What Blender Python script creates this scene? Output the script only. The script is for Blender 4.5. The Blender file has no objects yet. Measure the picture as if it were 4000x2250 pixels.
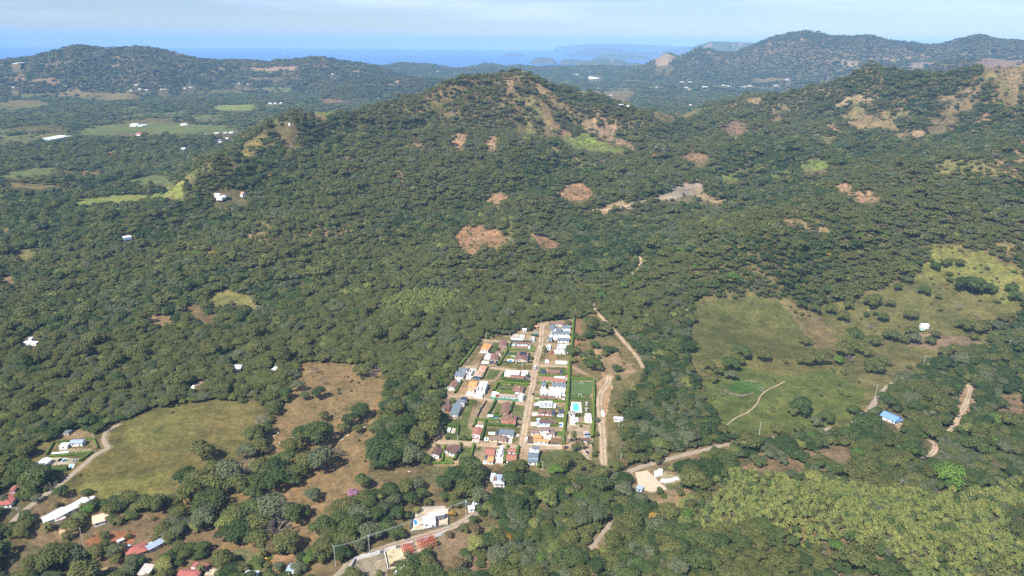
import bpy, bmesh, math, random
import numpy as np
from mathutils import Vector, Matrix
random.seed(7); RNG = np.random.default_rng(11)
scene = bpy.context.scene
COL = scene.collection
rad = math.radians

# ---------------------------------------------------------------- camera model
F = 2667.0; H = 330.0; PITCH = rad(19.76); ROLL = rad(0.5)
_cp, _sp = math.cos(PITCH), math.sin(PITCH)
FW = np.array([0, _cp, -_sp]); _up0 = np.array([0, _sp, _cp]); _rt0 = np.array([1.0, 0, 0])
RT = _rt0 * math.cos(ROLL) + _up0 * math.sin(ROLL); UP = _up0 * math.cos(ROLL) - _rt0 * math.sin(ROLL)
cam = bpy.data.cameras.new('camera'); camo = bpy.data.objects.new('camera', cam); COL.objects.link(camo)
M = Matrix.Identity(4)
for i in range(3):
    M[i][0] = RT[i]; M[i][1] = UP[i]; M[i][2] = -FW[i]
M[2][3] = H
camo.matrix_world = M
cam.sensor_width = 36.0; cam.lens = 36.0 * F / 4000.0
cam.clip_start = 1.0; cam.clip_end = 120000.0
scene.camera = camo

def rays(px, py):
    px = np.asarray(px, float); py = np.asarray(py, float)
    d = FW[None] * F + RT[None] * (px[:, None] - 2000) - UP[None] * (py[:, None] - 1125)
    return d
def proj(x, y, z):
    q = np.stack([x, y, z - H], -1); w = q @ FW
    return 2000 + F * (q @ RT) / w, 1125 - F * (q @ UP) / w, w
def V(*pts):      # coordinates read in a 2576 px wide view
    return [(x * 1.55280, y * 1.55280) for x, y in pts]
def crop(ox, oy, s):
    return lambda *pts: [(ox + x / s, oy + y / s) for x, y in pts]
cA = crop(1680, 1230, 3.6229); cB = crop(1680, 1530, 3.6229)
C1 = crop(1900, 1250, 6.3); C2 = crop(1700, 1400, 6.3); C3 = crop(2000, 1450, 6.3)
C4 = crop(1680, 1580, 6.3); C5 = crop(2040, 1600, 6.3)
cD = crop(0, 1450, 2.634); cE = crop(0, 1850, 3.22); cF = crop(600, 1850, 3.22)
cG = crop(1200, 1750, 2.8975); cH = crop(2100, 1700, 2.635); cI = crop(2800, 1300, 1.525)
cJ = crop(2600, 700, 1.811); T1 = crop(0, 0, 1.8114); T2 = crop(1300, 0, 1.8114); T3 = crop(2600, 0, 1.8114)
L1 = crop(0, 700, 1.8114); L2 = crop(1300, 700, 1.8114)

# ---------------------------------------------------------------- noise
_perm = RNG.permutation(65536).astype(np.int64)
def _h(ix, iy, s):
    return _perm[(_perm[(ix * 73 + s * 1013) & 65535] + iy * 31) & 65535] / 65535.0
def vnoise(x, y, s=0):
    ix = np.floor(x).astype(np.int64); iy = np.floor(y).astype(np.int64)
    fx = x - ix; fy = y - iy
    fx = fx * fx * fx * (fx * (fx * 6 - 15) + 10); fy = fy * fy * fy * (fy * (fy * 6 - 15) + 10)
    a = _h(ix, iy, s); b = _h(ix + 1, iy, s); c = _h(ix, iy + 1, s); d = _h(ix + 1, iy + 1, s)
    return ((a * (1 - fx) + b * fx) * (1 - fy) + (c * (1 - fx) + d * fx) * fy) * 2 - 1
def fbm(x, y, scale, octs=4, s=0, ridged=False):
    t = 0; a = 1.0; n = 0
    for o in range(octs):
        k = 2.03 ** o / scale
        v = vnoise(x * k + 17.3 * o, y * k - 9.1 * o, s + o)
        if ridged: v = 1 - 2 * np.abs(v)
        t = t + a * v; n += a; a *= 0.5
    return t / n
def sstep(a, b, x):
    t = np.clip((x - a) / (b - a), 0, 1); return t * t * (3 - 2 * t)

# ---------------------------------------------------------------- terrain function
# hill control points: pixel on the photo and the distance it stands at
CP = []
def cp(lst): CP.extend(lst)
cp([(2003,293,2100),(1894,311,2080),(1769,334,2060),(1642,381,2030),(1500,415,1980),(1300,439,1900),(1215,469,1840),(1060,500,1750),
    (878,627,1500),(2060,300,2110),(2128,331,2130),(2200,362,2170),(2294,392,2230),(2404,414,2300),(2515,442,2380),(2600,467,2450),
    (2750,440,2560),(2865,414,2650),(2942,381,2720),(3069,370,2740),(3152,364,2740),(3290,331,2660),(3373,301,2620),(3428,282,2600),(3505,276,2590),
    (3594,287,2600),(3760,276,2580),(3925,260,2560),(4100,262,2560),(4500,280,2500),
    (2000,450,1880),(1850,500,1820),(1700,600,1640),(2100,560,1700),(2230,500,1930),(2350,520,1950),(1450,560,1680),(1300,600,1640),(1200,750,1350),(1100,850,1190),
    (1000,700,1450),(2000,700,1370),(1960,860,1130),(1900,930,1050),(1890,1020,965),(2240,750,1350),(2250,700,1440),(2680,760,1370),(2720,705,1480),
    (2700,640,1600),(2500,850,1270),(1600,800,1320),(1500,1000,1050),(2290,560,1830),(2700,560,1850),(3000,500,2120),(3300,430,2330),(3600,400,2330),(3900,430,2180),
    (3000,620,1720),(3350,620,1720),(3800,620,1600),(3800,760,1340),(3350,760,1330),(3400,900,1120),(3000,980,960),(2700,900,1170),
    (2500,650,1620),(1700,950,1100),(1400,900,1140),(2150,900,1150),(2150,1020,985)])
_z = rays([c[0] for c in CP], [c[1] for c in CP]); _hd = np.hypot(_z[:, 0], _z[:, 1])
cpz = H + np.array([c[2] for c in CP]) * _z[:, 2] / _hd
cpa = np.arctan2(_z[:, 0], _z[:, 1]); cpd = np.array([float(c[2]) for c in CP])
_x = []
for az in (-1.3, -1.0, -.75, -.55, -.4, -.25, -.1, .05, .2, .35, .5, .7, 1.0, 1.3):
    for d in (40, 120, 250, 420, 600, 760): _x.append((az, d, 0.0 if d > 300 else 6.0))
    _x.append((az, 3400, 0)); _x.append((az, 4200, 0)); _x.append((az, 5600, 0))
for az in (-1.3, -1.0, -.8, -.66, -.55, -.46):
    for d in (950, 1250, 1600, 2000, 2600): _x.append((az, d, 4.0))
_x += [(-.36, 2300, 0), (-.36, 2700, 0), (-.28, 2600, 0), (-.15, 2700, 5), (0, 2800, 5), (.12, 2900, 5), (.22, 3000, 10), (-.34, 950, 5), (-.3, 800, 0),
       (.27, 880, 3), (.35, 900, 5), (.45, 960, 8), (.55, 1000, 14), (.65, 1050, 16), (.9, 1200, 30), (1.2, 1300, 40), (-.05, 900, 6), (.1, 900, 6),
       (.5, 470, 22), (.42, 430, 18), (.6, 430, 26), (.5, 560, 10), (.62, 600, 12), (.38, 520, 8), (.3, 400, 10), (.62, 720, 6), (-.5, 330, 8), (-.2, 300, 8)]
_x = np.array(_x)
ca = np.concatenate([cpa, _x[:, 0]]); cd = np.log(np.concatenate([cpd, _x[:, 1]])); cz = np.concatenate([cpz, _x[:, 2]])
def _phi(r2): return np.sqrt(r2 + 0.0009)
PEAK = (-5.0, 2075.0)
def relief(x, y, b):
    e = np.minimum(3.0 * np.clip(b - 6, 0, 400) ** .70, 105)
    r = np.hypot(x - PEAK[0], y - PEAK[1]); th = np.arctan2(x - PEAK[0], PEAK[1] - y); damp = 1 - .75 * np.exp(-(r / 260) ** 2)
    spur = np.abs(np.sin(3.5 * th + .9 * vnoise(r / 170, th * 1.3, 19))) ; spur = (spur - .55) * 46 * sstep(40, 260, r) * (1 - sstep(650, 1050, r))
    return damp * e * (.52 * fbm(x, y, 430, 4, 3, True) + .20 * fbm(x, y, 150, 3, 211, True) - .20) + np.clip(e, 0, 60) * .06 * fbm(x, y, 60, 3, 21) + spur
_cx = np.exp(cd) * np.sin(ca); _cy = np.exp(cd) * np.cos(ca); _t = cz.copy()
for _i in range(12): _t = .5 * _t + .5 * (cz - relief(_cx, _cy, _t))
cz = np.where(cz > 8, _t, cz)
_A = _phi((ca[:, None] - ca[None]) ** 2 + (cd[:, None] - cd[None]) ** 2)
_w = np.linalg.solve(_A + np.eye(len(ca)) * 1e-6, cz)
def rbf(az, ld):
    out = np.empty_like(az)
    for i in range(0, len(az), 20000):
        j = slice(i, i + 20000)
        out[j] = _phi((az[j, None] - ca[None]) ** 2 + (ld[j, None] - cd[None]) ** 2) @ _w
    return out
def sil(pts):
    r = rays([p[0] for p in pts], [p[1] for p in pts]); return np.arctan2(r[:, 0], r[:, 1]), r[:, 2] / np.hypot(r[:, 0], r[:, 1])
# far ranges: skyline traced as azimuth and elevation, each set at its own distance and depth
STRIPS = []
def strip(pts, d0, wf, wb, base=-5.0, rough=.5, warp=.07):
    a, e = sil(pts); STRIPS.append((a, e, d0, wf, wb, base, rough, warp))
strip([(-900,250),(-300,240),(0,237),(110,226),(193,204),(293,176),(342,179),(414,190),(470,188),(524,182),(607,188),(663,202),(773,229),(856,235),(966,235),(1049,243),(1077,236),(1132,235),
       (1215,225),(1259,222),(1298,235),(1400,245),(1480,262),(1600,300)], 6000, 1700, 1500, warp=.02)
strip([(1330,262),(1416,256),(1510,257),(1565,244),(1620,248),(1686,253),(1769,268),(1825,265),(1880,252),(1924,250),(1974,260),(2034,255),(2101,262),(2183,258),(2266,260),
       (2349,257),(2460,262),(2600,262),(2800,270)], 8400, 2200, 900, warp=.02)
strip([(2420,275),(2515,256),(2564,229),(2590,214),(2609,207),(2630,213),(2655,221),(2688,207),(2735,185),(2749,193),(2771,190),(2804,203),(2876,202),(2931,179),(2975,160),(3031,142),
       (3097,126),(3152,119),(3196,130),(3263,142),(3318,142),(3406,138),(3456,152),(3511,165),(3572,166),(3610,176),(3666,174),(3732,157),(3831,134),(3881,149),(3925,157),
       (3969,155),(4000,160),(4300,150),(5000,190)], 7400, 2700, 1500, warp=.02)
strip([(3540,330),(3650,250),(3760,235),(3860,225),(3960,235),(4100,225),(4500,250)], 5200, 1500, 900, warp=.02)
strip([(1250,330),(1400,318),(1600,300),(1720,312),(1850,330)], 4700, 900, 800, warp=.02)
strip([(2560,262),(2655,250),(2710,181),(2777,161),(2848,164),(2953,167),(3100,172),(3400,190)], 13500, 1200, 1500, base=-60, warp=.01)
strip([(2180,214),(2239,209),(2265,196),(2290,189),(2350,187),(2420,190),(2460,201),(2520,205),(2600,196),(2700,186),(2800,190)], 22500, 900, 1600, base=-60, warp=.01)
strip([(2055,246),(2085,231),(2112,224),(2135,223),(2165,231),(2190,246)], 13900, 300, 350, base=-60, warp=0)
strip([(2230,252),(2270,243),(2300,237),(2330,231),(2370,229),(2420,236),(2470,246),(2540,250)], 11900, 250, 500, base=-60, warp=0)
strip([(2170,240),(2200,230),(2260,233),(2330,238),(2380,240)], 13500, 200, 400, base=-60, warp=0)
strip([(1952,213),(1965,209),(2010,208),(2050,210),(2060,214)], 21000, 160, 260, base=-60, warp=0)
strip([(2300,222),(2340,213),(2400,208),(2470,212),(2560,224)], 17800, 250, 400, base=-60, warp=0)
strip([(1100,214),(1106,203),(1118,202),(1130,205),(1140,214)], 18000, 200, 300, base=-60, warp=0)
strip([(2145,262),(2155,250),(2165,262)], 10400, 60, 80, base=-60, warp=0)
strip([(2150,184),(2250,176),(2330,170),(2450,172),(2600,178),(2750,184)], 32000, 1500, 1500, base=-60, warp=0)
def coast(az): return 9700 + 0 * az + 350 * np.sin(az * 23) + 200 * np.sin(az * 61 + 1)
SEA = -40.0
VC = (8.0, 640.0, 105.0, 215.0)      # the flat ground of the estate
def hfun(x, y):
    x = np.asarray(x, float); y = np.asarray(y, float); sh = x.shape
    x = x.ravel(); y = y.ravel()
    d = np.hypot(x, y) + 1e-6; az = np.arctan2(x, y)
    near = d < 5600
    h = np.zeros_like(d)
    if near.any():
        b = rbf(az[near], np.log(d[near]))
        b = b * (1 - sstep(4200, 5500, d[near]))
        rr = np.hypot((x[near] - VC[0]) / VC[2], (y[near] - VC[1]) / VC[3])
        b = b * sstep(1.0, 1.8, rr)
        xn, yn = x[near], y[near]
        b = b + relief(xn, yn, b)
        und = fbm(xn, yn, 280, 3, 77) * 10 * sstep(-.1, -.3, np.arctan2(xn, yn)) + fbm(xn, yn, 260, 3, 77) * 5
        b = b + und * sstep(750, 1300, d[near]) * sstep(1.0, 1.8, rr)
        h[near] = b
    far = d > 2600
    if far.any():
        xf, yf, df, af = x[far], y[far], d[far], az[far]
        hf = h[far] + sstep(2600, 4200, df) * (fbm(xf, yf, 900, 5, 9) * 22 + fbm(xf, yf, 220, 3, 14) * 7 + 4)
        c = coast(af); hf = hf * (1 - sstep(c - 600, c, df)) - 62 * sstep(c - 300, c + 60, df)
        for a, e, d0, wf, wb, base, rough, warp in STRIPS:
            m = (af > a[0]) & (af < a[-1]) & (df > d0 - wf * 1.1) & (df < d0 + wb * 1.1)
            if not m.any(): continue
            am, dm, xm, ym = af[m], df[m], xf[m], yf[m]
            el = np.interp(am, a, e)
            dd = (dm - d0)
            t = np.where(dd < 0, -dd / wf, dd / wb); t = np.clip(t, 0, 1)
            sc = wf * .35 + 60
            rg = fbm(xm, ym, sc, 5, 41, True)
            prof = (1 - sstep(0, 1, t)) ** 1.15
            prof = np.clip(prof - rough * (0.5 - .5 * rg) * np.minimum(1, t * 4) * np.minimum(1, (1 - t) * 4), 0, 1)
            ed = np.minimum(sstep(0, .012, am - a[0]), sstep(0, .012, a[-1] - am)) if base < -50 else 1
            top = (H + d0 * el) - base
            zz = base + top * prof * ed
            hf[m] = np.maximum(hf[m], zz)
        h[far] = hf
    return h.reshape(sh)
_DS = np.geomspace(230, 11000, 500)
def P(pts, dz=0.0, arr=True):
    """where the rays through these pixels meet the ground (N x 3)"""
    r = rays([p[0] for p in pts], [p[1] for p in pts]); hd = np.hypot(r[:, 0], r[:, 1])
    ux, uy, uz = r[:, 0] / hd, r[:, 1] / hd, r[:, 2] / hd
    X = ux[:, None] * _DS; Y = uy[:, None] * _DS; Z = H + uz[:, None] * _DS
    g = Z - (hfun(X, Y) + dz)
    out = np.zeros((len(pts), 3))
    for i in range(len(pts)):
        k = np.where(g[i] < 0)[0]; k = k[0] if len(k) else len(_DS) - 1; k = max(k, 1)
        a, b = g[i, k - 1], g[i, k]; t = a / (a - b) if a != b else 0
        dist = _DS[k - 1] + (_DS[k] - _DS[k - 1]) * min(max(t, 0), 1)
        out[i] = (ux[i] * dist, uy[i] * dist, 0)
    out[:, 2] = hfun(out[:, 0], out[:, 1])
    return out
def Pz(p, z):
    r = rays([p[0]], [p[1]])[0]; t = (z - H) / r[2]; return np.array([r[0] * t, r[1] * t, z])
def gz(x, y): return float(hfun(np.array([x]), np.array([y]))[0])

# ---------------------------------------------------------------- material helpers
def new_mat(name):
    m = bpy.data.materials.new(name); m.use_nodes = True
    nt = m.node_tree; b = nt.nodes['Principled BSDF']; b.inputs['Specular IOR Level'].default_value = 0.25
    return m, nt, b
def ramp(nt, stops):
    r = nt.nodes.new('ShaderNodeValToRGB'); e = r.color_ramp.elements
    while len(e) < len(stops): e.new(.5)
    for i, (p, c) in enumerate(stops): e[i].position = p; e[i].color = (*c, 1)
    return r
def noise(nt, scale, detail=4, coord=None, rough=.6):
    n = nt.nodes.new('ShaderNodeTexNoise'); n.inputs['Scale'].default_value = scale; n.inputs['Detail'].default_value = detail
    n.inputs['Roughness'].default_value = rough
    if coord is not None: nt.links.new(coord, n.inputs['Vector'])
    return n
def geo_pos(nt): return nt.nodes.new('ShaderNodeNewGeometry').outputs['Position']
def obj_co(nt): return nt.nodes.new('ShaderNodeTexCoord').outputs['Object']
def mix(nt, f, a, b, mode='MIX'):
    n = nt.nodes.new('ShaderNodeMix'); n.data_type = 'RGBA'; n.blend_type = mode
    for s, v in ((0, f), (6, a), (7, b)):
        if hasattr(v, 'links') or hasattr(v, 'is_linked'): nt.links.new(v, n.inputs[s])
        else: n.inputs[s].default_value = v if s == 0 else (*v, 1)
    return n.outputs[2]
_mats = {}
def mat(name, col, rough=.85, var=.18, scale=1.2, spec=.25, bump=0):
    """plain weathered surface: a base colour with fine and coarse mottling"""
    if name in _mats: return _mats[name]
    m, nt, b = new_mat(name)
    p = geo_pos(nt); n1 = noise(nt, scale, 5, p); n2 = noise(nt, scale * .13, 3, p)
    lo = tuple(max(0, c * (1 - var)) for c in col); hi = tuple(min(1, c * (1 + var)) for c in col)
    r1 = ramp(nt, [(.3, lo), (.7, hi)]); nt.links.new(n1.outputs[0], r1.inputs[0])
    r2 = ramp(nt, [(.35, (1 - var * .6,) * 3), (.65, (1, 1, 1))]); nt.links.new(n2.outputs[0], r2.inputs[0])
    nt.links.new(mix(nt, 1.0, r1.outputs[0], r2.outputs[0], 'MULTIPLY'), b.inputs['Base Color'])
    b.inputs['Roughness'].default_value = rough; b.inputs['Specular IOR Level'].default_value = spec
    _mats[name] = m; return m
def tile_mat(name, a, c, rough=.85):
    """clay roof: patches of old and newer tile, courses as fine stripes"""
    if name in _mats: return _mats[name]
    m, nt, b = new_mat(name); p = geo_pos(nt)
    n1 = noise(nt, 1.6, 6, p, .75); r1 = ramp(nt, [(.36, a), (.64, c)]); nt.links.new(n1.outputs[0], r1.inputs[0])
    w = nt.nodes.new('ShaderNodeTexWave'); w.inputs['Scale'].default_value = 1.3; w.inputs['Distortion'].default_value = 1.5; nt.links.new(p, w.inputs['Vector'])
    rw = ramp(nt, [(0, (.72, .72, .72)), (1, (1.1, 1.1, 1.1))]); nt.links.new(w.outputs['Fac'], rw.inputs[0])
    nt.links.new(mix(nt, 1.0, r1.outputs[0], rw.outputs[0], 'MULTIPLY'), b.inputs['Base Color'])
    b.inputs['Roughness'].default_value = rough; _mats[name] = m; return m
def pool_mat(name, col):
    if name in _mats: return _mats[name]
    m, nt, b = new_mat(name); p = geo_pos(nt); n1 = noise(nt, 1.2, 3, p)
    r1 = ramp(nt, [(.3, tuple(v * .8 for v in col)), (.7, tuple(min(1, v * 1.15) for v in col))]); nt.links.new(n1.outputs[0], r1.inputs[0])
    nt.links.new(r1.outputs[0], b.inputs['Base Color']); b.inputs['Roughness'].default_value = .08; b.inputs['IOR'].default_value = 1.33
    _mats[name] = m; return m

def mesh_obj(name, verts, faces, m=None, parent=None, link=True):
    me = bpy.data.meshes.new(name); me.from_pydata([tuple(map(float, v)) for v in verts], [], faces); me.update()
    o = bpy.data.objects.new(name, me)
    if m: me.materials.append(m)
    if link: COL.objects.link(o)
    if parent: o.parent = parent
    return o
def fast_mesh(name, verts, faces):
    """verts Nx3, faces Mx4 (or Mx3) numpy"""
    me = bpy.data.meshes.new(name); k = faces.shape[1]
    me.vertices.add(len(verts)); me.vertices.foreach_set('co', verts.astype(np.float32).ravel())
    me.loops.add(faces.size); me.loops.foreach_set('vertex_index', faces.astype(np.int32).ravel())
    me.polygons.add(len(faces)); me.polygons.foreach_set('loop_start', np.arange(0, faces.size, k, dtype=np.int32))
    me.update(calc_edges=True); return me
def empty(name, loc, rz=0):
    o = bpy.data.objects.new(name, None); COL.objects.link(o); o.location = [float(v) for v in loc]; o.rotation_euler = (0, 0, rz); o.empty_display_size = 1
    return o
def tag(o, label, cat, group=None):
    o['label'] = label; o['category'] = cat
    if group: o['group'] = group
    return o
# ---------------------------------------------------------------- land cover
COVER = []   # (polygon in world xy, colour, open?, wobble m)
def cover(pts, col, op=True, wob=4.0, soft=0):
    COVER.append((P(pts)[:, :2], tuple(v * .90 for v in col), op, wob))
TAN = (.215, .148, .076); OLIVE = (.115, .102, .040); GREEN = (.125, .145, .050); LIME = (.190, .215, .060); DRYG = (.165, .130, .062)
RED = (.30, .150, .075); SAND = (.47, .335, .205); WHITE = (.66, .56, .47); BROWN = (.165, .105, .062); TURF = (.105, .125, .048)
# far fields
for q, c in [
    (V((165,522),(200,497),(330,490),(400,486),(470,484),(474,498),(440,509),(300,517)), LIME), (V((0,438),(60,425),(130,420),(160,432),(100,445),(0,452)), GREEN),
    (V((0,462),(60,460),(190,470),(150,478),(0,474)), DRYG), (V((310,452),(400,438),(490,438),(480,455),(400,462),(340,468)), GREEN), (V((140,430),(230,430),(300,440),(200,442)), DRYG),
    (V((180,330),(240,316),(330,306),(480,312),(590,318),(600,330),(520,337),(400,338),(300,341),(210,340)), GREEN), (V((270,305),(400,296),(470,300),(430,308),(320,312)), OLIVE),
    (V((470,288),(560,289),(540,300),(490,298)), GREEN), (V((535,264),(645,263),(640,276),(600,279),(540,275)), LIME), (V((660,262),(712,260),(705,268),(665,268)), GREEN),
    (V((620,306),(705,301),(722,316),(690,322),(640,320)), GREEN), (V((750,278),(845,284),(830,292),(770,290)), GREEN), (V((120,232),(200,222),(330,233),(372,250),(300,253),(200,245)), DRYG),
    (V((40,318),(150,313),(172,328),(50,331)), OLIVE), (V((0,255),(90,248),(130,262),(60,268),(0,266)), DRYG), (V((790,253),(870,250),(900,258),(820,262)), BROWN),
    (V((285,340),(350,336),(420,338),(400,343),(300,344)), BROWN), (V((455,228),(560,226),(600,232),(520,236),(450,234)), OLIVE),
    (V((1450,228),(1590,226),(1600,232),(1460,234)), DRYG), (V((1880,201),(1990,199),(2000,206),(1900,207)), DRYG), (V((1640,283),(1740,273),(1760,283),(1700,296),(1640,294)), DRYG),
    (V((1505,205),(1620,202),(1640,208),(1520,210)), OLIVE), (V((1060,260),(1130,256),(1150,266),(1080,270)), OLIVE)]:
    cover(q, c, True, 10)
# hill side patches
for q, c in [
    (V((565,404),(600,380),(640,355),(680,333),(692,345),(640,378),(590,400)), (.20,.155,.06)),
    (V((1320,200),(1345,203),(1395,235),(1420,250),(1395,248),(1340,218)), (.26,.18,.10)),
    (V((1135,352),(1165,322),(1172,345),(1160,382),(1142,374)), (.30,.19,.12)), (V((1222,345),(1248,333),(1252,368),(1226,382)), (.30,.20,.13)),
    (V((1355,258),(1385,262),(1400,320),(1385,335),(1368,300)), (.25,.17,.09)), (V((1290,320),(1330,305),(1345,340),(1300,345)), (.17,.145,.06)), (V((1395,300),(1430,330),(1440,355),(1410,345)), (.22,.15,.09)),
    (V((1455,318),(1510,300),(1545,325),(1600,368),(1590,378),(1540,355),(1490,335)), (.27,.185,.12)), (V((1415,350),(1470,334),(1500,345),(1590,388),(1530,385),(1440,372)), (.15,.17,.05)),
    (V((1455,355),(1490,342),(1510,356),(1480,364)), (.19,.24,.05)),
    (V((1140,592),(1165,572),(1215,565),(1245,578),(1268,605),(1262,625),(1230,618),(1195,632),(1155,625)), (.29,.165,.095)),
    (V((1398,490),(1430,462),(1470,460),(1495,486),(1480,503),(1430,503)), (.27,.165,.095)), (V((1230,500),(1262,485),(1275,500),(1255,528),(1235,520)), (.26,.165,.1)),
    (V((1340,590),(1380,598),(1420,622),(1400,632),(1350,612)), (.24,.15,.09)),
    (V((1652,496),(1680,482),(1700,470),(1752,452),(1772,466),(1764,486),(1742,500),(1712,500),(1690,508)), (.27,.215,.18)),
    (V((1740,480),(1775,482),(1830,505),(1800,512),(1750,498)), (.30,.2,.12)), (V((1482,530),(1530,520),(1585,508),(1590,518),(1540,530),(1495,536)), (.32,.22,.14)),
    (V((2097,462),(2130,460),(2170,476),(2216,490),(2212,506),(2150,502),(2112,486)), (.31,.19,.12)), (V((2095,268),(2125,248),(2165,240),(2200,256),(2165,262),(2130,272)), (.27,.2,.12)),
    (V((2000,412),(2050,400),(2088,404),(2082,420),(2020,432)), (.14,.18,.05)), (V((1850,428),(1900,425),(1950,412),(1945,428),(1880,442)), (.13,.16,.05)), (V((1800,440),(1850,432),(1870,452),(1830,462)), (.13,.155,.045)),
    (V((1810,320),(1850,300),(1870,310),(1880,345),(1840,345)), (.19,.13,.09)), (V((1930,280),(1965,262),(1978,285),(1950,292)), (.17,.14,.08)), (V((2130,292),(2165,286),(2250,320),(2300,330),(2240,334),(2160,322)), (.21,.155,.08)),
    (V((2250,338),(2280,326),(2340,345),(2300,352)), (.28,.19,.12)), (V((2330,300),(2400,290),(2410,300),(2350,318)), (.19,.15,.08)), (V((2500,180),(2576,172),(2576,215),(2545,222),(2520,195)), (.24,.17,.1)),
    (V((2370,245),(2410,225),(2425,265),(2390,270)), (.20,.155,.09)), (V((2420,215),(2450,205),(2470,240),(2440,250)), (.23,.165,.1)), (V((1880,252),(1925,245),(1900,262)), (.26,.18,.11)),
    (V((2030,345),(2060,335),(2120,350),(2070,358)), (.16,.15,.06)), (V((1700,395),(1740,380),(1790,400),(1750,412)), (.20,.14,.085)), (V((515,745),(560,730),(600,745),(668,766),(664,778),(600,766),(540,770)), (.17,.16,.06)),
    (V((460,775),(500,770),(545,800),(530,815),(480,800)), (.17,.12,.07)), (V((620,170),(690,168),(750,165),(745,178),(690,180),(640,176)), (.30,.21,.13)), (V((1640,152),(1680,135),(1705,145),(1680,165),(1650,165)), (.30,.22,.15)),
    (V((2120,160),(2160,148),(2170,162),(2130,168)), (.28,.2,.14)), (V((2290,172),(2320,145),(2350,158),(2310,178)), (.22,.17,.12)), (V((480,130),(520,122),(530,140),(490,142)), (.25,.16,.11)),
    (V((2440,165),(2576,150),(2576,175),(2480,178)), (.2,.14,.1)), (V((2488,612),(2576,610),(2576,630),(2510,632)), (.19,.15,.07)),
    (V((0,690),(40,700),(55,720),(0,722)), (.25,.16,.1)), (V((30,640),(80,620),(90,650),(40,665)), (.16,.15,.06)),
    (V((360,792),(430,790),(440,815),(370,820)), (.2,.14,.08)), (V((1758,538),(1785,540),(1780,546),(1760,546)), (.4,.3,.2))]:
    cover(q, c, True, 7)
# near fields
cover(V((240,1090),(268,1100),(330,1052),(430,1018),(530,1008),(660,1010),(672,1050),(640,1110),(600,1160),(560,1185),(440,1215),(440,1240),(380,1262),(300,1258),(250,1255),(165,1240),(155,1215),(215,1165),(272,1125)), (.130,.112,.042))
cover(V((530,1012),(655,1012),(662,1050),(610,1110),(500,1110),(510,1060)), (.150,.128,.050), True, 8)
cover(V((330,1060),(430,1022),(500,1030),(480,1090),(380,1130),(300,1120)), (.150,.135,.048), True, 10)
cover(V((170,1240),(250,1210),(400,1200),(430,1235),(330,1262)), (.160,.148,.050), True, 10)
cover(V((60,1160),(100,1120),(160,1085),(200,1080),(262,1095),(272,1125),(215,1165),(150,1215),(140,1190),(80,1180)), (.145,.120,.055))
cover(V((762,915),(830,908),(900,920),(975,935),(965,980),(950,1060),(930,1140),(935,1190),(905,1240),(880,1300),(810,1345),(770,1380),(700,1400),(620,1410),(560,1380),(540,1300),(600,1240),(700,1230),(745,1190),(700,1150),(660,1140),(690,1060),(720,1000),(745,950)), TAN)
cover(V((445,1215),(560,1190),(640,1150),(760,1180),(740,1240),(600,1260),(450,1270)), (.19,.14,.07), True, 6)
cover(V((925,1190),(1060,1180),(1100,1160),(1230,1168),(1240,1200),(1225,1250),(1130,1245),(1060,1250),(960,1260),(900,1250)), (.150,.118,.062))
cover(V((1065,1180),(1190,1175),(1180,1205),(1100,1212),(1060,1208)), (.120,.118,.055), True, 2)
cover(V((40,1330),(100,1262),(165,1240),(260,1258),(430,1270),(560,1290),(560,1380),(500,1449),(250,1449),(180,1400),(100,1380)), (.165,.118,.068))
cover(V((205,1372),(240,1345),(310,1335),(345,1345),(330,1370),(260,1385)), (.27,.115,.06), True, 3)
cover(V((560,1390),(620,1380),(660,1400),(630,1449),(545,1449)), (.15,.145,.075), True, 2)
cover(V((590,1449),(640,1400),(690,1395),(680,1415),(640,1449)), (.085,.115,.035), True, 1)
cover(V((640,1449),(690,1400),(740,1395),(760,1449)), (.27,.17,.1), True, 2)
cover(V((900,1250),(1060,1250),(1130,1250),(1230,1255),(1230,1300),(1130,1330),(1000,1355),(860,1400),(840,1449),(700,1449),(800,1380),(870,1330)), (.165,.125,.065))
cover(V((1080,1380),(1130,1340),(1230,1320),(1260,1350),(1240,1400),(1180,1420),(1120,1430),(1060,1449),(1090,1400)), (.215,.150,.095))
cover(V((1200,1330),(1260,1320),(1290,1370),(1250,1430),(1180,1449),(1180,1410)), (.19,.125,.08), True, 5)
# right hand meadows
cover(V((1730,850),(1740,790),(1757,752),(1880,746),(1970,754),(2050,770),(2120,755),(2200,732),(2290,705),(2325,670),(2345,618),(2400,616),(2480,638),(2576,676),(2576,790),(2505,800),(2480,865),(2400,885),(2330,905),(2300,925),
        (2220,985),(2160,1050),(2070,1075),(1990,1092),(1840,1106),(1805,1060),(1765,1010),(1762,950),(1735,905)), (.128,.118,.046))
cover(V((1745,760),(1880,750),(1962,758),(2000,800),(2068,888),(2000,905),(1900,900),(1800,912),(1738,905)), (.098,.100,.036), True, 1.5)
cover(V((1962,758),(2060,776),(2100,850),(2140,900),(2068,888),(2000,800)), (.160,.125,.062), True, 2)
cover(V((2345,618),(2480,640),(2576,690),(2576,760),(2480,740),(2380,700),(2320,690)), (.155,.155,.048), True, 10)
cover(V((1765,960),(1850,915),(1960,945),(2080,930),(2180,980),(2140,1050),(1990,1088),(1845,1100),(1790,1040)), (.098,.115,.036), True, 3)
cover(V((2190,925),(2300,905),(2300,930),(2220,980),(2160,960)), (.150,.130,.058), True, 2)
cover(V((1820,975),(1850,960),(1900,958),(1925,975),(1915,992),(1860,990)), (.060,.110,.030), True, 1.5)
cover(V((2280,870),(2300,840),(2360,838),(2440,850),(2470,865),(2380,885)), (.19,.135,.09), True, 4)
cover(V((2576,690),(2480,660),(2420,700),(2500,730),(2576,740)), (.15,.155,.052), True, 12)
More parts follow.
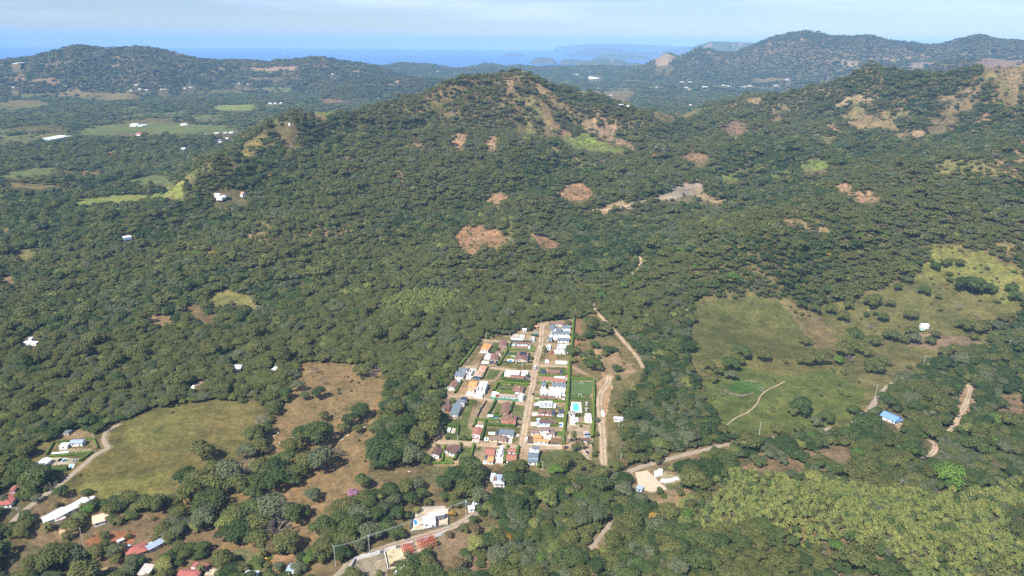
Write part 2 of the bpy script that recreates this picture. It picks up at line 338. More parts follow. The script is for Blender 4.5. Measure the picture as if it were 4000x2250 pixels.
# slope by the lower right
cover(V((1840,1180),(1900,1140),(1980,1130),(2080,1120),(2150,1130),(2130,1200),(2060,1215),(2000,1225),(1960,1190)), (.205,.145,.085), True, 7)
cover(V((2405,1040),(2420,970),(2450,960),(2460,1000),(2430,1050)), (.27,.19,.12), True, 4)
cover(V((2500,1010),(2576,980),(2576,1060),(2520,1060)), (.2,.14,.085), True, 6)
cover(V((1470,1395),(1490,1350),(1540,1310),(1560,1320),(1520,1370),(1490,1400)), (.26,.185,.11), True, 2)
cover(V((1570,1200),(1640,1170),(1720,1190),(1740,1240),(1700,1290),(1650,1280),(1590,1240)), (.24,.17,.1), True, 3)
cover(V((1550,1180),(1700,1140),(1840,1110),(1845,1125),(1720,1160),(1580,1200)), (.2,.145,.085), True, 3)
cover(V((1260,1130),(1560,1060),(1570,1090),(1560,1190),(1270,1200)), (.13,.115,.055), True, 2)
# strip between the estate and the dirt track
cover(V((1445,795),(1495,790),(1530,840),(1575,880),(1612,925),(1610,960),(1550,1010),(1545,1185),(1500,1185),(1490,950),(1440,950)), (.150,.125,.058))
cover(V((1495,880),(1530,870),(1600,930),(1580,950),(1520,950)), (.26,.185,.11), True, 4)
cover(V((1502,965),(1530,945),(1545,975),(1530,1010),(1522,1060),(1500,1060)), (.40,.25,.15), True, 2)
cover(V((1448,800),(1462,800),(1462,860),(1450,950),(1440,950)), (.22,.125,.075), True, 1)
# the estate: worn ground, then its plots
VP = cA((690,350),(1130,290),(1250,240),(1540,110),(2040,50),(2010,700),(2350,905),(2330,1449)) + cB((2300,720),(2290,960),(1560,1110),(1080,1060),(0,1040),(-60,880),(60,650)) + cA((110,1449),(180,1180),(390,740))
cover(VP, (.30,.225,.145), True, 0)
for q, c in [
    (cA((700,400),(760,400),(705,500),(620,650),(540,710),(490,710),(560,600)), DRYG), (cA((620,640),(700,540),(800,540),(770,600),(720,690),(600,700)), (.27,.17,.1)),
    (cA((810,350),(860,300),(1130,310),(1130,360)), (.16,.14,.065)), (cA((880,400),(990,390),(930,530),(840,530)), TURF), (cA((1110,520),(1240,520),(1230,550),(1090,560)), TURF),
    (cA((1060,565),(1230,570),(1200,600),(1050,600)), TURF), (cA((1010,665),(1200,650),(1350,700),(1470,710),(1440,780),(1250,770),(970,730)), (.145,.13,.055)),
    (cA((1570,545),(1970,545),(1960,640),(1560,630)), (.17,.14,.068)), (cA((1680,560),(1790,560),(1800,650),(1600,650)), (.30,.19,.11)), (cA((1545,740),(1940,745),(1935,830),(1540,825)), TURF),
    (cA((840,770),(1040,780),(960,850),(900,920),(770,920)), TURF), (cA((930,930),(990,870),(1010,930),(950,960),(890,1080),(810,1060),(870,960)), (.15,.13,.06)), (cA((500,900),(590,910),(480,1140),(380,1120)), (.27,.19,.11)),
    (cA((970,980),(1390,1000),(1360,1060),(1330,1100),(1200,1080),(940,1070)), TURF), (cA((1010,930),(1400,955),(1400,975),(970,965)), (.11,.14,.045)),
    (cA((540,1200),(650,1210),(500,1449),(420,1430)), (.10,.125,.04)), (cA((650,1215),(740,1220),(600,1449),(500,1449)), (.24,.17,.11)), (cA((800,1230),(900,1225),(800,1449),(660,1449)), (.27,.2,.14)),
    (cA((945,1250),(1040,1255),(980,1400),(880,1410)), (.10,.125,.045)), (cA((1200,1270),(1340,1275),(1350,1300),(1310,1449),(1230,1449),(1150,1400)), (.12,.135,.055)),
    (cA((160,1380),(270,1390),(270,1449),(150,1449)), TURF), (cB((150,290),(280,380),(420,390),(600,130),(640,140),(530,420),(540,520),(600,560),(560,700),(280,690),(200,620),(150,400)), (.10,.118,.042)),
    (cB((600,300),(700,200),(650,380),(590,530),(530,520),(550,400)), (.30,.22,.15)),
    (cB((810,430),(960,440),(960,455),(800,455)), TURF), (cB((790,510),(1280,510),(1270,590),(1180,600),(960,540),(930,610),(820,690),(770,690),(760,640)), (.14,.125,.05)), (cB((1165,640),(1250,640),(1240,700),(1160,730)), (.15,.14,.045)),
    (cB((770,700),(1150,715),(1140,735),(720,725)), (.2,.16,.08)),
    (cB((1440,210),(1900,215),(1890,260),(1450,270)), (.12,.125,.05)), (cB((1430,345),(1890,340),(1890,400),(1790,400),(1750,385),(1420,420)), (.12,.115,.05)), (cB((1790,560),(1880,560),(1880,630),(1790,625)), (.085,.145,.03)),
    (cB((1690,640),(1870,650),(1860,740),(1700,745)), (.20,.13,.085)), (cB((1390,630),(1460,640),(1470,740),(1380,730)), (.16,.11,.075)),
    (cA((1990,935),(2300,945),(2290,1100),(2240,1160),(1975,1160)), (.082,.118,.040)), (cA((1975,1180),(2290,1160),(2300,1449),(1960,1449)), (.115,.125,.05)),
    (cB((1940,470),(2260,480),(2260,660),(2150,660),(2050,650),(1940,680)), (.37,.28,.20)), (cB((1580,825),(2110,840),(2190,920),(2150,1040),(1560,1100),(1560,900)), (.105,.118,.048)), (cB((1560,830),(1660,830),(1620,870),(1565,900)), (.27,.17,.11)),
    (cB((400,780),(590,790),(540,960),(380,960)), TURF), (cB((180,910),(350,930),(320,1010),(170,1010)), (.115,.16,.045)), (cB((600,830),(760,790),(740,1000),(700,1040),(570,1030)), (.33,.24,.165)), (cB((650,790),(740,780),(700,830),(640,850)), TURF),
    (cB((1280,800),(1420,800),(1380,1000),(1240,1000)), (.31,.225,.15)), (cB((1340,1050),(1530,1050),(1540,1110),(1380,1110)), (.18,.145,.06)), (cB((2130,800),(2240,810),(2260,960),(2190,960)), (.38,.30,.22)),
    (cB((0,1045),(560,1045),(580,1080),(0,1090)), (.135,.12,.055)), (cA((2000,760),(2320,900),(1990,900)), (.14,.12,.055)), (cB((540,1050),(1010,1040),(1000,1100),(640,1200),(600,1100)), (.17,.125,.07))]:
    cover(q, c, True, .5)
for q, c in [(cG((1210,690),(1600,680),(1595,870),(1165,945)), (.55,.45,.36)), (cG((540,1245),(870,1160),(915,1449),(440,1449)), (.25,.215,.165)), (cG((760,1300),(880,1240),(900,1440),(820,1440)), (.40,.32,.24)),
             (cG((880,1150),(1060,1110),(1240,1060),(1440,1060),(1200,1210),(1130,1290),(1090,1370),(915,1370)), (.58,.47,.33)), (cG((930,1330),(1000,1270),(1080,1280),(1090,1330),(940,1350)), (.1,.07,.055)),
             (cD((510,880),(820,900),(780,940),(700,960),(480,960)), (.52,.44,.33)), (cD((610,790),(950,800),(940,830),(620,830)), (.3,.24,.15)), (cD((590,650),(800,600),(960,640),(1030,800),(960,790),(880,690),(650,690)), (.23,.17,.1)),
             (cF((640,1205),(730,1185),(840,1210),(780,1288),(640,1288)), (.5,.42,.33)), (cH((1280,380),(1400,410),(1480,430),(1470,470),(1330,490),(1260,430)), (.33,.27,.16)), (cH((1300,500),(1480,490),(1480,560),(1360,570)), (.1,.11,.045)),
             (cE((640,740),(800,690),(880,800),(870,900),(780,860)), (.22,.15,.085)), (cE((1180,1230),(1330,1170),(1480,1180),(1470,1210),(1300,1220),(1240,1288),(1150,1288)), (.34,.25,.16)),
             (cI((1060,545),(1110,530),(1110,575),(1090,590)), (.38,.27,.17))]:
    cover(q, c, True, .4)
# roads and tracks: centre lines read on the photo, width in metres
ROADS = [('estate_street', cA((1590,130),(1575,300),(1560,450),(1510,620),(1490,760),(1455,960),(1420,1160),(1395,1290),(1370,1449)) + cB((1345,500),(1320,640),(1300,770)), 6.2),
 ('estate_side_street', cB((100,705),(400,722),(800,750),(1300,785),(1700,785),(1960,775),(2030,740),(2000,660),(1990,600)), 6.4),
 ('estate_side_street', cA((230,1140),(430,1150),(620,1172),(1000,1225),(1250,1250),(1400,1275)), 5.4),
 ('estate_side_street', cA((500,735),(700,735),(820,745),(1100,778),(1300,795),(1480,795)), 4.6),
 ('estate_side_street', cA((700,372),(900,368),(1130,385)), 3.6),
 ('estate_side_street', cA((1550,715),(1750,722),(1960,735)), 4.6),
 ('dirt_track', V((1490,765),(1502,785),(1525,810),(1555,842),(1582,873),(1608,905),(1618,925)), 4.2),
 ('dirt_track', V((1534,945),(1528,966),(1514,985),(1508,1010),(1512,1055),(1516,1100),(1518,1150),(1522,1190)), 6.2),
 ('valley_road', V((1572,1192),(1620,1172),(1700,1150),(1770,1132),(1830,1118),(1900,1108),(1960,1100),(2060,1085),(2140,1066),(2180,1040),(2205,1005),(2235,972),(2290,942),(2310,930)), 4.6),
 ('hill_track', V((2437,968),(2440,985),(2430,1015),(2412,1050),(2395,1078),(2382,1095)), 4.6),
 ('hill_track', V((2340,1108),(2352,1118),(2350,1135),(2330,1150),(2312,1158)), 4.6),
 ('lower_road', V((820,1475),(858,1440),(885,1412),(940,1388),(1000,1368),(1060,1350),(1120,1332),(1165,1312),(1190,1295),(1215,1268)), 5.6),
 ('farm_lane', V((20,1325),(55,1290),(100,1255),(160,1212),(210,1170),(240,1145),(275,1126)), 4.4),
 ('farm_lane', V((275,1126),(262,1112),(268,1085),(300,1068)), 3.4),
 ('hidden_track', V((1480,1392),(1500,1362),(1525,1332),(1542,1312)), 3.4),
 ('meadow_path', V((1822,1075),(1850,1052),(1880,1038),(1905,1015),(1912,998),(1930,982),(1975,960)), 1.3),
 ('forest_track', V((1572,612),(1582,626),(1600,640),(1612,652),(1610,668),(1600,680),(1590,692)), 4.0),
 ('quarry_track', V((1488,528),(1545,525),(1600,512),(1650,500),(1690,495)), 6.0)]
ROADW = [(n, P(q), w) for n, q, w in ROADS]
def seg_dist(x, y, line):
    dm = np.full(x.shape, 1e9)
    for i in range(len(line) - 1):
        ax, ay = line[i][:2]; bx, by = line[i + 1][:2]; vx, vy = bx - ax, by - ay; L = vx * vx + vy * vy + 1e-9
        t = np.clip(((x - ax) * vx + (y - ay) * vy) / L, 0, 1); dm = np.minimum(dm, np.hypot(x - ax - t * vx, y - ay - t * vy))
    return dm
def inpoly(x, y, poly):
    ins = np.zeros(x.shape, bool); n = len(poly)
    for i in range(n):
        x1, y1 = poly[i]; x2, y2 = poly[(i + 1) % n]
        c = ((y1 > y) != (y2 > y)) & (x < (x2 - x1) * (y - y1) / (y2 - y1 + 1e-12) + x1); ins ^= c
    return ins
def landcover(x, y, z=None, rgb=True):
    """colour of the ground and whether it is open (no wood) there"""
    n = len(x); d = np.hypot(x, y)
    wx = fbm(x, y, 14, 3, 5); wy = fbm(x, y, 14, 3, 6); fw = np.clip(d / 500, 1, 6)
    op = np.zeros(n)
    col = np.tile(np.array([.105, .088, .045]), (n, 1)) if rgb else None
    if z is None: z = hfun(x, y)
    # dry open patches on the hills and small far fields, as noise
    hn = fbm(x, y, 150, 4, 31); fn = fbm(x, y, 60, 3, 37)
    crest = fbm(x, y, 430, 4, 3, True) * .6 + fbm(x, y, 150, 3, 211, True) * .5
    pk = np.exp(-(np.hypot(x - PEAK[0], y - PEAK[1]) / 420) ** 2)
    hp = (crest * .55 + hn * .55 + fn * .30 - .22 * pk > .44 - .12 * np.clip((z - 60) / 150, 0, 1)) & (z > 28) & (d > 900) & (d < 4300)
    op[hp] = .62
    if rgb:
        k = sstep(-.4, .4, fbm(x, y, 120, 3, 61))[:, None]
        col[hp] = ((1 - k) * np.array([.150, .135, .060]) + k * np.array([.230, .155, .095]))[hp]
        k2 = sstep(60, 180, z)[:, None] * .5 * (~hp)[:, None]; col = col * (1 - k2) + np.array([.165, .125, .065]) * k2
    ff = fbm(x, y * .6, 420, 3, 91)
    fp = (ff > .33 - .12 * (x < -200)) & (d > 2500) & (d < 6500) & (z < 26); op[fp] = .9
    if rgb: col[fp] = ((.115, .122, .048))
    wd = fbm(x, y, 700, 3, 95)
    dp = (d > 4300) & (z > 70) & (hn * .7 + fn * .5 > .42); op[dp] = .8
    if rgb: col[dp] = (.22, .15, .09)
    for poly, c, o, wob in COVER:
        m = wob * 3 * (3 if d.max() > 1200 and poly[:, 1].mean() > 1200 else 1)
        bb = (x > poly[:, 0].min() - m) & (x < poly[:, 0].max() + m) & (y > poly[:, 1].min() - m) & (y < poly[:, 1].max() + m)
        k = np.where(bb)[0]
        if not len(k): continue
        ws = wob * fw[k]
        i = k[inpoly(x[k] + wx[k] * ws, y[k] + wy[k] * ws, poly)]
        op[i] = 1.0
        if rgb: col[i] = c
    for nme, line, w in ROADW:
        bb = np.where((x > line[:, 0].min() - 12) & (x < line[:, 0].max() + 12) & (y > line[:, 1].min() - 12) & (y < line[:, 1].max() + 12))[0]
        if not len(bb): continue
        dm = seg_dist(x[bb], y[bb], line); e = w / 2 + 1.0 + wx[bb] * .8
        i = bb[dm < e]; op[i] = 1
        if rgb and nme != 'meadow_path': col[i] = col[i] * .35 + np.array([.26, .19, .12]) * .65
        op[bb[dm < w / 2 + 2.5]] = 1
    return col, op

# ---------------------------------------------------------------- terrain sheet
azs = np.concatenate([np.linspace(-1.35, -.80, 30, endpoint=False), np.linspace(-.80, .80, 1160), np.linspace(.80, 1.35, 31)[1:]])
dss = np.concatenate([np.geomspace(2, 240, 24, endpoint=False), np.geomspace(240, 9000, 1180, endpoint=False), np.geomspace(9000, 33500, 170)])
A, D = np.meshgrid(azs, dss); gx = D * np.sin(A); gy = D * np.cos(A)
gh = hfun(gx, gy)
fx, fy, fz = gx.ravel(), gy.ravel(), gh.ravel()
gcol, gop = landcover(fx, fy, fz)
dd = np.hypot(fx, fy)
# woods too far off to scatter: the canopy is the surface itself, with its crowns as relief
FARW = 8700.0
farw = sstep(FARW - 900, FARW + 300, dd) * (gop < .5) * (fz > SEA + 1)
cr = fbm(fx, fy, 26, 2, 71); fz = fz + farw * (5 + 6 * cr)
kk = farw[:, None]; cn = np.clip(.5 + .9 * fbm(fx, fy, 60, 4, 73), 0, 1)[:, None]
canc = np.array([.045, .060, .022]) * (1 - cn) + np.array([.10, .10, .045]) * cn
gcol = gcol * (1 - kk) + canc * kk
shore = (fz < SEA + 4) & (dd > 5000); gcol[shore] = (.12, .10, .07)
me = None
nr, nc = gx.shape
idx = np.arange(nr * nc).reshape(nr, nc)
fc = np.stack([idx[:-1, :-1], idx[:-1, 1:], idx[1:, 1:], idx[1:, :-1]], -1).reshape(-1, 4)
me = fast_mesh('terrain', np.stack([fx, fy, fz], -1), fc)
ca_ = me.color_attributes.new('cover', 'FLOAT_COLOR', 'POINT'); ca_.data.foreach_set('color', np.concatenate([gcol, np.ones((len(gcol), 1))], 1).astype(np.float32).ravel())
me.polygons.foreach_set('use_smooth', np.ones(len(fc), bool))
terrain = bpy.data.objects.new('terrain', me); COL.objects.link(terrain); terrain['kind'] = 'structure'
m, nt, b = new_mat('terrain_ground')
at = nt.nodes.new('ShaderNodeAttribute'); at.attribute_name = 'cover'
p = geo_pos(nt); n1 = noise(nt, .9, 6, p, .75); n2 = noise(nt, .05, 5, p, .65); n3 = noise(nt, .008, 4, p, .6)
r1 = ramp(nt, [(.28, (.58, .58, .60)), (.72, (1.34, 1.32, 1.30))]); nt.links.new(n1.outputs[0], r1.inputs[0])
r2 = ramp(nt, [(.34, (.62, .68, .64)), (.66, (1.26, 1.22, 1.2))]); nt.links.new(n2.outputs[0], r2.inputs[0])
r3 = ramp(nt, [(.35, (.86, .92, .88)), (.65, (1.12, 1.06, 1.02))]); nt.links.new(n3.outputs[0], r3.inputs[0])
c = mix(nt, 1.0, at.outputs['Color'], r1.outputs[0], 'MULTIPLY'); c = mix(nt, 1.0, c, r2.outputs[0], 'MULTIPLY'); c = mix(nt, 1.0, c, r3.outputs[0], 'MULTIPLY')
n4 = noise(nt, .22, 6, p, .8); r4 = ramp(nt, [(.36, (.62, .65, .63)), (.60, (1.28, 1.24, 1.18))]); nt.links.new(n4.outputs[0], r4.inputs[0]); c = mix(nt, 1.0, c, r4.outputs[0], 'MULTIPLY')
nt.links.new(c, b.inputs['Base Color']); b.inputs['Roughness'].default_value = 1; b.inputs['Specular IOR Level'].default_value = .05
bp = nt.nodes.new('ShaderNodeBump'); bp.inputs['Strength'].default_value = .6; bp.inputs['Distance'].default_value = .5
nt.links.new(n1.outputs[0], bp.inputs['Height']); nt.links.new(bp.outputs[0], b.inputs['Normal'])
me.materials.append(m)

# roads as sheets of their own on the ground
def ruts(m):
    nt = m.node_tree; b = nt.nodes['Principled BSDF']; src = b.inputs['Base Color'].links[0].from_socket; at = nt.nodes.new('ShaderNodeAttribute'); at.attribute_name = 'lane'
    nn = noise(nt, .12, 3, geo_pos(nt)); ad = nt.nodes.new('ShaderNodeMath'); ad.operation = 'MULTIPLY_ADD'; nt.links.new(nn.outputs[0], ad.inputs[0]); ad.inputs[1].default_value = 1.0; nt.links.new(at.outputs['Fac'], ad.inputs[2])
    r = ramp(nt, [(.25, (.70, .72, .72)), (.9, (1.12, 1.10, 1.08))]); mu = nt.nodes.new('ShaderNodeMath'); mu.operation = 'MULTIPLY'; mu.inputs[1].default_value = .6; nt.links.new(ad.outputs[0], mu.inputs[0]); nt.links.new(mu.outputs[0], r.inputs[0])
    nt.links.new(mix(nt, 1.0, src, r.outputs[0], 'MULTIPLY'), b.inputs['Base Color'])
m, nt, b = new_mat('packed_dirt'); p = geo_pos(nt); n1 = noise(nt, .5, 6, p, .7); n2 = noise(nt, .06, 3, p)
r1 = ramp(nt, [(.28, (.29, .21, .135)), (.5, (.41, .31, .205)), (.75, (.53, .42, .30))]); nt.links.new(n1.outputs[0], r1.inputs[0])
r2 = ramp(nt, [(.35, (.78, .78, .78)), (.65, (1.08, 1.05, 1.0))]); nt.links.new(n2.outputs[0], r2.inputs[0])
nt.links.new(mix(nt, 1.0, r1.outputs[0], r2.outputs[0], 'MULTIPLY'), b.inputs['Base Color']); b.inputs['Roughness'].default_value = 1
ruts(m)
DIRT = m
m, nt, b = new_mat('grey_gravel'); p = geo_pos(nt); n1 = noise(nt, .5, 6, p, .7)
r1 = ramp(nt, [(.3, (.23, .18, .125)), (.5, (.32, .255, .185)), (.72, (.41, .335, .25))]); nt.links.new(n1.outputs[0], r1.inputs[0])
nt.links.new(r1.outputs[0], b.inputs['Base Color']); b.inputs['Roughness'].default_value = 1
ruts(m)
GRAVEL = m
def smooth_line(L, step):
    L = np.asarray(L)[:, :2]; out = []
    n = len(L)
    for i in range(n - 1):
        p0, p1, p2, p3 = L[max(i - 1, 0)], L[i], L[i + 1], L[min(i + 2, n - 1)]
        k = max(2, int(np.hypot(*(p2 - p1)) / step))
        for t in np.arange(k) / k:
            out.append(.5 * ((2 * p1) + (-p0 + p2) * t + (2 * p0 - 5 * p1 + 4 * p2 - p3) * t * t + (-p0 + 3 * p1 - 3 * p2 + p3) * t ** 3))
    out.append(L[-1]); return np.array(out)
for ri, (nme, line, w) in enumerate(ROADW):
    L = smooth_line(line, 2.0); T = np.gradient(L, axis=0); T /= np.hypot(T[:, 0], T[:, 1])[:, None] + 1e-9; N = np.stack([-T[:, 1], T[:, 0]], -1)
    ks = np.array([-1, -.8, -.55, -.3, 0, .3, .55, .8, 1.]); vs = []
    for j, k in enumerate(ks):
        ww = w / 2 * (1 + (.13 * vnoise(np.arange(len(L)) * .31, np.full(len(L), ri * 3.7 + j), 4) if abs(k) == 1 else 0))
        q = L + N * (k * ww)[:, None] if np.ndim(ww) else L + N * (k * ww)
        vs.append(np.column_stack([q, hfun(q[:, 0], q[:, 1]) + (.10 + .006 * ri if abs(k) < 1 else .03 + .006 * ri)]))
    vs = np.stack(vs, 1).reshape(-1, 3); n = len(L); ii = np.arange(n * 9).reshape(n, 9)
    f = np.stack([ii[:-1, :-1], ii[1:, :-1], ii[1:, 1:], ii[:-1, 1:]], -1).reshape(-1, 4)[:, ::-1]
    me = fast_mesh(nme, vs, f); me.materials.append(GRAVEL if nme in ('farm_lane', 'valley_road', 'lower_road', 'hidden_track') else DIRT)
    la = me.attributes.new('lane', 'FLOAT', 'POINT'); la.data.foreach_set('value', np.tile([.0, .25, 1, .3, -.1, .3, 1, .25, .0], n).astype(np.float32))
    o = bpy.data.objects.new(nme, me); COL.objects.link(o); o['kind'] = 'structure'

# ---------------------------------------------------------------- sea, sky, air, sun
th = np.linspace(-1.3, 1.3, 90); ring = np.array([3000, 9000, 12000, 17000, 24000, 31000, 37000, 39000.])
Sx = (ring[:, None] * np.sin(th)).ravel(); Sy = (ring[:, None] * np.cos(th)).ravel()
ii = np.arange(len(Sx)).reshape(len(ring), -1)
f = np.stack([ii[:-1, :-1], ii[:-1, 1:], ii[1:, 1:], ii[1:, :-1]], -1).reshape(-1, 4)
me = fast_mesh('sea', np.stack([Sx, Sy, np.full(len(Sx), SEA)], -1), f)
m, nt, b = new_mat('sea_water'); b.inputs['Roughness'].default_value = .28; b.inputs['Specular IOR Level'].default_value = .5
p = geo_pos(nt); n1 = noise(nt, .0012, 4, p); r1 = ramp(nt, [(.3, (.002, .060, .22)), (.7, (.004, .085, .28))]); nt.links.new(n1.outputs[0], r1.inputs[0]); nt.links.new(r1.outputs[0], b.inputs['Base Color'])
n2 = noise(nt, .05, 4, p); bp = nt.nodes.new('ShaderNodeBump'); bp.inputs['Strength'].default_value = .35; bp.inputs['Distance'].default_value = 1.5
nt.links.new(n2.outputs[0], bp.inputs['Height']); nt.links.new(bp.outputs[0], b.inputs['Normal'])
me.materials.append(m); sea = bpy.data.objects.new('sea', me); COL.objects.link(sea); sea['kind'] = 'structure'

SUN_EL = rad(51); SUN_AZ = rad(50)            # shadows fall towards (cos, sin) of SUN_AZ
sv = Vector((math.cos(SUN_AZ) * math.cos(SUN_EL), math.sin(SUN_AZ) * math.cos(SUN_EL), -math.sin(SUN_EL)))
sl = bpy.data.lights.new('sun', 'SUN'); sl.energy = 4.8; sl.angle = rad(.55); sl.color = (1, .955, .88)
so = bpy.data.objects.new('sun', sl); COL.objects.link(so); so.rotation_euler = sv.to_track_quat('-Z', 'Y').to_euler()
w = bpy.data.worlds.new('World'); scene.world = w; w.use_nodes = True; nt = w.node_tree; bg = nt.nodes['Background']
sky = nt.nodes.new('ShaderNodeTexSky'); sky.sky_type = 'NISHITA'; sky.sun_disc = False; sky.sun_elevation = SUN_EL
sky.sun_rotation = math.atan2(-sv.x, -sv.y); sky.altitude = 300; sky.air_density = 1.0; sky.dust_density = .1; sky.ozone_density = 1.6
tc = nt.nodes.new('ShaderNodeTexCoord'); mp = nt.nodes.new('ShaderNodeMapping'); mp.inputs['Scale'].default_value = (1, 1, 13); nt.links.new(tc.outputs['Generated'], mp.inputs['Vector'])
nz = noise(nt, 3.2, 6, mp.outputs[0], .55); rc = ramp(nt, [(.46, (0, 0, 0)), (.72, (.75, .75, .75))]); nt.links.new(nz.outputs[0], rc.inputs[0])
sx = nt.nodes.new('ShaderNodeSeparateXYZ'); nt.links.new(tc.outputs['Generated'], sx.inputs[0])
mr = nt.nodes.new('ShaderNodeMapRange'); mr.inputs['From Min'].default_value = .016; mr.inputs['From Max'].default_value = .050; nt.links.new(sx.outputs['Z'], mr.inputs['Value'])
mm = nt.nodes.new('ShaderNodeMath'); mm.operation = 'MULTIPLY'; nt.links.new(rc.outputs[0], mm.inputs[0]); nt.links.new(mr.outputs[0], mm.inputs[1])
cl = mix(nt, mm.outputs[0], sky.outputs[0], (11.5, 11.6, 11.8)); cl2 = mix(nt, 1.0, cl, (.70, .80, 1.10), 'MULTIPLY'); nt.links.new(cl2, bg.inputs['Color']); bg.inputs['Strength'].default_value = .066

def box_mesh(x0, x1, y0, y1, z0, z1):
    v = [(x, y, z) for z in (z0, z1) for y in (y0, y1) for x in (x0, x1)]
    return v, [(0, 2, 3, 1), (4, 5, 7, 6), (0, 1, 5, 4), (2, 6, 7, 3), (0, 4, 6, 2), (1, 3, 7, 5)]
v, f = box_mesh(-39500, 39500, -60, 39500, -90, 530)
hz = mesh_obj('haze', v, f); hz['kind'] = 'stuff'
m = bpy.data.materials.new('haze_air'); m.use_nodes = True; nt = m.node_tree; nt.nodes.clear()
out = nt.nodes.new('ShaderNodeOutputMaterial'); pv = nt.nodes.new('ShaderNodeVolumePrincipled')
pv.inputs['Color'].default_value = (.36, .64, 1.0, 1); pv.inputs['Density'].default_value = 5.0e-5; pv.inputs['Anisotropy'].default_value = -.15
nt.links.new(pv.outputs[0], out.inputs['Volume']); hz.data.materials.append(m)

scene.view_settings.view_transform = 'Standard'; scene.view_settings.look = 'None'; scene.view_settings.gamma = 1; scene.view_settings.exposure = 0.85
scene.render.engine = 'CYCLES'; cy = scene.cycles
cy.max_bounces = 5; cy.diffuse_bounces = 2; cy.glossy_bounces = 2; cy.transmission_bounces = 2; cy.transparent_max_bounces = 6; cy.volume_bounces = 1
cy.use_denoising = False; cy.use_adaptive_sampling = False
try:
    cy.denoiser = 'OPENIMAGEDENOISE'; cy.denoising_input_passes = 'RGB_ALBEDO_NORMAL'; cy.denoising_prefilter = 'ACCURATE'
except Exception: pass
# ---------------------------------------------------------------- trees
def leaf_mat(name, lo, hi, trans=.34):
    m = bpy.data.materials.new(name); m.use_nodes = True; nt = m.node_tree; b = nt.nodes['Principled BSDF']
    b.inputs['Roughness'].default_value = .75; b.inputs['Specular IOR Level'].default_value = .18
    oi = nt.nodes.new('ShaderNodeObjectInfo'); at = nt.nodes.new('ShaderNodeAttribute'); at.attribute_name = 'leafshade'
    r = ramp(nt, [(0, lo), (1, hi)]); nt.links.new(oi.outputs['Random'], r.inputs[0])
    r2 = ramp(nt, [(0, (.62, .66, .62)), (1, (1.45, 1.40, 1.30))]); nt.links.new(at.outputs['Fac'], r2.inputs[0])
    c = mix(nt, 1.0, r.outputs[0], r2.outputs[0], 'MULTIPLY'); nt.links.new(c, b.inputs['Base Color'])
    tr = nt.nodes.new('ShaderNodeBsdfTranslucent'); nt.links.new(c, tr.inputs[0]); ms = nt.nodes.new('ShaderNodeMixShader'); ms.inputs[0].default_value = trans
    nt.links.new(b.outputs[0], ms.inputs[1]); nt.links.new(tr.outputs[0], ms.inputs[2]); nt.links.new(ms.outputs[0], nt.nodes['Material Output'].inputs[0])
    return m
LM = {
 'dark green': leaf_mat('leaf_dark', (0.049, 0.081, 0.026), (0.076, 0.114, 0.038)),
 'green': leaf_mat('leaf_green', (0.076, 0.112, 0.034), (0.112, 0.148, 0.049)),
 'olive': leaf_mat('leaf_olive', (0.114, 0.129, 0.040), (0.157, 0.164, 0.056)),
 'grey green': leaf_mat('leaf_greygreen', (0.116, 0.139, 0.072), (0.159, 0.175, 0.096)),
 'yellow green': leaf_mat('leaf_teak', (0.168, 0.207, 0.063), (0.269, 0.274, 0.087)),
 'bright green': leaf_mat('leaf_bright', (.095, .175, .035), (.145, .235, .048)),
 'bare grey': leaf_mat('twig_grey', (.180, .155, .130), (.27, .235, .20), .0),
 'golden': leaf_mat('leaf_gold', (.34, .225, .04), (.44, .29, .06)),
 'pink': leaf_mat('leaf_pink', (.46, .24, .38), (.52, .29, .44)),
 'dry brown': leaf_mat('leaf_dry', (0.185, 0.140, 0.069), (0.258, 0.185, 0.095)),
}
BARK = mat('bark', (.16, .125, .095), .95, .25, 3)
def quads(C, N, S, asp=1.0):
    """a small leafy face at every centre C, facing N, of size S"""
    n = len(C); N = N / (np.linalg.norm(N, axis=1, keepdims=True) + 1e-9)
    r = RNG.normal(size=(n, 3)); u = np.cross(N, r); u /= np.linalg.norm(u, axis=1, keepdims=True) + 1e-9; v = np.cross(N, u)
    S = np.asarray(S)[:, None]; u = u * S * asp; v = v * S / asp
    j = lambda: 1 + RNG.uniform(-.35, .35, (n, 1))
    vs = np.stack([C - u * j() - v * j(), C + u * j() - v * j(), C + u * j() + v * j(), C - u * j() + v * j()], 1).reshape(-1, 3)
    return vs, np.arange(n * 4).reshape(n, 4)
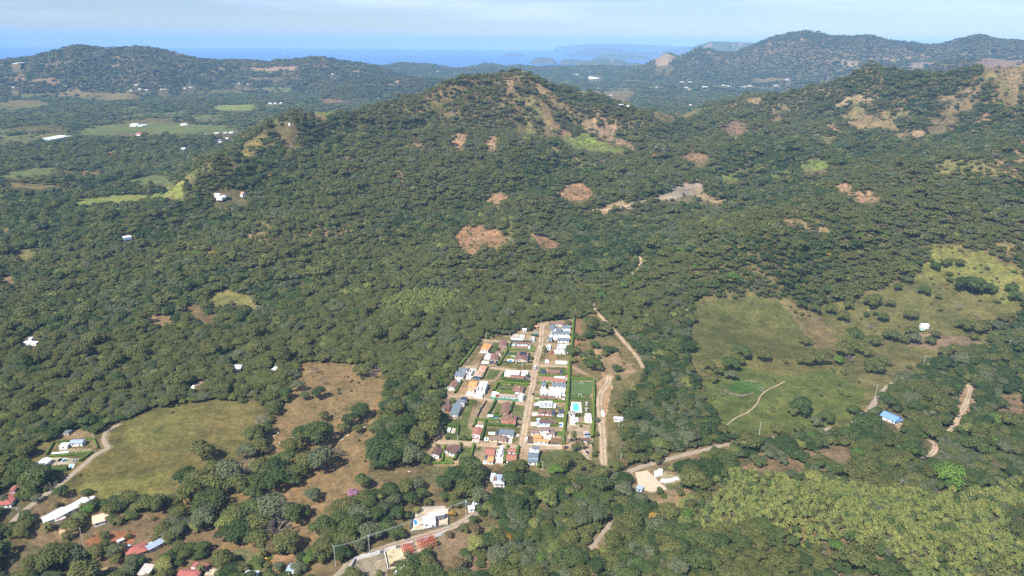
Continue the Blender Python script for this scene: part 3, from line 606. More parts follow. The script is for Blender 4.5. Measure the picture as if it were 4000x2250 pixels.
def crown_mesh(name, n, size, seed, flat=.62, lobes=9, spread=.36, gap=.12):
    """a crown one unit wide: leafy lobes of unequal size with leaves spread through their outer shell"""
    rg = np.random.default_rng(seed); L = []
    for i in range(lobes):
        a = i * 2.399 + rg.uniform(-.5, .5); r = spread * math.sqrt((i + .3) / lobes) * rg.uniform(.8, 1.15); R = rg.uniform(.15, .235) * (1.15 if i < 2 else 1)
        L.append((r * math.cos(a), r * math.sin(a), .30 + flat * (.42 * (1 - (r / .5) ** 2)) + rg.uniform(-.05, .05), R))
    L = np.array(L); per = rg.multinomial(n, L[:, 3] ** 2 / (L[:, 3] ** 2).sum()); Cs, Ns, sh = [], [], []
    for (x, y, z, R), k in zip(L, per):
        d = rg.normal(size=(k * 2, 3)); d /= np.linalg.norm(d, axis=1, keepdims=True); d = d[(d[:, 2] > -.45)][:k]
        rr = R * (1 - rg.uniform(0, 1, len(d)) ** 2 * .35) * (1 + .18 * np.sin(d[:, 0] * 7 + seed) * np.cos(d[:, 1] * 6 + i))
        c = np.array([x, y, z]) + d * rr[:, None] * np.array([1, 1, flat + .12])
        ins = np.zeros(len(c), bool)
        for (x2, y2, z2, R2) in L:
            q = (c - np.array([x2, y2, z2])) / np.array([1, 1, flat + .12]); ins |= np.linalg.norm(q, axis=1) < R2 * .72
        c = c[~ins]; st = rg.uniform(size=(len(c), 1)) < .10; c = c + d[~ins] * st * R * rg.uniform(.1, .35, (len(c), 1)); dn = d[~ins] * np.array([1, 1, 1.0]) + np.array([0, 0, .75]) + rg.normal(size=(len(c), 3)) * .34
        Cs.append(c); Ns.append(dn); sh.append(np.clip(rg.normal(.45, .28, len(c)) + rg.uniform(-.15, .15), 0, 1))
    C = np.concatenate(Cs); N = np.concatenate(Ns); s = np.concatenate(sh)
    vs, f = quads(C, N, rg.uniform(.6, 1.25, len(C)) * size)
    me = fast_mesh(name, vs, f); a = me.attributes.new('leafshade', 'FLOAT', 'FACE'); a.data.foreach_set('value', s.astype(np.float32)); return me
def stick(vs, fs, a, b, ra, rb, k=3):
    a = np.array(a, float); b = np.array(b, float); d = b - a; d /= np.linalg.norm(d) + 1e-9; u = np.cross(d, [.3, .2, .9]); u /= np.linalg.norm(u) + 1e-9; v = np.cross(d, u); o = len(vs)
    for q, r in ((a, ra), (b, rb)):
        for i in range(k): t = 2 * math.pi * i / k; vs.append(q + (u * math.cos(t) + v * math.sin(t)) * r)
    for i in range(k): fs.append((o + i, o + (i + 1) % k, o + k + (i + 1) % k, o + k + i))
def twig_mesh(name, seed, n1=7, n2=6, n3=7, thick=.006):
    """a leafless crown: limbs, branches and twigs"""
    rg = np.random.default_rng(seed); vs, fs = [], []
    for i in range(n1):
        a = i * 2 * math.pi / n1 + rg.uniform(-.3, .3); e = rg.uniform(.5, 1.2); p0 = np.array([0, 0, .18]); p1 = p0 + np.array([math.cos(a) * math.cos(e), math.sin(a) * math.cos(e), math.sin(e)]) * rg.uniform(.22, .32)
        stick(vs, fs, p0, p1, .018, .011)
        for j in range(n2):
            a2 = a + rg.uniform(-.9, .9); e2 = e + rg.uniform(-.7, .5); p2 = p1 + np.array([math.cos(a2) * math.cos(e2), math.sin(a2) * math.cos(e2), math.sin(e2)]) * rg.uniform(.10, .22)
            stick(vs, fs, p1, p2, .010, thick)
            for l in range(n3):
                t = rg.uniform(.2, 1); q = p1 * (1 - t) + p2 * t; a3 = a2 + rg.uniform(-1.5, 1.5); e3 = e2 + rg.uniform(-1, 1)
                stick(vs, fs, q, q + np.array([math.cos(a3) * math.cos(e3), math.sin(a3) * math.cos(e3), math.sin(e3)]) * rg.uniform(.05, .12), thick * .9, thick * .4)
    me = fast_mesh(name, np.array(vs), np.array(fs)); a = me.attributes.new('leafshade', 'FLOAT', 'FACE'); a.data.foreach_set('value', rg.uniform(.2, .8, len(fs)).astype(np.float32)); return me
def trunk_mesh(name, seed, top=.40, r=.028):
    rg = np.random.default_rng(seed); vs, fs = [], []
    b = np.array([rg.uniform(-.02, .02), rg.uniform(-.02, .02), .2]); stick(vs, fs, (0, 0, -.08), b, r * 1.35, r, 7)
    for i in range(4):
        a = i * 1.57 + rg.uniform(-.4, .4); stick(vs, fs, b, b + np.array([math.cos(a) * .2, math.sin(a) * .2, top - .2 + rg.uniform(-.03, .05)]), r * .7, r * .25, 5)
    return fast_mesh(name, np.array(vs), np.array(fs))
TEAKC = [crown_mesh('crown', 520, .052, s, .95, 9, .36) for s in (51, 52, 53)]
NEARC = [crown_mesh('crown', 3600, .020, s, fl, lb, sp) for s, fl, lb, sp in ((1, .62, 10, .36), (2, .50, 12, .38), (3, .8, 8, .30), (4, .56, 11, .37), (5, .70, 9, .34))]
MIDC = [crown_mesh('crown_mid', 620, .042, s, fl, lb, sp) for s, fl, lb, sp in ((11, .62, 9, .35), (12, .5, 11, .37), (13, .85, 7, .28), (14, .6, 10, .36))]
FARC = [crown_mesh('crown_far', 130, .085, s, .6, 6, .33) for s in (21, 22)]
NEART = [twig_mesh('branches', s) for s in (31, 32)]; MIDT = [twig_mesh('branches_mid', 33, 6, 5, 4, .010)]
TRK = [trunk_mesh('trunk', s) for s in (41, 42, 43)]
for t in TRK: t.materials.append(BARK)
KINDS = list(LM)
BASEC = {}
def protos(meshes, kinds, tagname):
    """unlinked source trees, one per form and colour, for the far-off wood"""
    c = bpy.data.collections.new('sources_' + tagname); table = {}; i = 0
    for k in kinds:
        ml = meshes if k != 'bare grey' else (NEART if meshes is NEARC else MIDT)
        table[k] = []
        for me in ml:
            o = bpy.data.objects.new('tree_form_%03d' % i, me)
            if not len(me.materials): me.materials.append(LM['green'])
            o.material_slots[0].link = 'OBJECT'; o.material_slots[0].material = LM[k]; c.objects.link(o); table[k].append(i); i += 1
    return c, table
def scatter_object(name, pts, scl, rot, idx, coll):
    me = bpy.data.meshes.new(name); n = len(pts); me.vertices.add(n); me.vertices.foreach_set('co', pts.astype(np.float32).ravel())
    a = me.attributes.new('scl', 'FLOAT_VECTOR', 'POINT'); a.data.foreach_set('vector', scl.astype(np.float32).ravel())
    a = me.attributes.new('rotv', 'FLOAT_VECTOR', 'POINT'); a.data.foreach_set('vector', rot.astype(np.float32).ravel())
    a = me.attributes.new('idx', 'INT', 'POINT'); a.data.foreach_set('value', idx.astype(np.int32))
    o = bpy.data.objects.new(name, me); COL.objects.link(o); o['kind'] = 'stuff'
    ng = bpy.data.node_groups.new(name + '_nodes', 'GeometryNodeTree'); ng.interface.new_socket('Geometry', in_out='INPUT', socket_type='NodeSocketGeometry'); ng.interface.new_socket('Geometry', in_out='OUTPUT', socket_type='NodeSocketGeometry')
    gi = ng.nodes.new('NodeGroupInput'); go = ng.nodes.new('NodeGroupOutput'); ip = ng.nodes.new('GeometryNodeInstanceOnPoints'); ci = ng.nodes.new('GeometryNodeCollectionInfo')
    ci.inputs[0].default_value = coll; ci.inputs['Separate Children'].default_value = True; ci.inputs['Reset Children'].default_value = True
    ip.inputs['Pick Instance'].default_value = True
    def na(nm, t):
        q = ng.nodes.new('GeometryNodeInputNamedAttribute'); q.data_type = t; q.inputs[0].default_value = nm; return [s for s in q.outputs if s.enabled][0]
    ng.links.new(gi.outputs[0], ip.inputs['Points']); ng.links.new(ci.outputs[0], ip.inputs['Instance']); ng.links.new(na('idx', 'INT'), ip.inputs['Instance Index'])
    e = ng.nodes.new('FunctionNodeEulerToRotation'); ng.links.new(na('rotv', 'FLOAT_VECTOR'), e.inputs[0]); ng.links.new(e.outputs[0], ip.inputs['Rotation'])
    ng.links.new(na('scl', 'FLOAT_VECTOR'), ip.inputs['Scale']); ng.links.new(ip.outputs[0], go.inputs[0])
    md = o.modifiers.new('scatter', 'NODES'); md.node_group = ng; return o

PROTO_ROOT = {}
def make_tree(name, kind, w, x, y, label, group=None, hs=1.0, seed=None, z=None, teak=False):
    s = int(seed if seed is not None else RNG.integers(1e6)); rr = random.Random(s)
    t = empty(name, (x, y, gz(x, y) if z is None else z), rr.uniform(0, 6.28))
    me = NEART[s % 2] if kind == 'bare grey' else (TEAKC[s % 3] if teak else NEARC[s % len(NEARC)])
    if not len(me.materials): me.materials.append(LM['green'])
    c = bpy.data.objects.new('branches' if kind == 'bare grey' else 'crown', me); COL.objects.link(c); c.parent = t; c.material_slots[0].link = 'OBJECT'; c.material_slots[0].material = LM[kind]
    k = bpy.data.objects.new('trunk', TRK[s % 3]); COL.objects.link(k); k.parent = t
    t.scale = (w, w * rr.uniform(.88, 1.1), w * hs); tag(t, label, 'tree', group); return t

# --- the wood, jittered over the ground in rings that widen with distance
def cells(d0, d1, cell, amax=.80):
    n = int(d1 * 2 * .76 / cell) + 4; m = int(d1 / cell) + 4
    ix, iy = np.meshgrid(np.arange(n) - n / 2, np.arange(m)); ix = ix + (iy % 2) * .5
    x = (ix.ravel() + RNG.uniform(-.42, .42, ix.size)) * cell; y = (iy.ravel() + RNG.uniform(-.42, .42, ix.size)) * cell
    d = np.hypot(x, y); a = np.arctan2(x, y); k = (d > d0) & (d < d1) & (np.abs(a) < amax) & (y > 0); return x[k], y[k]
TEAK = [P(V((1745,1290),(1780,1230),(1820,1190),(1870,1200),(1960,1215),(2040,1225),(2150,1220),(2250,1235),(2340,1240),(2420,1235),(2576,1200),(2576,1449),(2420,1449),(2250,1440),(2100,1400),(1950,1385),(1800,1370),(1730,1330)))[:, :2],
        P(V((965,790),(990,745),(1050,728),(1120,735),(1160,745),(1110,790),(1060,803),(1000,800)))[:, :2]]
SPARSE = [(P(V((0,1250),(60,1240),(165,1245),(330,1262),(430,1270),(560,1290),(560,1380),(640,1449),(0,1449)))[:, :2], .36),
          (P(V((1840,1160),(1980,1125),(2150,1125),(2130,1210),(2000,1228),(1900,1200)))[:, :2], .42),
          (P(V((1445,795),(1495,790),(1612,925),(1550,960),(1470,945)))[:, :2], .22), (P(V((1180,1310),(1290,1310),(1300,1449),(1100,1449)))[:, :2], .4),
          (P(V((900,1250),(1230,1255),(1230,1300),(860,1400),(700,1449),(760,1380)))[:, :2], .30), (P(V((1455,950),(1500,950),(1520,1185),(1470,1190),(1450,1100)))[:, :2], 0)]
# nothing grows on the buildings' ground
CLEAR = [(P(q)[:, :2]) for q in (cG((420,1449),(530,1220),(880,1130),(1600,930),(1640,960),(1440,1100),(1210,1240),(1120,1449)), cG((1420,1130),(1620,1000),(1800,1020),(1880,1120),(1700,1270),(1480,1240)), cG((1150,960),(1190,670),(1620,660),(1610,900)), cB((830,1120),(1090,1120),(1100,1360),(830,1370)), cE((380,600),(1200,280),(1330,330),(1180,420),(880,560),(560,680)), cE((1080,540),(1360,440),(1430,560),(1180,700)), cE((1540,1080),(1560,940),(1780,830),(2090,820),(2110,880),(1880,1010),(1700,1120)),
     cF((250,1288),(380,1180),(470,1080),(720,1120),(860,1200),(800,1288)), cF((1120,1288),(1180,1190),(1370,1200),(1340,1288)), cF((1620,1240),(1690,1100),(1900,1110),(1800,1288)), cF((1330,1030),(1520,1050),(1500,1150),(1350,1130)),
     cE((1690,1288),(1820,1120),(2000,1150),(1900,1288)), cD((-20,1450),(-20,1300),(90,1160),(200,1160),(240,1260),(130,1420)), cD((460,1449),(860,1270),(1080,1300),(760,1449)), cH((960,380),(1130,355),(1300,350),(1500,430),(1480,500),(1380,560),(1340,620),(1180,740),(1040,620),(980,500)),
     cI((950,480),(1020,450),(1130,510),(1110,600),(1060,590)), cI((1190,640),(1260,630),(1310,680),(1290,740),(1200,770)), T1((285,985),(460,985),(460,930),(350,935)), L1((140,1175),(150,1130),(270,1140),(280,1175)), L1((860,430),(870,395),(960,395),(960,430)), L1((1640,1360),(1630,1300),(1710,1300),(1730,1360)),
     L1((1900,1370),(1910,1290),(1970,1290),(1980,1370)), cD((1920,220),(1960,120),(2100,90),(2110,190)), cJ((1790,1065),(1790,1010),(1900,1010),(1900,1070)), C5((2220,380),(2220,140),(2520,140),(2520,400)), L1((1500,145),(1500,85),(1740,85),(1740,145)), T1((1400,960),(1400,920),(1700,920),(1700,960)), T1((880,895),(880,865),(1020,865),(1020,895)),
     T1((1280,890),(1290,860),(1340,860),(1340,890)), T2((1800,570),(1810,530),(1910,530),(1910,570)), cG((1810,720),(1810,600),(1960,580),(1960,690)), cE((1440,870),(1440,790),(1580,790),(1580,870)), cE((1460,930),(1480,850),(1640,880),(1620,950)), cE((700,780),(720,690),(840,700),(830,800)))]
def skyline_hidden():
    """how high each direction's ground rises as seen from the air, to leave out trees no nearby viewpoint could see"""
    el = (gh - H) / D; return np.maximum.accumulate(el, 0)
_sk = skyline_hidden()
def visible(x, y, z, margin):
    a = np.arctan2(x, y); d = np.hypot(x, y); ia = np.clip(np.searchsorted(azs, a), 0, len(azs) - 1); idd = np.clip(np.searchsorted(dss, d) - 3, 0, len(dss) - 1)
    return (z + 10 - H) / d > _sk[idd, ia] - margin
def crest_(x, y):
    r = np.hypot(x - PEAK[0], y - PEAK[1]); th = np.arctan2(x - PEAK[0], PEAK[1] - y)
    sp = (np.abs(np.sin(3.5 * th + .9 * vnoise(r / 170, th * 1.3, 19))) - .45) * 1.3 * sstep(40, 260, r) * (1 - sstep(650, 1050, r))
    return np.clip(sp + fbm(x, y, 430, 4, 3, True) * .8 + fbm(x, y, 150, 3, 211, True) * .6, 0, 1)
BANDS = [(255, 900, 4.7, 7.8, 0), (900, 1500, 5.4, 8.4, 1), (1500, 2700, 7.0, 10.4, 2), (2700, 5000, 12, 16, 3), (5000, 8900, 18, 23, 3)]
cloud = []
for d0, d1, cell, wmean, lod in BANDS:
    x, y = cells(d0, d1, cell); z = hfun(x, y); _, op = landcover(x, y, z, rgb=False)
    n = len(x); keep = RNG.uniform(size=n) > op
    ht = wmean * .62; k_ = (H - z) / np.maximum(H - z - ht, 20); seen = (H - z - ht) > 20
    xb, yb = x * k_, y * k_; o3 = np.zeros(n, bool)
    for poly in [c_[0] for c_ in COVER] + CLEAR:
        bb = np.where((xb > poly[:, 0].min()) & (xb < poly[:, 0].max()) & (yb > poly[:, 1].min()) & (yb < poly[:, 1].max()) & seen)[0]
        if len(bb): o3[bb[inpoly(xb[bb], yb[bb], poly)]] = True
    if d1 <= 1500:
        for nme, line, w_ in ROADW:
            if nme in ('dirt_track', 'farm_lane', 'lower_road', 'meadow_path'): o3 |= seg_dist(xb, yb, line) < w_ / 2
    keep &= ~(o3 & (RNG.uniform(size=n) < .93))
    keep &= (z > SEA + 6) & visible(x, y, z, .012)
    for poly, dens in SPARSE:
        i = inpoly(x, y, poly)
        if not i.any(): continue
        cl = fbm(x, y, 22, 3, 55)
        keep[i] = ((cl[i] > np.quantile(cl[i], 1 - dens)) if dens > 0 else np.zeros(i.sum(), bool)) & (RNG.uniform(size=i.sum()) > .12)
        ii = np.where(i)[0]
        for nme, line, w_ in ROADW:
            if abs(line[:, 1].mean()) < 1200: keep[ii[seg_dist(x[ii], y[ii], line) < w_ / 2 + 3]] = False
    for poly in CLEAR: keep[inpoly(x, y, poly)] = False
    tk = np.zeros(n, bool)
    for poly in TEAK: tk |= inpoly(x + fbm(x, y, 40, 3, 5) * 30, y + fbm(x, y, 35, 3, 8) * 16, poly)
    if lod == 0: keep &= ~tk
    x, y, z, tk = x[keep], y[keep], z[keep], tk[keep]; n = len(x)
    u = RNG.uniform(size=n); t1 = fbm(x, y, 170, 4, 81) * 1.2 + RNG.normal(0, .20, n) + (crest_(x, y) - .30) * 1.1 * np.clip(z / 60, 0, 1); t2 = fbm(x, y, 45, 3, 83) + RNG.normal(0, .30, n)  # crests olive, gullies dark green: natural tree mix, strengthened as painted relief shading
    up = np.clip((z - 50) / 150, 0, 1)
    kd = np.full(n, 1)
    bare = crest_(x, y) * up
    kd[t1 < -.16] = 0; kd[t1 > .16] = 2; kd[t2 > .42] = 3; kd[(t2 < -.42)] = 2
    kd[u < .03 + .04 * up] = 6; kd[(u > .09) & (u < .0912)] = 7; kd[(u > .10) & (u < .109)] = 5; kd[(u > .12) & (u < .135 + .16 * up + .3 * bare)] = 9
    kd[(u > .30) & (u < .335)] = 4
    tk2 = tk & (lod > 0); kd[tk] = np.where(RNG.uniform(size=tk.sum()) < .80, 4, np.where(RNG.uniform(size=tk.sum()) < .5, 3, 1))
    w_ = wmean * RNG.lognormal(0, .28, n); w_[kd == 6] *= .95; big = (RNG.uniform(size=n) < .08) & (kd != 9) & (lod < 3); w_[big] *= 1.65; kd[big & (RNG.uniform(size=n) < .6)] = 2; w_[tk] = RNG.uniform(5.2, 8.0, tk.sum())
    w_[kd == 9] *= .6
    if lod < 2:      # low thicket grows in the dry clearings
        pass
    cloud.append([x, y, z, kd, w_, np.full(n, lod), tk.astype(int)])
# plantation: closer set, narrow crowns
x, y = cells(255, 900, 3.6); z = hfun(x, y); tk = np.zeros(len(x), bool)
for poly in TEAK: tk |= inpoly(x + fbm(x, y, 40, 3, 5) * 30, y + fbm(x, y, 35, 3, 8) * 16, poly)
_, op = landcover(x, y, z, rgb=False); tk &= (op < .5)
x, y, z = x[tk], y[tk], z[tk]; n = len(x); u = RNG.uniform(size=n); kd = np.where(u < .76, 4, np.where(u < .84, 2, np.where(u < .86, 3, np.where(u < .97, 1, 6))))
cloud.append([x, y, z, kd, RNG.uniform(3.8, 6.6, n), np.zeros(n, int), np.ones(n, int)])
cloud = [np.concatenate([c[i] for c in cloud]) for i in range(7)]
cx_, cy_, cz_, ck_, cw_, cl_, ct_ = cloud
print('trees', len(cx_))
# scrub on open dry ground and along edges
_a = cells(255, 1000, 8.0); _b = cells(1000, 2900, 8.5); sx_ = np.concatenate([_a[0], _b[0]]); sy_ = np.concatenate([_a[1], _b[1]]); szz = hfun(sx_, sy_); _, op = landcover(sx_, sy_, szz, rgb=False)
g = fbm(sx_, sy_, 40, 3, 101); inpark = np.hypot((sx_ - VC[0]) / VC[2], (sy_ - VC[1]) / VC[3]) < 1
_d = np.hypot(sx_, sy_); k = (op > .5) & ~inpark & np.where(_d < 1000, (g > .26) & (RNG.uniform(size=len(g)) < .55), (szz > 22) & (RNG.uniform(size=len(g)) < .30 + .4 * (g > .1)))
for nme, line, w_r in ROADW:
    k &= seg_dist(sx_, sy_, line) > w_r / 2 + 2
for poly in CLEAR: k &= ~inpoly(sx_, sy_, poly)
FIELDS_CLEAN = [P(V((1652,496),(1680,482),(1700,470),(1752,452),(1772,466),(1764,486),(1742,500),(1712,500),(1690,508)))[:, :2], P(V((1745,760),(1880,750),(1962,758),(2000,800),(2068,888),(2000,905),(1900,900),(1800,912),(1738,905)))[:, :2], P(V((170,1240),(330,1052),(655,1012),(620,1150),(440,1230),(330,1262)))[:, :2], P(cA((1990,935),(2300,945),(2290,1100),(1975,1160)))[:, :2],
   P(cG((1190,680),(1620,670),(1610,890),(1150,960)))[:, :2], P(cG((430,1460),(530,1230),(1600,930),(1650,990),(1100,1400)))[:, :2], P(cG((1400,1100),(1700,960),(1900,1000),(1800,1290),(1450,1300)))[:, :2]]
for poly in FIELDS_CLEAN: k &= ~inpoly(sx_, sy_, poly)
sx_, sy_, szz = sx_[k], sy_[k], szz[k]; ns = len(sx_)
scrub_kind = RNG.choice([1, 2, 3, 9], ns, p=[.3, .35, .15, .2]); scrub_w = RNG.uniform(1.6, 4.2, ns) * np.where(np.hypot(sx_, sy_) < 1000, 1, 1.3)
# ---------------------------------------------------------------- materials of the buildings
R_BROWN = tile_mat('tile_brown', (.115, .062, .045), (.30, .175, .125)); R_RED = tile_mat('tile_redbrown', (.22, .085, .055), (.43, .20, .135)); R_ORANGE = tile_mat('tile_orange', (.60, .215, .075), (.80, .34, .14))
R_SALMON = tile_mat('tile_salmon', (.46, .225, .14), (.66, .37, .25)); R_DARK = tile_mat('tile_dark', (.085, .048, .038), (.17, .10, .08)); R_MAUVE = tile_mat('tile_mauve', (.19, .125, .11), (.26, .18, .155))
R_TAUPE = tile_mat('tile_taupe', (.135, .095, .07), (.28, .205, .15)); R_GREY = tile_mat('shingle_grey', (.115, .145, .165), (.165, .20, .225)); R_NAVY = tile_mat('sheet_navy', (.035, .042, .07), (.06, .07, .11))
R_CLAY = tile_mat('sheet_red', (.29, .085, .07), (.42, .15, .12)); R_THATCH = tile_mat('thatch', (.22, .19, .16), (.42, .38, .34)); R_TIN = tile_mat('sheet_tin', (.50, .54, .56), (.72, .76, .78)); R_RUST = tile_mat('sheet_rusty', (.30, .15, .09), (.70, .68, .66))
R_BLUE = tile_mat('sheet_blue', (.12, .24, .47), (.20, .34, .58)); R_PALE = tile_mat('tile_pale', (.66, .40, .24), (.84, .60, .42)); R_WHITE = tile_mat('sheet_white', (.74, .76, .78), (.86, .86, .86)); R_SLATE = tile_mat('sheet_bluegrey', (.24, .30, .38), (.36, .43, .52))
W_WHITE = mat('paint_white', (.80, .79, .76), .8, .08); W_CREAM = mat('paint_cream', (.70, .56, .40), .85, .12); W_GREY = mat('render_grey', (.17, .19, .205), .8, .12); W_PALE = mat('render_pale_grey', (.55, .58, .60), .85, .12)
W_CONC = mat('bare_concrete', (.50, .46, .40), .9, .22); W_BLUE = mat('paint_blue', (.42, .56, .80), .8, .1); W_RED = mat('paint_red', (.34, .075, .05), .8, .15); W_TAN = mat('paint_tan', (.42, .27, .17), .85, .15); W_MINT = mat('paint_mint', (.50, .68, .58), .85, .12)
GLASS = mat('dark_glass', (.03, .04, .05), .25, .1, spec=.5); DOORM = mat('door_wood', (.14, .075, .045), .7, .2); SCREED = mat('white_screed', (.78, .75, .70), .9, .08); DARKF = mat('dark_mesh_fence', (.045, .045, .045), .9, .3); GREENF = mat('green_netting', (.05, .30, .20), .8, .25)
DKGREEN = mat('dark_green_fence', (.025, .085, .055), .9, .3); RUSTY = mat('red_oxide_steel', (.36, .085, .045), .7, .25); STEEL = mat('galvanised', (.55, .57, .58), .5, .1); CONCP = mat('pole_concrete', (.60, .58, .54), .9, .1); SOLAR = mat('solar_glass', (.03, .035, .055), .2, .2, 4, .5)
WATER = pool_mat('pool_water', (.10, .46, .62)); WATERB = pool_mat('pool_water_deep', (.03, .20, .62)); WATERD = pool_mat('pool_water_dark', (.05, .16, .30)); STONE = mat('pool_paving', (.56, .50, .43), .9, .15)

class MB:
    def __init__(s): s.v = []; s.f = []
    def box(s, o, u, v, a0, a1, b0, b1, z0, z1):
        """box in the frame (origin, u, v): a along u, b along v"""
        n = len(s.v)
        for z in (z0, z1):
            for a, b in ((a0, b0), (a1, b0), (a1, b1), (a0, b1)): s.v.append((o[0] + u[0] * a + v[0] * b, o[1] + u[1] * a + v[1] * b, z))
        s.f += [tuple(n + i for i in q) for q in ((3, 2, 1, 0), (4, 5, 6, 7), (0, 1, 5, 4), (1, 2, 6, 5), (2, 3, 7, 6), (3, 0, 4, 7))]
    def poly(s, pts, faces): n = len(s.v); s.v += [tuple(p) for p in pts]; s.f += [tuple(n + i for i in f) for f in faces]
    def bar(s, a, b, r, k=4): 
        vs, fs = list(map(np.array, s.v)), s.f; stick(vs, fs, a, b, r, r, k); s.v = [tuple(q) for q in vs]
    def put(s, name, m, parent):
        if not s.v: return None
        loc = parent.location if parent else (0, 0, 0)
        return mesh_obj(name, [(x - loc[0], y - loc[1], z - loc[2]) for x, y, z in s.v], s.f, m, parent)

def frame(fl, fr, bl, z):
    A, B, C = Pz(fl, z), Pz(fr, z), Pz(bl, z); u = (B - A)[:2]; w = float(np.hypot(*u)); u = u / w; v = np.array([-u[1], u[0]]); d = float((C - A)[:2] @ v)
    if d < 0: v = -v; d = -d
    return A[:2], u, v, w, d
def slant(mb, o, u, v, a0, a1, b0, z0, b1, z1, t=.16):
    """a sloping roof sheet from (b0, z0) to (b1, z1) between a0 and a1, t thick"""
    P_ = lambda a, b, z: (o[0] + u[0] * a + v[0] * b, o[1] + u[1] * a + v[1] * b, z)
    q = [P_(a0, b0, z0), P_(a1, b0, z0), P_(a1, b1, z1), P_(a0, b1, z1)]; q += [(x, y, z + t) for x, y, z in q]
    mb.poly(q, [(3, 2, 1, 0), (4, 5, 6, 7), (0, 1, 5, 4), (1, 2, 6, 5), (2, 3, 7, 6), (3, 0, 4, 7)])
def block(t, z0, fn, fl, fr, bl, h, kind, rm, wm, trim=False, wins=True, seed=0):
    fl, fr, bl = fn(fl)[0], fn(fr)[0], fn(bl)[0]; o, u, v, w, d = frame(fl, fr, bl, z0 + h); ov = .5 if kind in ('gx', 'gy', 'hip', 'shed') else 0
    ov = min(ov, w * .12, d * .12)
    W = MB(); R = MB(); zt = z0 + h; P_ = lambda a, b, z: (o[0] + u[0] * a + v[0] * b, o[1] + u[1] * a + v[1] * b, z)
    pitch = .34
    if kind == 'slab':
        W.box(o, u, v, 0, w, 0, d, z0 - .4, zt); W.put('slab', wm, t); return
    if kind == 'open':       # walls still without a roof
        th = .22
        W.box(o, u, v, 0, w, 0, th, z0 - .3, zt); W.box(o, u, v, 0, w, d - th, d, z0 - .3, zt * 1.0 + .003); W.box(o, u, v, 0, th, th, d - th, z0 - .3, zt - .004); W.box(o, u, v, w - th, w, th, d - th, z0 - .3, zt - .006)
        rr = random.Random(int(w * 1000) + seed); n = max(1, int(w / 4.2))
        for i in range(1, n + 1):
            a = w * i / (n + 1) + rr.uniform(-.5, .5); W.box(o, u, v, a, a + .18, th, d * rr.choice((.55, 1)) - th, z0, zt - .02 - .01 * i)
        b = d * rr.uniform(.4, .6); W.box(o, u, v, th, w * rr.uniform(.4, .9), b, b + .18, z0, zt - .07)
        W.put('wall', wm, t); S = MB(); S.box(o, u, v, -.4, w + .4, -.4, d + .4, z0 - .3, z0 + .12); S.put('floor_slab', SCREED, t)
        G = MB()
        for i in range(max(1, int(w / 3.6))):
            a = w * (i + .5) / max(1, int(w / 3.6)); G = MB(); G.box(o, u, v, a - .5, a + .5, -.03, .1, z0 + 1.0, z0 + 2.1); G.put('window', GLASS, t)
        return
    x0, x1, y0, y1 = ov, w - ov, ov, d - ov
    if kind == 'flat': W.box(o, u, v, 0, w, 0, d, z0 - .5, zt - .15); R.box(o, u, v, -.15, w + .15, -.15, d + .15, zt - .15, zt + .06)
    elif kind == 'gx':
        rz = d / 2 * pitch; W.box(o, u, v, x0, x1, y0, y1, z0 - .5, zt + .02)
        for a in (x0, x1 - .15): 
            W.poly([P_(a, y0, zt + .02), P_(a, y1, zt + .02), P_(a, d / 2, zt + rz - .12), P_(a + .15, y0, zt + .02), P_(a + .15, y1, zt + .02), P_(a + .15, d / 2, zt + rz - .12)], [(0, 1, 2), (5, 4, 3), (0, 2, 5, 3), (1, 4, 5, 2)])
        slant(R, o, u, v, 0, w, 0, zt - .02, d / 2, zt + rz); slant(R, o, u, v, 0, w, d, zt - .02, d / 2, zt + rz - .003)
    elif kind == 'gy':
        rz = w / 2 * pitch; W.box(o, u, v, x0, x1, y0, y1, z0 - .5, zt + .02)
        for b in (y0, y1 - .15):
            W.poly([P_(x0, b, zt + .02), P_(x1, b, zt + .02), P_(w / 2, b, zt + rz - .12), P_(x0, b + .15, zt + .02), P_(x1, b + .15, zt + .02), P_(w / 2, b + .15, zt + rz - .12)], [(0, 1, 2), (5, 4, 3), (0, 2, 5, 3), (1, 4, 5, 2)])
        nu = v; slant(R, o, v, u, 0, d, 0, zt - .02, w / 2, zt + rz); slant(R, o, v, u, 0, d, w, zt - .02, w / 2, zt + rz - .003)
        if trim:
            T = MB(); slant(T, o, v, u, -.14, 0, 0, zt - .12, w / 2, zt + rz - .1, .34); slant(T, o, v, u, -.145, -.005, w, zt - .12, w / 2, zt + rz - .1, .34); T.put('gable_trim', W_WHITE, t)
    elif kind == 'shed':
        rz = d * .16; W.box(o, u, v, x0, x1, y0, y1, z0 - .5, zt + .02)
        W.poly([P_(x0, y0, zt + .02), P_(x1, y0, zt + .02), P_(x1, y1, zt + .02), P_(x0, y1, zt + .02), P_(x1, y1, zt + rz * .95), P_(x0, y1, zt + rz * .95)], [(3, 2, 4, 5), (0, 3, 5), (1, 4, 2), (0, 1, 2, 3)])
        slant(R, o, u, v, 0, w, 0, zt, d, zt + rz)
    elif kind == 'hip':
        W.box(o, u, v, x0, x1, y0, y1, z0 - .5, zt + .02); m_ = min(w, d) / 2; rz = m_ * pitch
        r1, r2 = ((m_, d / 2), (w - m_, d / 2)) if w >= d else ((w / 2, m_), (w / 2, d - m_))
        b = [P_(0, 0, zt), P_(w, 0, zt), P_(w, d, zt), P_(0, d, zt)]; bb = [(x, y, z - .16) for x, y, z in b]; q = b + bb + [P_(*r1, zt + rz), P_(*r2, zt + rz)]
        if w >= d: f = [(0, 1, 9, 8), (1, 2, 9), (2, 3, 8, 9), (3, 0, 8)]
        else: f = [(0, 1, 8), (1, 2, 9, 8), (2, 3, 9), (3, 0, 8, 9)]
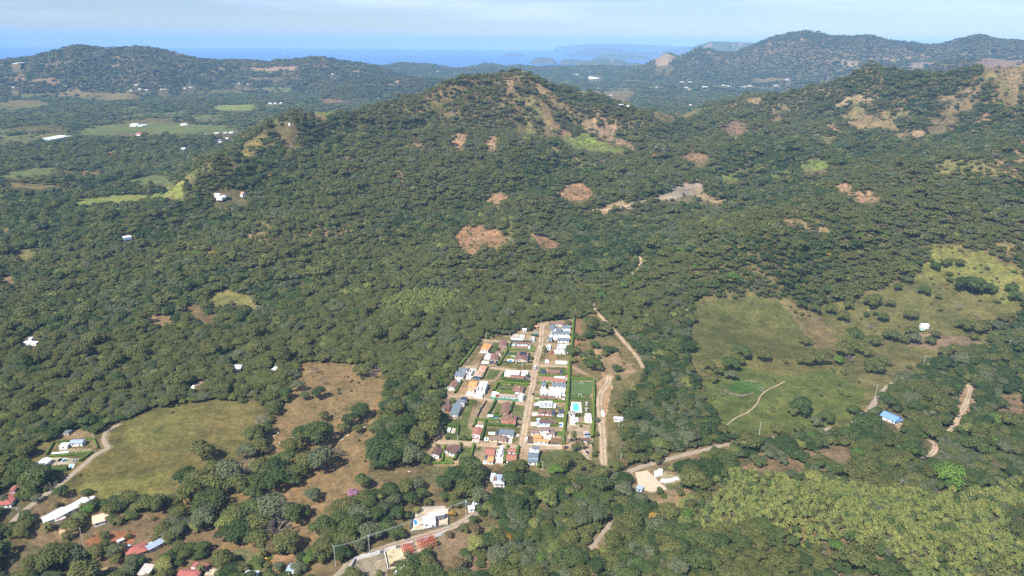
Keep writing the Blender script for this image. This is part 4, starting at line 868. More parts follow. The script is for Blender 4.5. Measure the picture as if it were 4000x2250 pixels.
        R.poly(q, f + [(4, 5, 1, 0), (5, 6, 2, 1), (6, 7, 3, 2), (7, 4, 0, 3), (7, 6, 5, 4)])
    elif kind == 'cone':
        cx0, cy0 = w / 2, d / 2; n = 14; r = w / 2; q = [P_(cx0 + r * math.cos(i * 6.2832 / n), cy0 + r * math.sin(i * 6.2832 / n), zt) for i in range(n)] + [P_(cx0, cy0, zt + r * .8)] + [P_(cx0, cy0, zt - .05)]
        R.poly(q, [(i, (i + 1) % n, n) for i in range(n)] + [((i + 1) % n, i, n + 1) for i in range(n)])
        W.box(o, u, v, cx0 - r * .45, cx0 + r * .45, cy0 - r * .45, cy0 + r * .45, z0 - .3, z0 + 1.0); Q = MB(); Q.box(o, u, v, cx0 - .12, cx0 + .12, cy0 - .12, cy0 + .12, z0 + 1.0, zt); Q.put('post', DOORM, t)
    W.put('wall', wm, t); R.put('roof', rm, t)
    if wins and w > 4 and h > 2.2 and kind != 'cone':
        y_ = (0 if kind == 'flat' else y0); n = max(1, int(w / 4.0))
        for i in range(n):
            a = w * (i + .5) / n; g = MB()
            if i == n // 2 and n > 1: g.box(o, u, v, a - .5, a + .5, y_ - .05, y_ + .05, z0, z0 + 2.1); g.put('door', DOORM, t)
            else: g.box(o, u, v, a - .65, a + .65, y_ - .05, y_ + .05, z0 + h - 1.9, z0 + h - .75); g.put('window', GLASS, t)
        if d > 5:
            xx = w if kind == 'flat' else x1; g = MB(); g.box(o, u, v, xx - .05, xx + .05, d * .35, d * .35 + 1.3, z0 + h - 1.9, z0 + h - .75); g.put('window', GLASS, t)
    return
def house(name, label, blocks, group=None, cat='house', extras=(), z0=None, wins=True):
    b = blocks[0]; pt = b[0](b[1], b[2]); mid = [((pt[0][0] + pt[1][0]) / 2, (pt[0][1] + pt[1][1]) / 2)]
    g = P(mid)[0]; z = g[2] if z0 is None else z0
    t = empty(name, (g[0], g[1], z)); tag(t, label, cat, group)
    for i, q in enumerate(blocks):
        fn, fl, fr, bl, h, kind, rm, wm = q[:8]; block(t, z, fn, fl, fr, bl, h, kind, rm, wm, trim=len(q) > 8 and q[8], wins=wins, seed=i)
    for e in extras:         # name, crop, fl, fr, bl, z low, z high, material
        nm, fn, fl, fr, bl, za, zb, m_ = e; o, u, v, w_, d_ = frame(fn(fl)[0], fn(fr)[0], fn(bl)[0], z + zb); M_ = MB(); M_.box(o, u, v, 0, w_, 0, d_, z + za, z + zb); M_.put(nm, m_, t)
    return t
W, G = W_WHITE, W_PALE
Z = 0.0
hs = [
 ('courtyard_house', 'long brown tiled house with a white front at the wooded top end of the street', [(C1, (1600, 100), (1905, 103), (1640, 40), 3, 'gx', R_BROWN, W)], [('terrace_roof', C1, (1520, 70), (1600, 105), (1570, 45), 2.6, 2.8, R_BROWN)]),
 ('grey_roofed_villa', 'large slate-grey house wrapped round a courtyard beside a pale pool', [(C1, (1580, 268), (1730, 270), (1635, 125), 3.0, 'gy', R_GREY, W), (C1, (1735, 262), (1850, 265), (1745, 190), 3.2, 'gx', R_GREY, W), (C1, (1868, 200), (2078, 205), (1880, 130), 3.2, 'gx', R_GREY, W)], [('roof_opening', C1, (1665, 265), (1712, 268), (1672, 215), 3.0, 3.9, W)]),
 ('grey_roofed_villa', 'long slate-grey bar of a house directly in front of the pale pool', [(C1, (1610, 348), (2060, 350), (1625, 278), 3.2, 'gx', R_GREY, W)], [('terrace_slab', C1, (1630, 425), (2045, 430), (1640, 362), -.1, .3, SCREED), ('side_annex', C1, (1540, 440), (1620, 445), (1560, 340), -.1, 2.6, G)]),
 ('grey_roofed_villa', 'pair of slate-grey roofs with a dark fence in front, third house down the street', [(C1, (1503, 490), (1618, 492), (1512, 426), 3.2, 'gx', R_GREY, W), (C1, (1750, 505), (2040, 512), (1757, 432), 3.2, 'gx', R_GREY, W)], [('courtyard_floor', C1, (1640, 470), (1745, 474), (1650, 415), -.1, .25, SCREED)]),
 ('unfinished_house', 'roofless white house shell behind a row of white slabs, beside the tall hedge', [(C1, (1755, 700), (2050, 705), (1768, 592), 2.8, 'open', None, G), (C1, (1488, 680), (1585, 682), (1500, 592), 2.8, 'open', None, G), (C1, (1680, 792), (2022, 796), (1690, 740), 2.4, 'flat', R_WHITE, W), (C1, (1578, 778), (1668, 780), (1585, 738), 2.0, 'flat', R_BROWN, W_RED)], []),
 ('foundation_slab', 'small square white foundation slab on the bare plot', [(C1, (1440, 1052), (1528, 1056), (1462, 975), .3, 'slab', None, SCREED)], []),
 ('foundation_slab', 'long white foundation slab on the bare plot', [(C1, (1700, 1076), (1985, 1086), (1706, 1002), .3, 'slab', None, SCREED)], []),
 ('garden_shelter', 'small orange-roofed shelter under the big tree at the head of the street', [(C1, (1168, 160), (1252, 172), (1180, 138), 2.6, 'shed', R_ORANGE, W_TAN)], []),
 ('workers_shed', 'small turquoise and white shed at the edge of the wood above the building site', [(C1, (880, 252), (990, 256), (895, 215), 2.4, 'shed', R_TIN, W_MINT)], []),
 ('building_site', 'pale concrete slab with low roofless walls behind a dark fence', [(C1, (600, 500), (892, 505), (640, 428), .35, 'slab', None, SCREED), (C1, (640, 425), (940, 430), (700, 350), 2.2, 'open', None, W_CONC), (C1, (1062, 485), (1180, 490), (1085, 395), 2.6, 'open', None, W_CONC)], [('tin_cover', C1, (1090, 375), (1280, 380), (1095, 340), 2.0, 2.2, DKGREEN)]),
 ('flat_fronted_house', 'white box house with a thin brown roof edge behind the blue pool cover', [(C1, (760, 592), (1010, 596), (768, 546), 3.4, 'flat', R_BROWN, W), (C1, (1035, 620), (1115, 622), (1045, 578), 2.8, 'gx', R_BROWN, W)], [('side_wing', C1, (722, 600), (758, 602), (750, 560), -.2, 2.8, W_GREY)]),
 ('tiled_cottage', 'low brown tiled cottage with a grey flat annex between two hedges near the pool cover', [(C1, (735, 706), (1018, 712), (748, 645), 2.8, 'gx', R_BROWN, W)], [('annex', C1, (1012, 700), (1078, 702), (1020, 632), -.2, 2.9, W_PALE)]),
 ('tiled_cottage', 'brown gabled cottage with tan walls and an open porch beside the grass plot', [(C1, (308, 668), (502, 670), (375, 512), 3, 'gy', R_BROWN, W_TAN, True)], []),
 ('solar_house', 'brown tiled house with rows of solar panels on its roof', [(C1, (755, 890), (1030, 894), (790, 760), 3.2, 'gx', R_BROWN, W), (C1, (735, 925), (1020, 940), (750, 893), 2.7, 'shed', R_NAVY, W)], []),
 ('white_gabled_house', 'wide white gabled house with a dark brown roof beside the oblong pool', [(C1, (705, 1008), (1010, 1020), (725, 920), 2.8, 'gy', R_BROWN, W_CREAM, True)], []),
 ('porch_house', 'brown tiled house with a chimney and a dark grey porch roof', [(C1, (85, 1010), (298, 1012), (190, 850), 3, 'gy', R_BROWN, W_TAN, True), (C1, (62, 1060), (255, 1082), (95, 1012), 2.5, 'shed', R_NAVY, W_TAN)], [('chimney', C1, (190, 1000), (228, 1002), (193, 978), 2.0, 5.6, W_TAN)]),
 ('garden_shed', 'tiny brown gabled garden house behind the porch house', [(C1, (245, 832), (360, 838), (262, 785), 2.4, 'gy', R_BROWN, W, True)], []),
 ('orange_roofed_house', 'solitary orange hipped house with white walls near the tall left hedge', [(cA, (713, 488), (822, 500), (762, 402), 3, 'hip', R_ORANGE, W)], [('step', cA, (700, 530), (830, 545), (705, 520), -.2, .3, SCREED)]),
 ('foundation_slab', 'large white slab beside the porch house', [(cA, (762, 625), (855, 628), (815, 550), .35, 'slab', None, SCREED)], []),
 ('foundation_slab', 'smaller white slab in front of the large one beside the porch house', [(cA, (728, 685), (825, 688), (748, 650), .35, 'slab', None, SCREED)], []),
 ('grey_roofed_cottage', 'two slate-grey roofs one behind the other at the wood edge', [(C2, (470, 430), (690, 452), (555, 305), 3.2, 'gx', R_GREY, W), (C2, (572, 286), (798, 296), (602, 228), 3, 'gx', R_GREY, W)], []),
 ('unfinished_house', 'narrow roofless white house shell between the grey roofs and the salmon roofs', [(C2, (770, 425), (935, 440), (850, 245), 3, 'open', None, W), (C2, (755, 490), (880, 497), (775, 462), 1.2, 'slab', None, SCREED)], []),
 ('salmon_roofed_house', 'twin salmon gables with a shaded porch between two clipped hedges', [(C2, (950, 438), (1145, 452), (1035, 318), 3, 'gy', R_SALMON, W, True), (C2, (1030, 318), (1215, 335), (1110, 195), 3.2, 'gy', R_SALMON, W, True), (C2, (945, 480), (1125, 490), (960, 452), 2.4, 'shed', R_NAVY, W_GREY)], []),
 ('tiled_cottage', 'dark brown gabled cottage inside the left hedge beside the water tank', [(C2, (283, 715), (478, 745), (392, 562), 3, 'gy', R_BROWN, W, True)], []),
 ('water_tank_stand', 'small blue stand with a white tank lid behind the dark brown cottage', [(C2, (538, 520), (615, 525), (545, 494), 4.2, 'flat', R_WHITE, W_BLUE)], []),
 ('orange_roofed_house', 'bright orange L-shaped house beside the large white two-storey shell', [(C2, (808, 680), (1005, 698), (880, 552), 3.4, 'gx', R_ORANGE, W), (C2, (818, 782), (958, 796), (850, 708), 2.8, 'gx', R_ORANGE, W), (C2, (960, 690), (1035, 696), (1000, 615), 3, 'flat', R_ORANGE, W)], [('driveway_slab', C2, (760, 915), (940, 925), (820, 820), -.2, .12, SCREED)]),
 ('unfinished_house', 'large white two-storey house shell beside the bright orange roofs', [(C2, (1010, 785), (1215, 800), (1110, 560), 5, 'open', None, W), (C2, (975, 900), (1155, 915), (1010, 805), 3, 'open', None, W), (C2, (1075, 690), (1250, 700), (1105, 620), 5.6, 'flat', R_WHITE, W)], [('yard_slab', C2, (930, 965), (1140, 975), (960, 905), -.2, .1, W_CONC)]),
 ('unfinished_house', 'row of roofless white rooms along the upper lane by the crossing', [(C2, (1700, 372), (2060, 395), (1770, 285), 2.8, 'open', None, W), (C2, (2120, 400), (2275, 405), (2190, 300), 2.8, 'open', None, W)], []),
 ('tiled_cottage', 'low brown tiled cottage with a white annex inside a looping hedge', [(C2, (1838, 482), (2180, 512), (1850, 400), 2.8, 'gx', R_BROWN, W_TAN)], [('annex', C2, (2125, 440), (2195, 444), (2130, 405), -.2, 3.2, W)]),
 ('hipped_house', 'brown hipped house with a roof lantern on the lawn beside the street', [(C2, (1880, 805), (2150, 832), (1935, 662), 3, 'hip', R_BROWN, W)], [('chimney', C2, (2020, 712), (2092, 716), (2028, 690), 3.4, 5.2, W_TAN)]),
 ('building_site', 'long unfinished concrete house behind green netting at the street corner', [(C2, (1572, 905), (1962, 925), (1600, 878), 3.4, 'open', None, W_CONC), (C2, (1968, 960), (2165, 985), (1985, 862), 3.4, 'open', None, W_CONC), (C2, (2070, 975), (2135, 982), (2150, 868), 3.6, 'flat', R_WHITE, W)], []),
 ('site_shed', 'small white and grey shed at the lane end of the netted building site', [(C2, (1388, 882), (1482, 892), (1428, 812), 2.8, 'flat', R_WHITE, W), (C2, (1490, 880), (1560, 886), (1502, 836), 2.6, 'flat', R_TIN, W_RED)], []),
 ('two_storey_house', 'two-storey pale blue house with a grey roof and a navy panel by the lower lane', [(C2, (520, 1060), (722, 1085), (560, 1000), 5.4, 'gx', R_GREY, W_PALE), (C2, (630, 995), (772, 1008), (650, 942), 3.6, 'flat', R_NAVY, W_GREY)], [('balcony', C2, (530, 1160), (700, 1175), (545, 1120), -.2, 1.0, W_CREAM)]),
 ('red_walled_house', 'dark brown roofed house with red walls inside the left hedge', [(C2, (152, 1240), (350, 1258), (185, 1108), 3, 'gx', R_DARK, W_RED), (C2, (172, 1090), (352, 1100), (195, 1000), 3, 'gx', R_DARK, W), (C2, (145, 1256), (225, 1262), (155, 1206), 2.4, 'flat', R_TIN, W_CONC)], []),
 ('grey_roofed_cottage', 'single big slate-grey roof with pale walls next to the red walled house', [(C2, (350, 1365), (562, 1386), (448, 1155), 3.2, 'shed', R_GREY, W_PALE)], [('front_step', C4, (470, 345), (640, 352), (480, 318), -.2, .25, W_TAN)]),
 ('long_barn_house', 'long plain brown tiled roof between two hedges on the green plots', [(C2, (1590, 1345), (1805, 1360), (1700, 1088), 2.6, 'gy', R_BROWN, W_TAN)], []),
 ('panel_roofed_house', 'low brown house flanked by navy panel roofs on a lawn just below the crossing', [(C1, (1500, 1300), (1808, 1308), (1525, 1215), 2.8, 'gx', R_BROWN, W_TAN), (C1, (1342, 1288), (1448, 1292), (1355, 1218), 2.6, 'flat', R_NAVY, W_GREY), (C1, (1808, 1306), (1870, 1310), (1815, 1240), 2.6, 'flat', R_NAVY, W_GREY)], [('terrace_wall', C1, (1462, 1225), (1525, 1228), (1466, 1196), -.1, 2.8, W_TAN)]),
 ('courtyard_house', 'red-brown tiled house with a white walled yard beneath the panel roofs', [(C3, (975, 260), (1328, 272), (992, 172), 3, 'gx', R_RED, W), (C3, (745, 218), (985, 224), (785, 140), 2.6, 'gx', R_RED, W), (C3, (1310, 165), (1378, 168), (1315, 96), 3, 'gx', R_RED, W)], [('yard_wall', C3, (1048, 165), (1308, 168), (1055, 122), -.1, 1.8, W)]),
 ('grey_roofed_villa', 'slate-grey long roof and small square grey roof with a white terrace', [(C3, (990, 366), (1335, 378), (1000, 284), 3.2, 'gx', R_GREY, W), (C3, (712, 352), (838, 356), (722, 266), 3.4, 'gx', R_GREY, W)], [('terrace_slab', C3, (918, 432), (1308, 440), (935, 385), -.1, .4, SCREED)]),
 ('white_roofed_villa', 'all-white house with white roofs and terraces beside the tall hedge', [(C3, (695, 545), (862, 550), (715, 436), 3.2, 'gx', R_WHITE, W), (C3, (935, 520), (1300, 530), (958, 450), 3, 'flat', R_WHITE, W), (C3, (930, 590), (1215, 598), (1000, 520), 3.0, 'hip', R_WHITE, W), (C3, (870, 520), (955, 524), (880, 460), 4.2, 'hip', R_WHITE, W)], [('terrace_slab', C3, (1200, 600), (1315, 604), (1210, 535), -.1, .5, SCREED)]),
 ('lantern_roofed_house', 'brown tiled house with a raised roof lantern next to striped paving', [(C3, (672, 672), (1010, 690), (700, 588), 3, 'gx', R_BROWN, W), (C3, (1000, 688), (1070, 692), (1010, 620), 2.8, 'gx', R_BROWN, W)], [('roof_lantern', C3, (775, 640), (860, 644), (785, 606), 3.2, 4.9, R_BROWN)]),
 ('garden_shed', 'small brown garden roof against the tall hedge behind the lantern roofed house', [(C3, (1222, 652), (1312, 658), (1230, 610), 2.5, 'gx', R_BROWN, W)], []),
 ('unfinished_house', 'pale grey flat concrete house with rubble in front of it on the street side', [(C3, (690, 818), (995, 826), (740, 732), 3, 'open', None, W_PALE), (C3, (790, 780), (995, 784), (800, 730), 3.3, 'flat', W_PALE, W_PALE), (C3, (650, 770), (715, 772), (660, 738), 2.6, 'flat', R_WHITE, W), (C3, (1022, 858), (1078, 862), (1030, 792), 2.2, 'flat', R_WHITE, W)], []),
 ('lantern_roofed_house', 'brown hipped house with a roof lantern, white walls and a red base', [(C3, (630, 1032), (982, 1050), (655, 930), 3, 'hip', R_BROWN, W), (C3, (985, 1044), (1046, 1048), (992, 962), 2.6, 'flat', R_NAVY, W_GREY)], [('roof_lantern', C3, (735, 992), (830, 996), (745, 952), 3.2, 5.0, R_BROWN), ('red_base', C3, (640, 1092), (960, 1100), (642, 1080), -.2, .7, W_RED)]),
 ('garden_shelter', 'small dark flat shelter over a terrace by the short blue pool', [(C3, (1148, 985), (1268, 990), (1155, 942), 2.5, 'flat', R_NAVY, W_GREY)], []),
 ('blue_walled_house', 'dark brown tiled house with pale blue walls and a white chimney block', [(C3, (665, 1270), (1008, 1285), (692, 1182), 3, 'gx', R_DARK, W_BLUE), (C3, (612, 1190), (688, 1194), (616, 1160), 4.2, 'flat', R_WHITE, W_BLUE), (C3, (1022, 1280), (1076, 1284), (1030, 1212), 2.6, 'flat', R_BROWN, W_TAN)], [('front_terrace', C3, (612, 1365), (920, 1372), (625, 1325), -.2, .4, W_PALE)]),
 ('stepped_hip_house', 'two-storey mauve-brown hipped house with lower wings on both sides', [(C5, (428, 510), (668, 522), (440, 420), 6, 'hip', R_MAUVE, W), (C5, (212, 570), (500, 582), (238, 488), 3, 'hip', R_MAUVE, W), (C5, (565, 596), (812, 608), (600, 488), 3, 'hip', R_MAUVE, W)], []),
 ('orange_roofed_house', 'low bright orange house with a small grey pool at the lower street corner', [(C5, (278, 780), (648, 802), (288, 708), 2.8, 'gx', R_ORANGE, W), (C5, (265, 688), (482, 702), (278, 606), 3, 'hip', R_ORANGE, W)], [('parapet', C5, (428, 692), (480, 695), (432, 640), 2.6, 3.9, R_ORANGE)]),
 ('corner_house', 'white two-storey house with a grey flat roof and a long grey roof in front', [(C5, (182, 1050), (402, 1062), (192, 945), 4.6, 'flat', R_WHITE, W), (C5, (245, 975), (418, 982), (252, 908), 6.4, 'flat', R_GREY, W), (C5, (133, 1295), (388, 1302), (162, 1098), 3, 'shed', R_GREY, W)], [('roof_seam', C5, (148, 1206), (392, 1214), (149, 1200), 3.9, 4.15, R_TIN)]),
 ('thatched_pavilion', 'wide hipped thatched pavilion beside the club pool', [(C5, (1118, 112), (1312, 120), (1135, 32), 3, 'hip', R_THATCH, W)], []),
 ('gatehouse', 'dark tiled gatehouse roof beside the tall palm', [(C5, (1302, 808), (1472, 814), (1318, 702), 2.8, 'hip', R_DARK, W_RED)], []),
 ('gatehouse', 'dark tiled gatehouse roof with white walls beside the hedge end', [(C5, (1492, 764), (1682, 770), (1500, 702), 2.8, 'gx', R_DARK, W)], [('porch', C5, (1645, 830), (1705, 836), (1650, 772), -.1, 2.5, W_CREAM)]),
 ('twin_roof_house', 'brown house with crossed hips just behind a second red-brown one, cars parked at its side', [(C4, (1760, 365), (2105, 385), (1790, 255), 3, 'hip', R_BROWN, W), (C4, (2000, 345), (2130, 350), (2020, 262), 3, 'hip', R_BROWN, W)], [('roof_lantern', C4, (1925, 300), (2035, 305), (1935, 250), 3.2, 5.0, R_BROWN)]),
 ('twin_roof_house', 'red-brown tiled house with a lantern immediately behind the thick long hedge', [(C4, (1738, 478), (2102, 496), (1752, 372), 3, 'gx', R_RED, W), (C4, (1684, 474), (1738, 478), (1704, 396), 2.6, 'flat', R_NAVY, W_GREY)], [('roof_lantern', C4, (1912, 430), (2025, 434), (1920, 392), 3.2, 4.9, R_RED)]),
 ('white_gabled_house', 'small red-brown gabled house with white walls above four paving strips', [(C4, (1012, 758), (1235, 778), (1075, 565), 3, 'gy', R_RED, W, True)], [('base_course', C4, (1030, 822), (1190, 834), (1032, 812), -.2, .7, W_RED), ('rear_annex', C4, (1115, 545), (1300, 560), (1130, 500), -.1, 2.4, W)]),
 ('grey_roofed_villa', 'grey single-pitch house with a dark side strip by the turquoise pool', [(C4, (1682, 725), (2052, 762), (1702, 622), 3.2, 'shed', R_GREY, W), (C4, (1625, 718), (1680, 722), (1642, 632), 2.8, 'flat', R_NAVY, W_GREY)], []),
 ('hipped_house', 'wide taupe hipped roof with a grey driveway at the corner of the lower lane', [(C4, (1448, 862), (1882, 892), (1490, 745), 3, 'hip', R_TAUPE, W_CREAM)], [('driveway', C4, (1870, 962), (2015, 965), (1925, 840), -.2, .1, W_CONC)]),
 ('grey_sided_house', 'dark brown single slope house with a grey side wall below the lower lane', [(C4, (432, 1168), (612, 1225), (505, 990), 3.4, 'shed', R_DARK, W_PALE), (C4, (362, 1125), (432, 1150), (440, 995), 3.2, 'flat', R_DARK, W_PALE)], []),
 ('white_gabled_house', 'dark brown gabled house half under the trees at the far end of the lower lane', [(C4, (0, 1245), (222, 1275), (85, 1062), 3, 'gy', R_DARK, W, True)], []),
 ('patchwork_roof_house', 'red-brown roof with a small bright orange roof stepping down in front', [(C4, (1342, 1245), (1585, 1258), (1382, 1058), 3, 'gx', R_RED, W), (C4, (1402, 1405), (1552, 1415), (1425, 1265), 2.8, 'gx', R_ORANGE, W), (C4, (1342, 1305), (1405, 1310), (1350, 1262), 2.4, 'flat', R_NAVY, W_GREY)], []),
 ('unfinished_house', 'tall narrow white house shell with a stair tower on the lower lane', [(C4, (1610, 1290), (1792, 1300), (1650, 1100), 3.4, 'open', None, W), (C4, (1712, 1130), (1775, 1134), (1722, 1010), 5.2, 'flat', R_WHITE, W)], [('yard_slab', C4, (1600, 1440), (1790, 1448), (1620, 1380), -.2, .2, W_CONC)]),
 ('patchwork_roof_house', 'two worn red-brown roofs squeezed between hedges beside the unfinished tower', [(C4, (1865, 1382), (2122, 1394), (1890, 1212), 3, 'gx', R_RED, W), (C4, (1898, 1170), (2112, 1182), (1918, 1072), 3, 'gx', R_RED, W)], []),
 ('garden_shed', 'little brown roof half hidden by a tree behind the last hedge', [(cB, (1222, 1082), (1298, 1086), (1238, 1036), 2.6, 'gx', R_BROWN, W)], []),
 ('poolside_deck', 'small timber deck frame with a white kerb inside the square hedge', [(C4, (518, 700), (600, 704), (530, 592), .5, 'slab', None, SCREED)], [('deck_infill', C4, (530, 690), (590, 694), (540, 608), .4, .6, W_TAN), ('tool_store', C4, (415, 640), (495, 645), (425, 565), -.1, 1.8, W_PALE)]),
]
for nm, lab, bl, ex in hs:
    c = 'house'
    if 'slab' in nm: c = 'foundation'
    elif 'unfinished' in nm or 'site' in nm: c = 'building site'
    elif 'shed' in nm or 'shelter' in nm or 'deck' in nm or 'stand' in nm: c = 'outbuilding'
    elif 'pavilion' in nm or 'gatehouse' in nm: c = nm.split('_')[-1]
    house(nm, lab, bl, None, c, ex, z0=Z)
# solar panels on the solar house
sh = [o for o in COL.objects if o.name.startswith('solar_house') and o.parent is None][0]
o_, u_, v_, w_, d_ = frame(C1((755, 890))[0], C1((1030, 894))[0], C1((790, 760))[0], 3.2)
for r_ in range(2):
    q = MB(); b0 = d_ * (.08 + .2 * r_); b1 = b0 + d_ * .17; s_ = .34
    slant(q, o_, u_, v_, w_ * .22, w_ * .86, b0, 3.2 + b0 * s_ + .24, b1, 3.2 + b1 * s_ + .24, .06); q.put('solar_panel', SOLAR, sh)
# white tower and pergola ruins of the club
for k, (lab, fl, fr, bl, h) in enumerate([('roofless white changing rooms in front of the thatched pavilion', (1190, 310), (1300, 314), (1200, 170), 2.4), ('white pergola frames beside the club path', (1305, 290), (1378, 294), (1312, 190), 2.2), ('white openwork block with arches against the outer hedge', (1560, 245), (1710, 250), (1568, 92), 3.0)]):
    house('club_building', lab, [(C5, fl, fr, bl, h, 'open', None, W)], None, 'club building', (), z0=Z)
house('straw_parasol', 'round straw parasol nearer the goal, beside the club pool', [(C3, (1797, 812), (1893, 814), (1806, 738), 2.4, 'cone', R_THATCH, W)], 'straw parasols by the club pool', 'parasol', z0=Z)
house('straw_parasol', 'round straw parasol nearer the white openwork block, beside the club pool', [(C3, (1790, 955), (1888, 957), (1799, 878), 2.4, 'cone', R_THATCH, W)], 'straw parasols by the club pool', 'parasol', z0=Z)

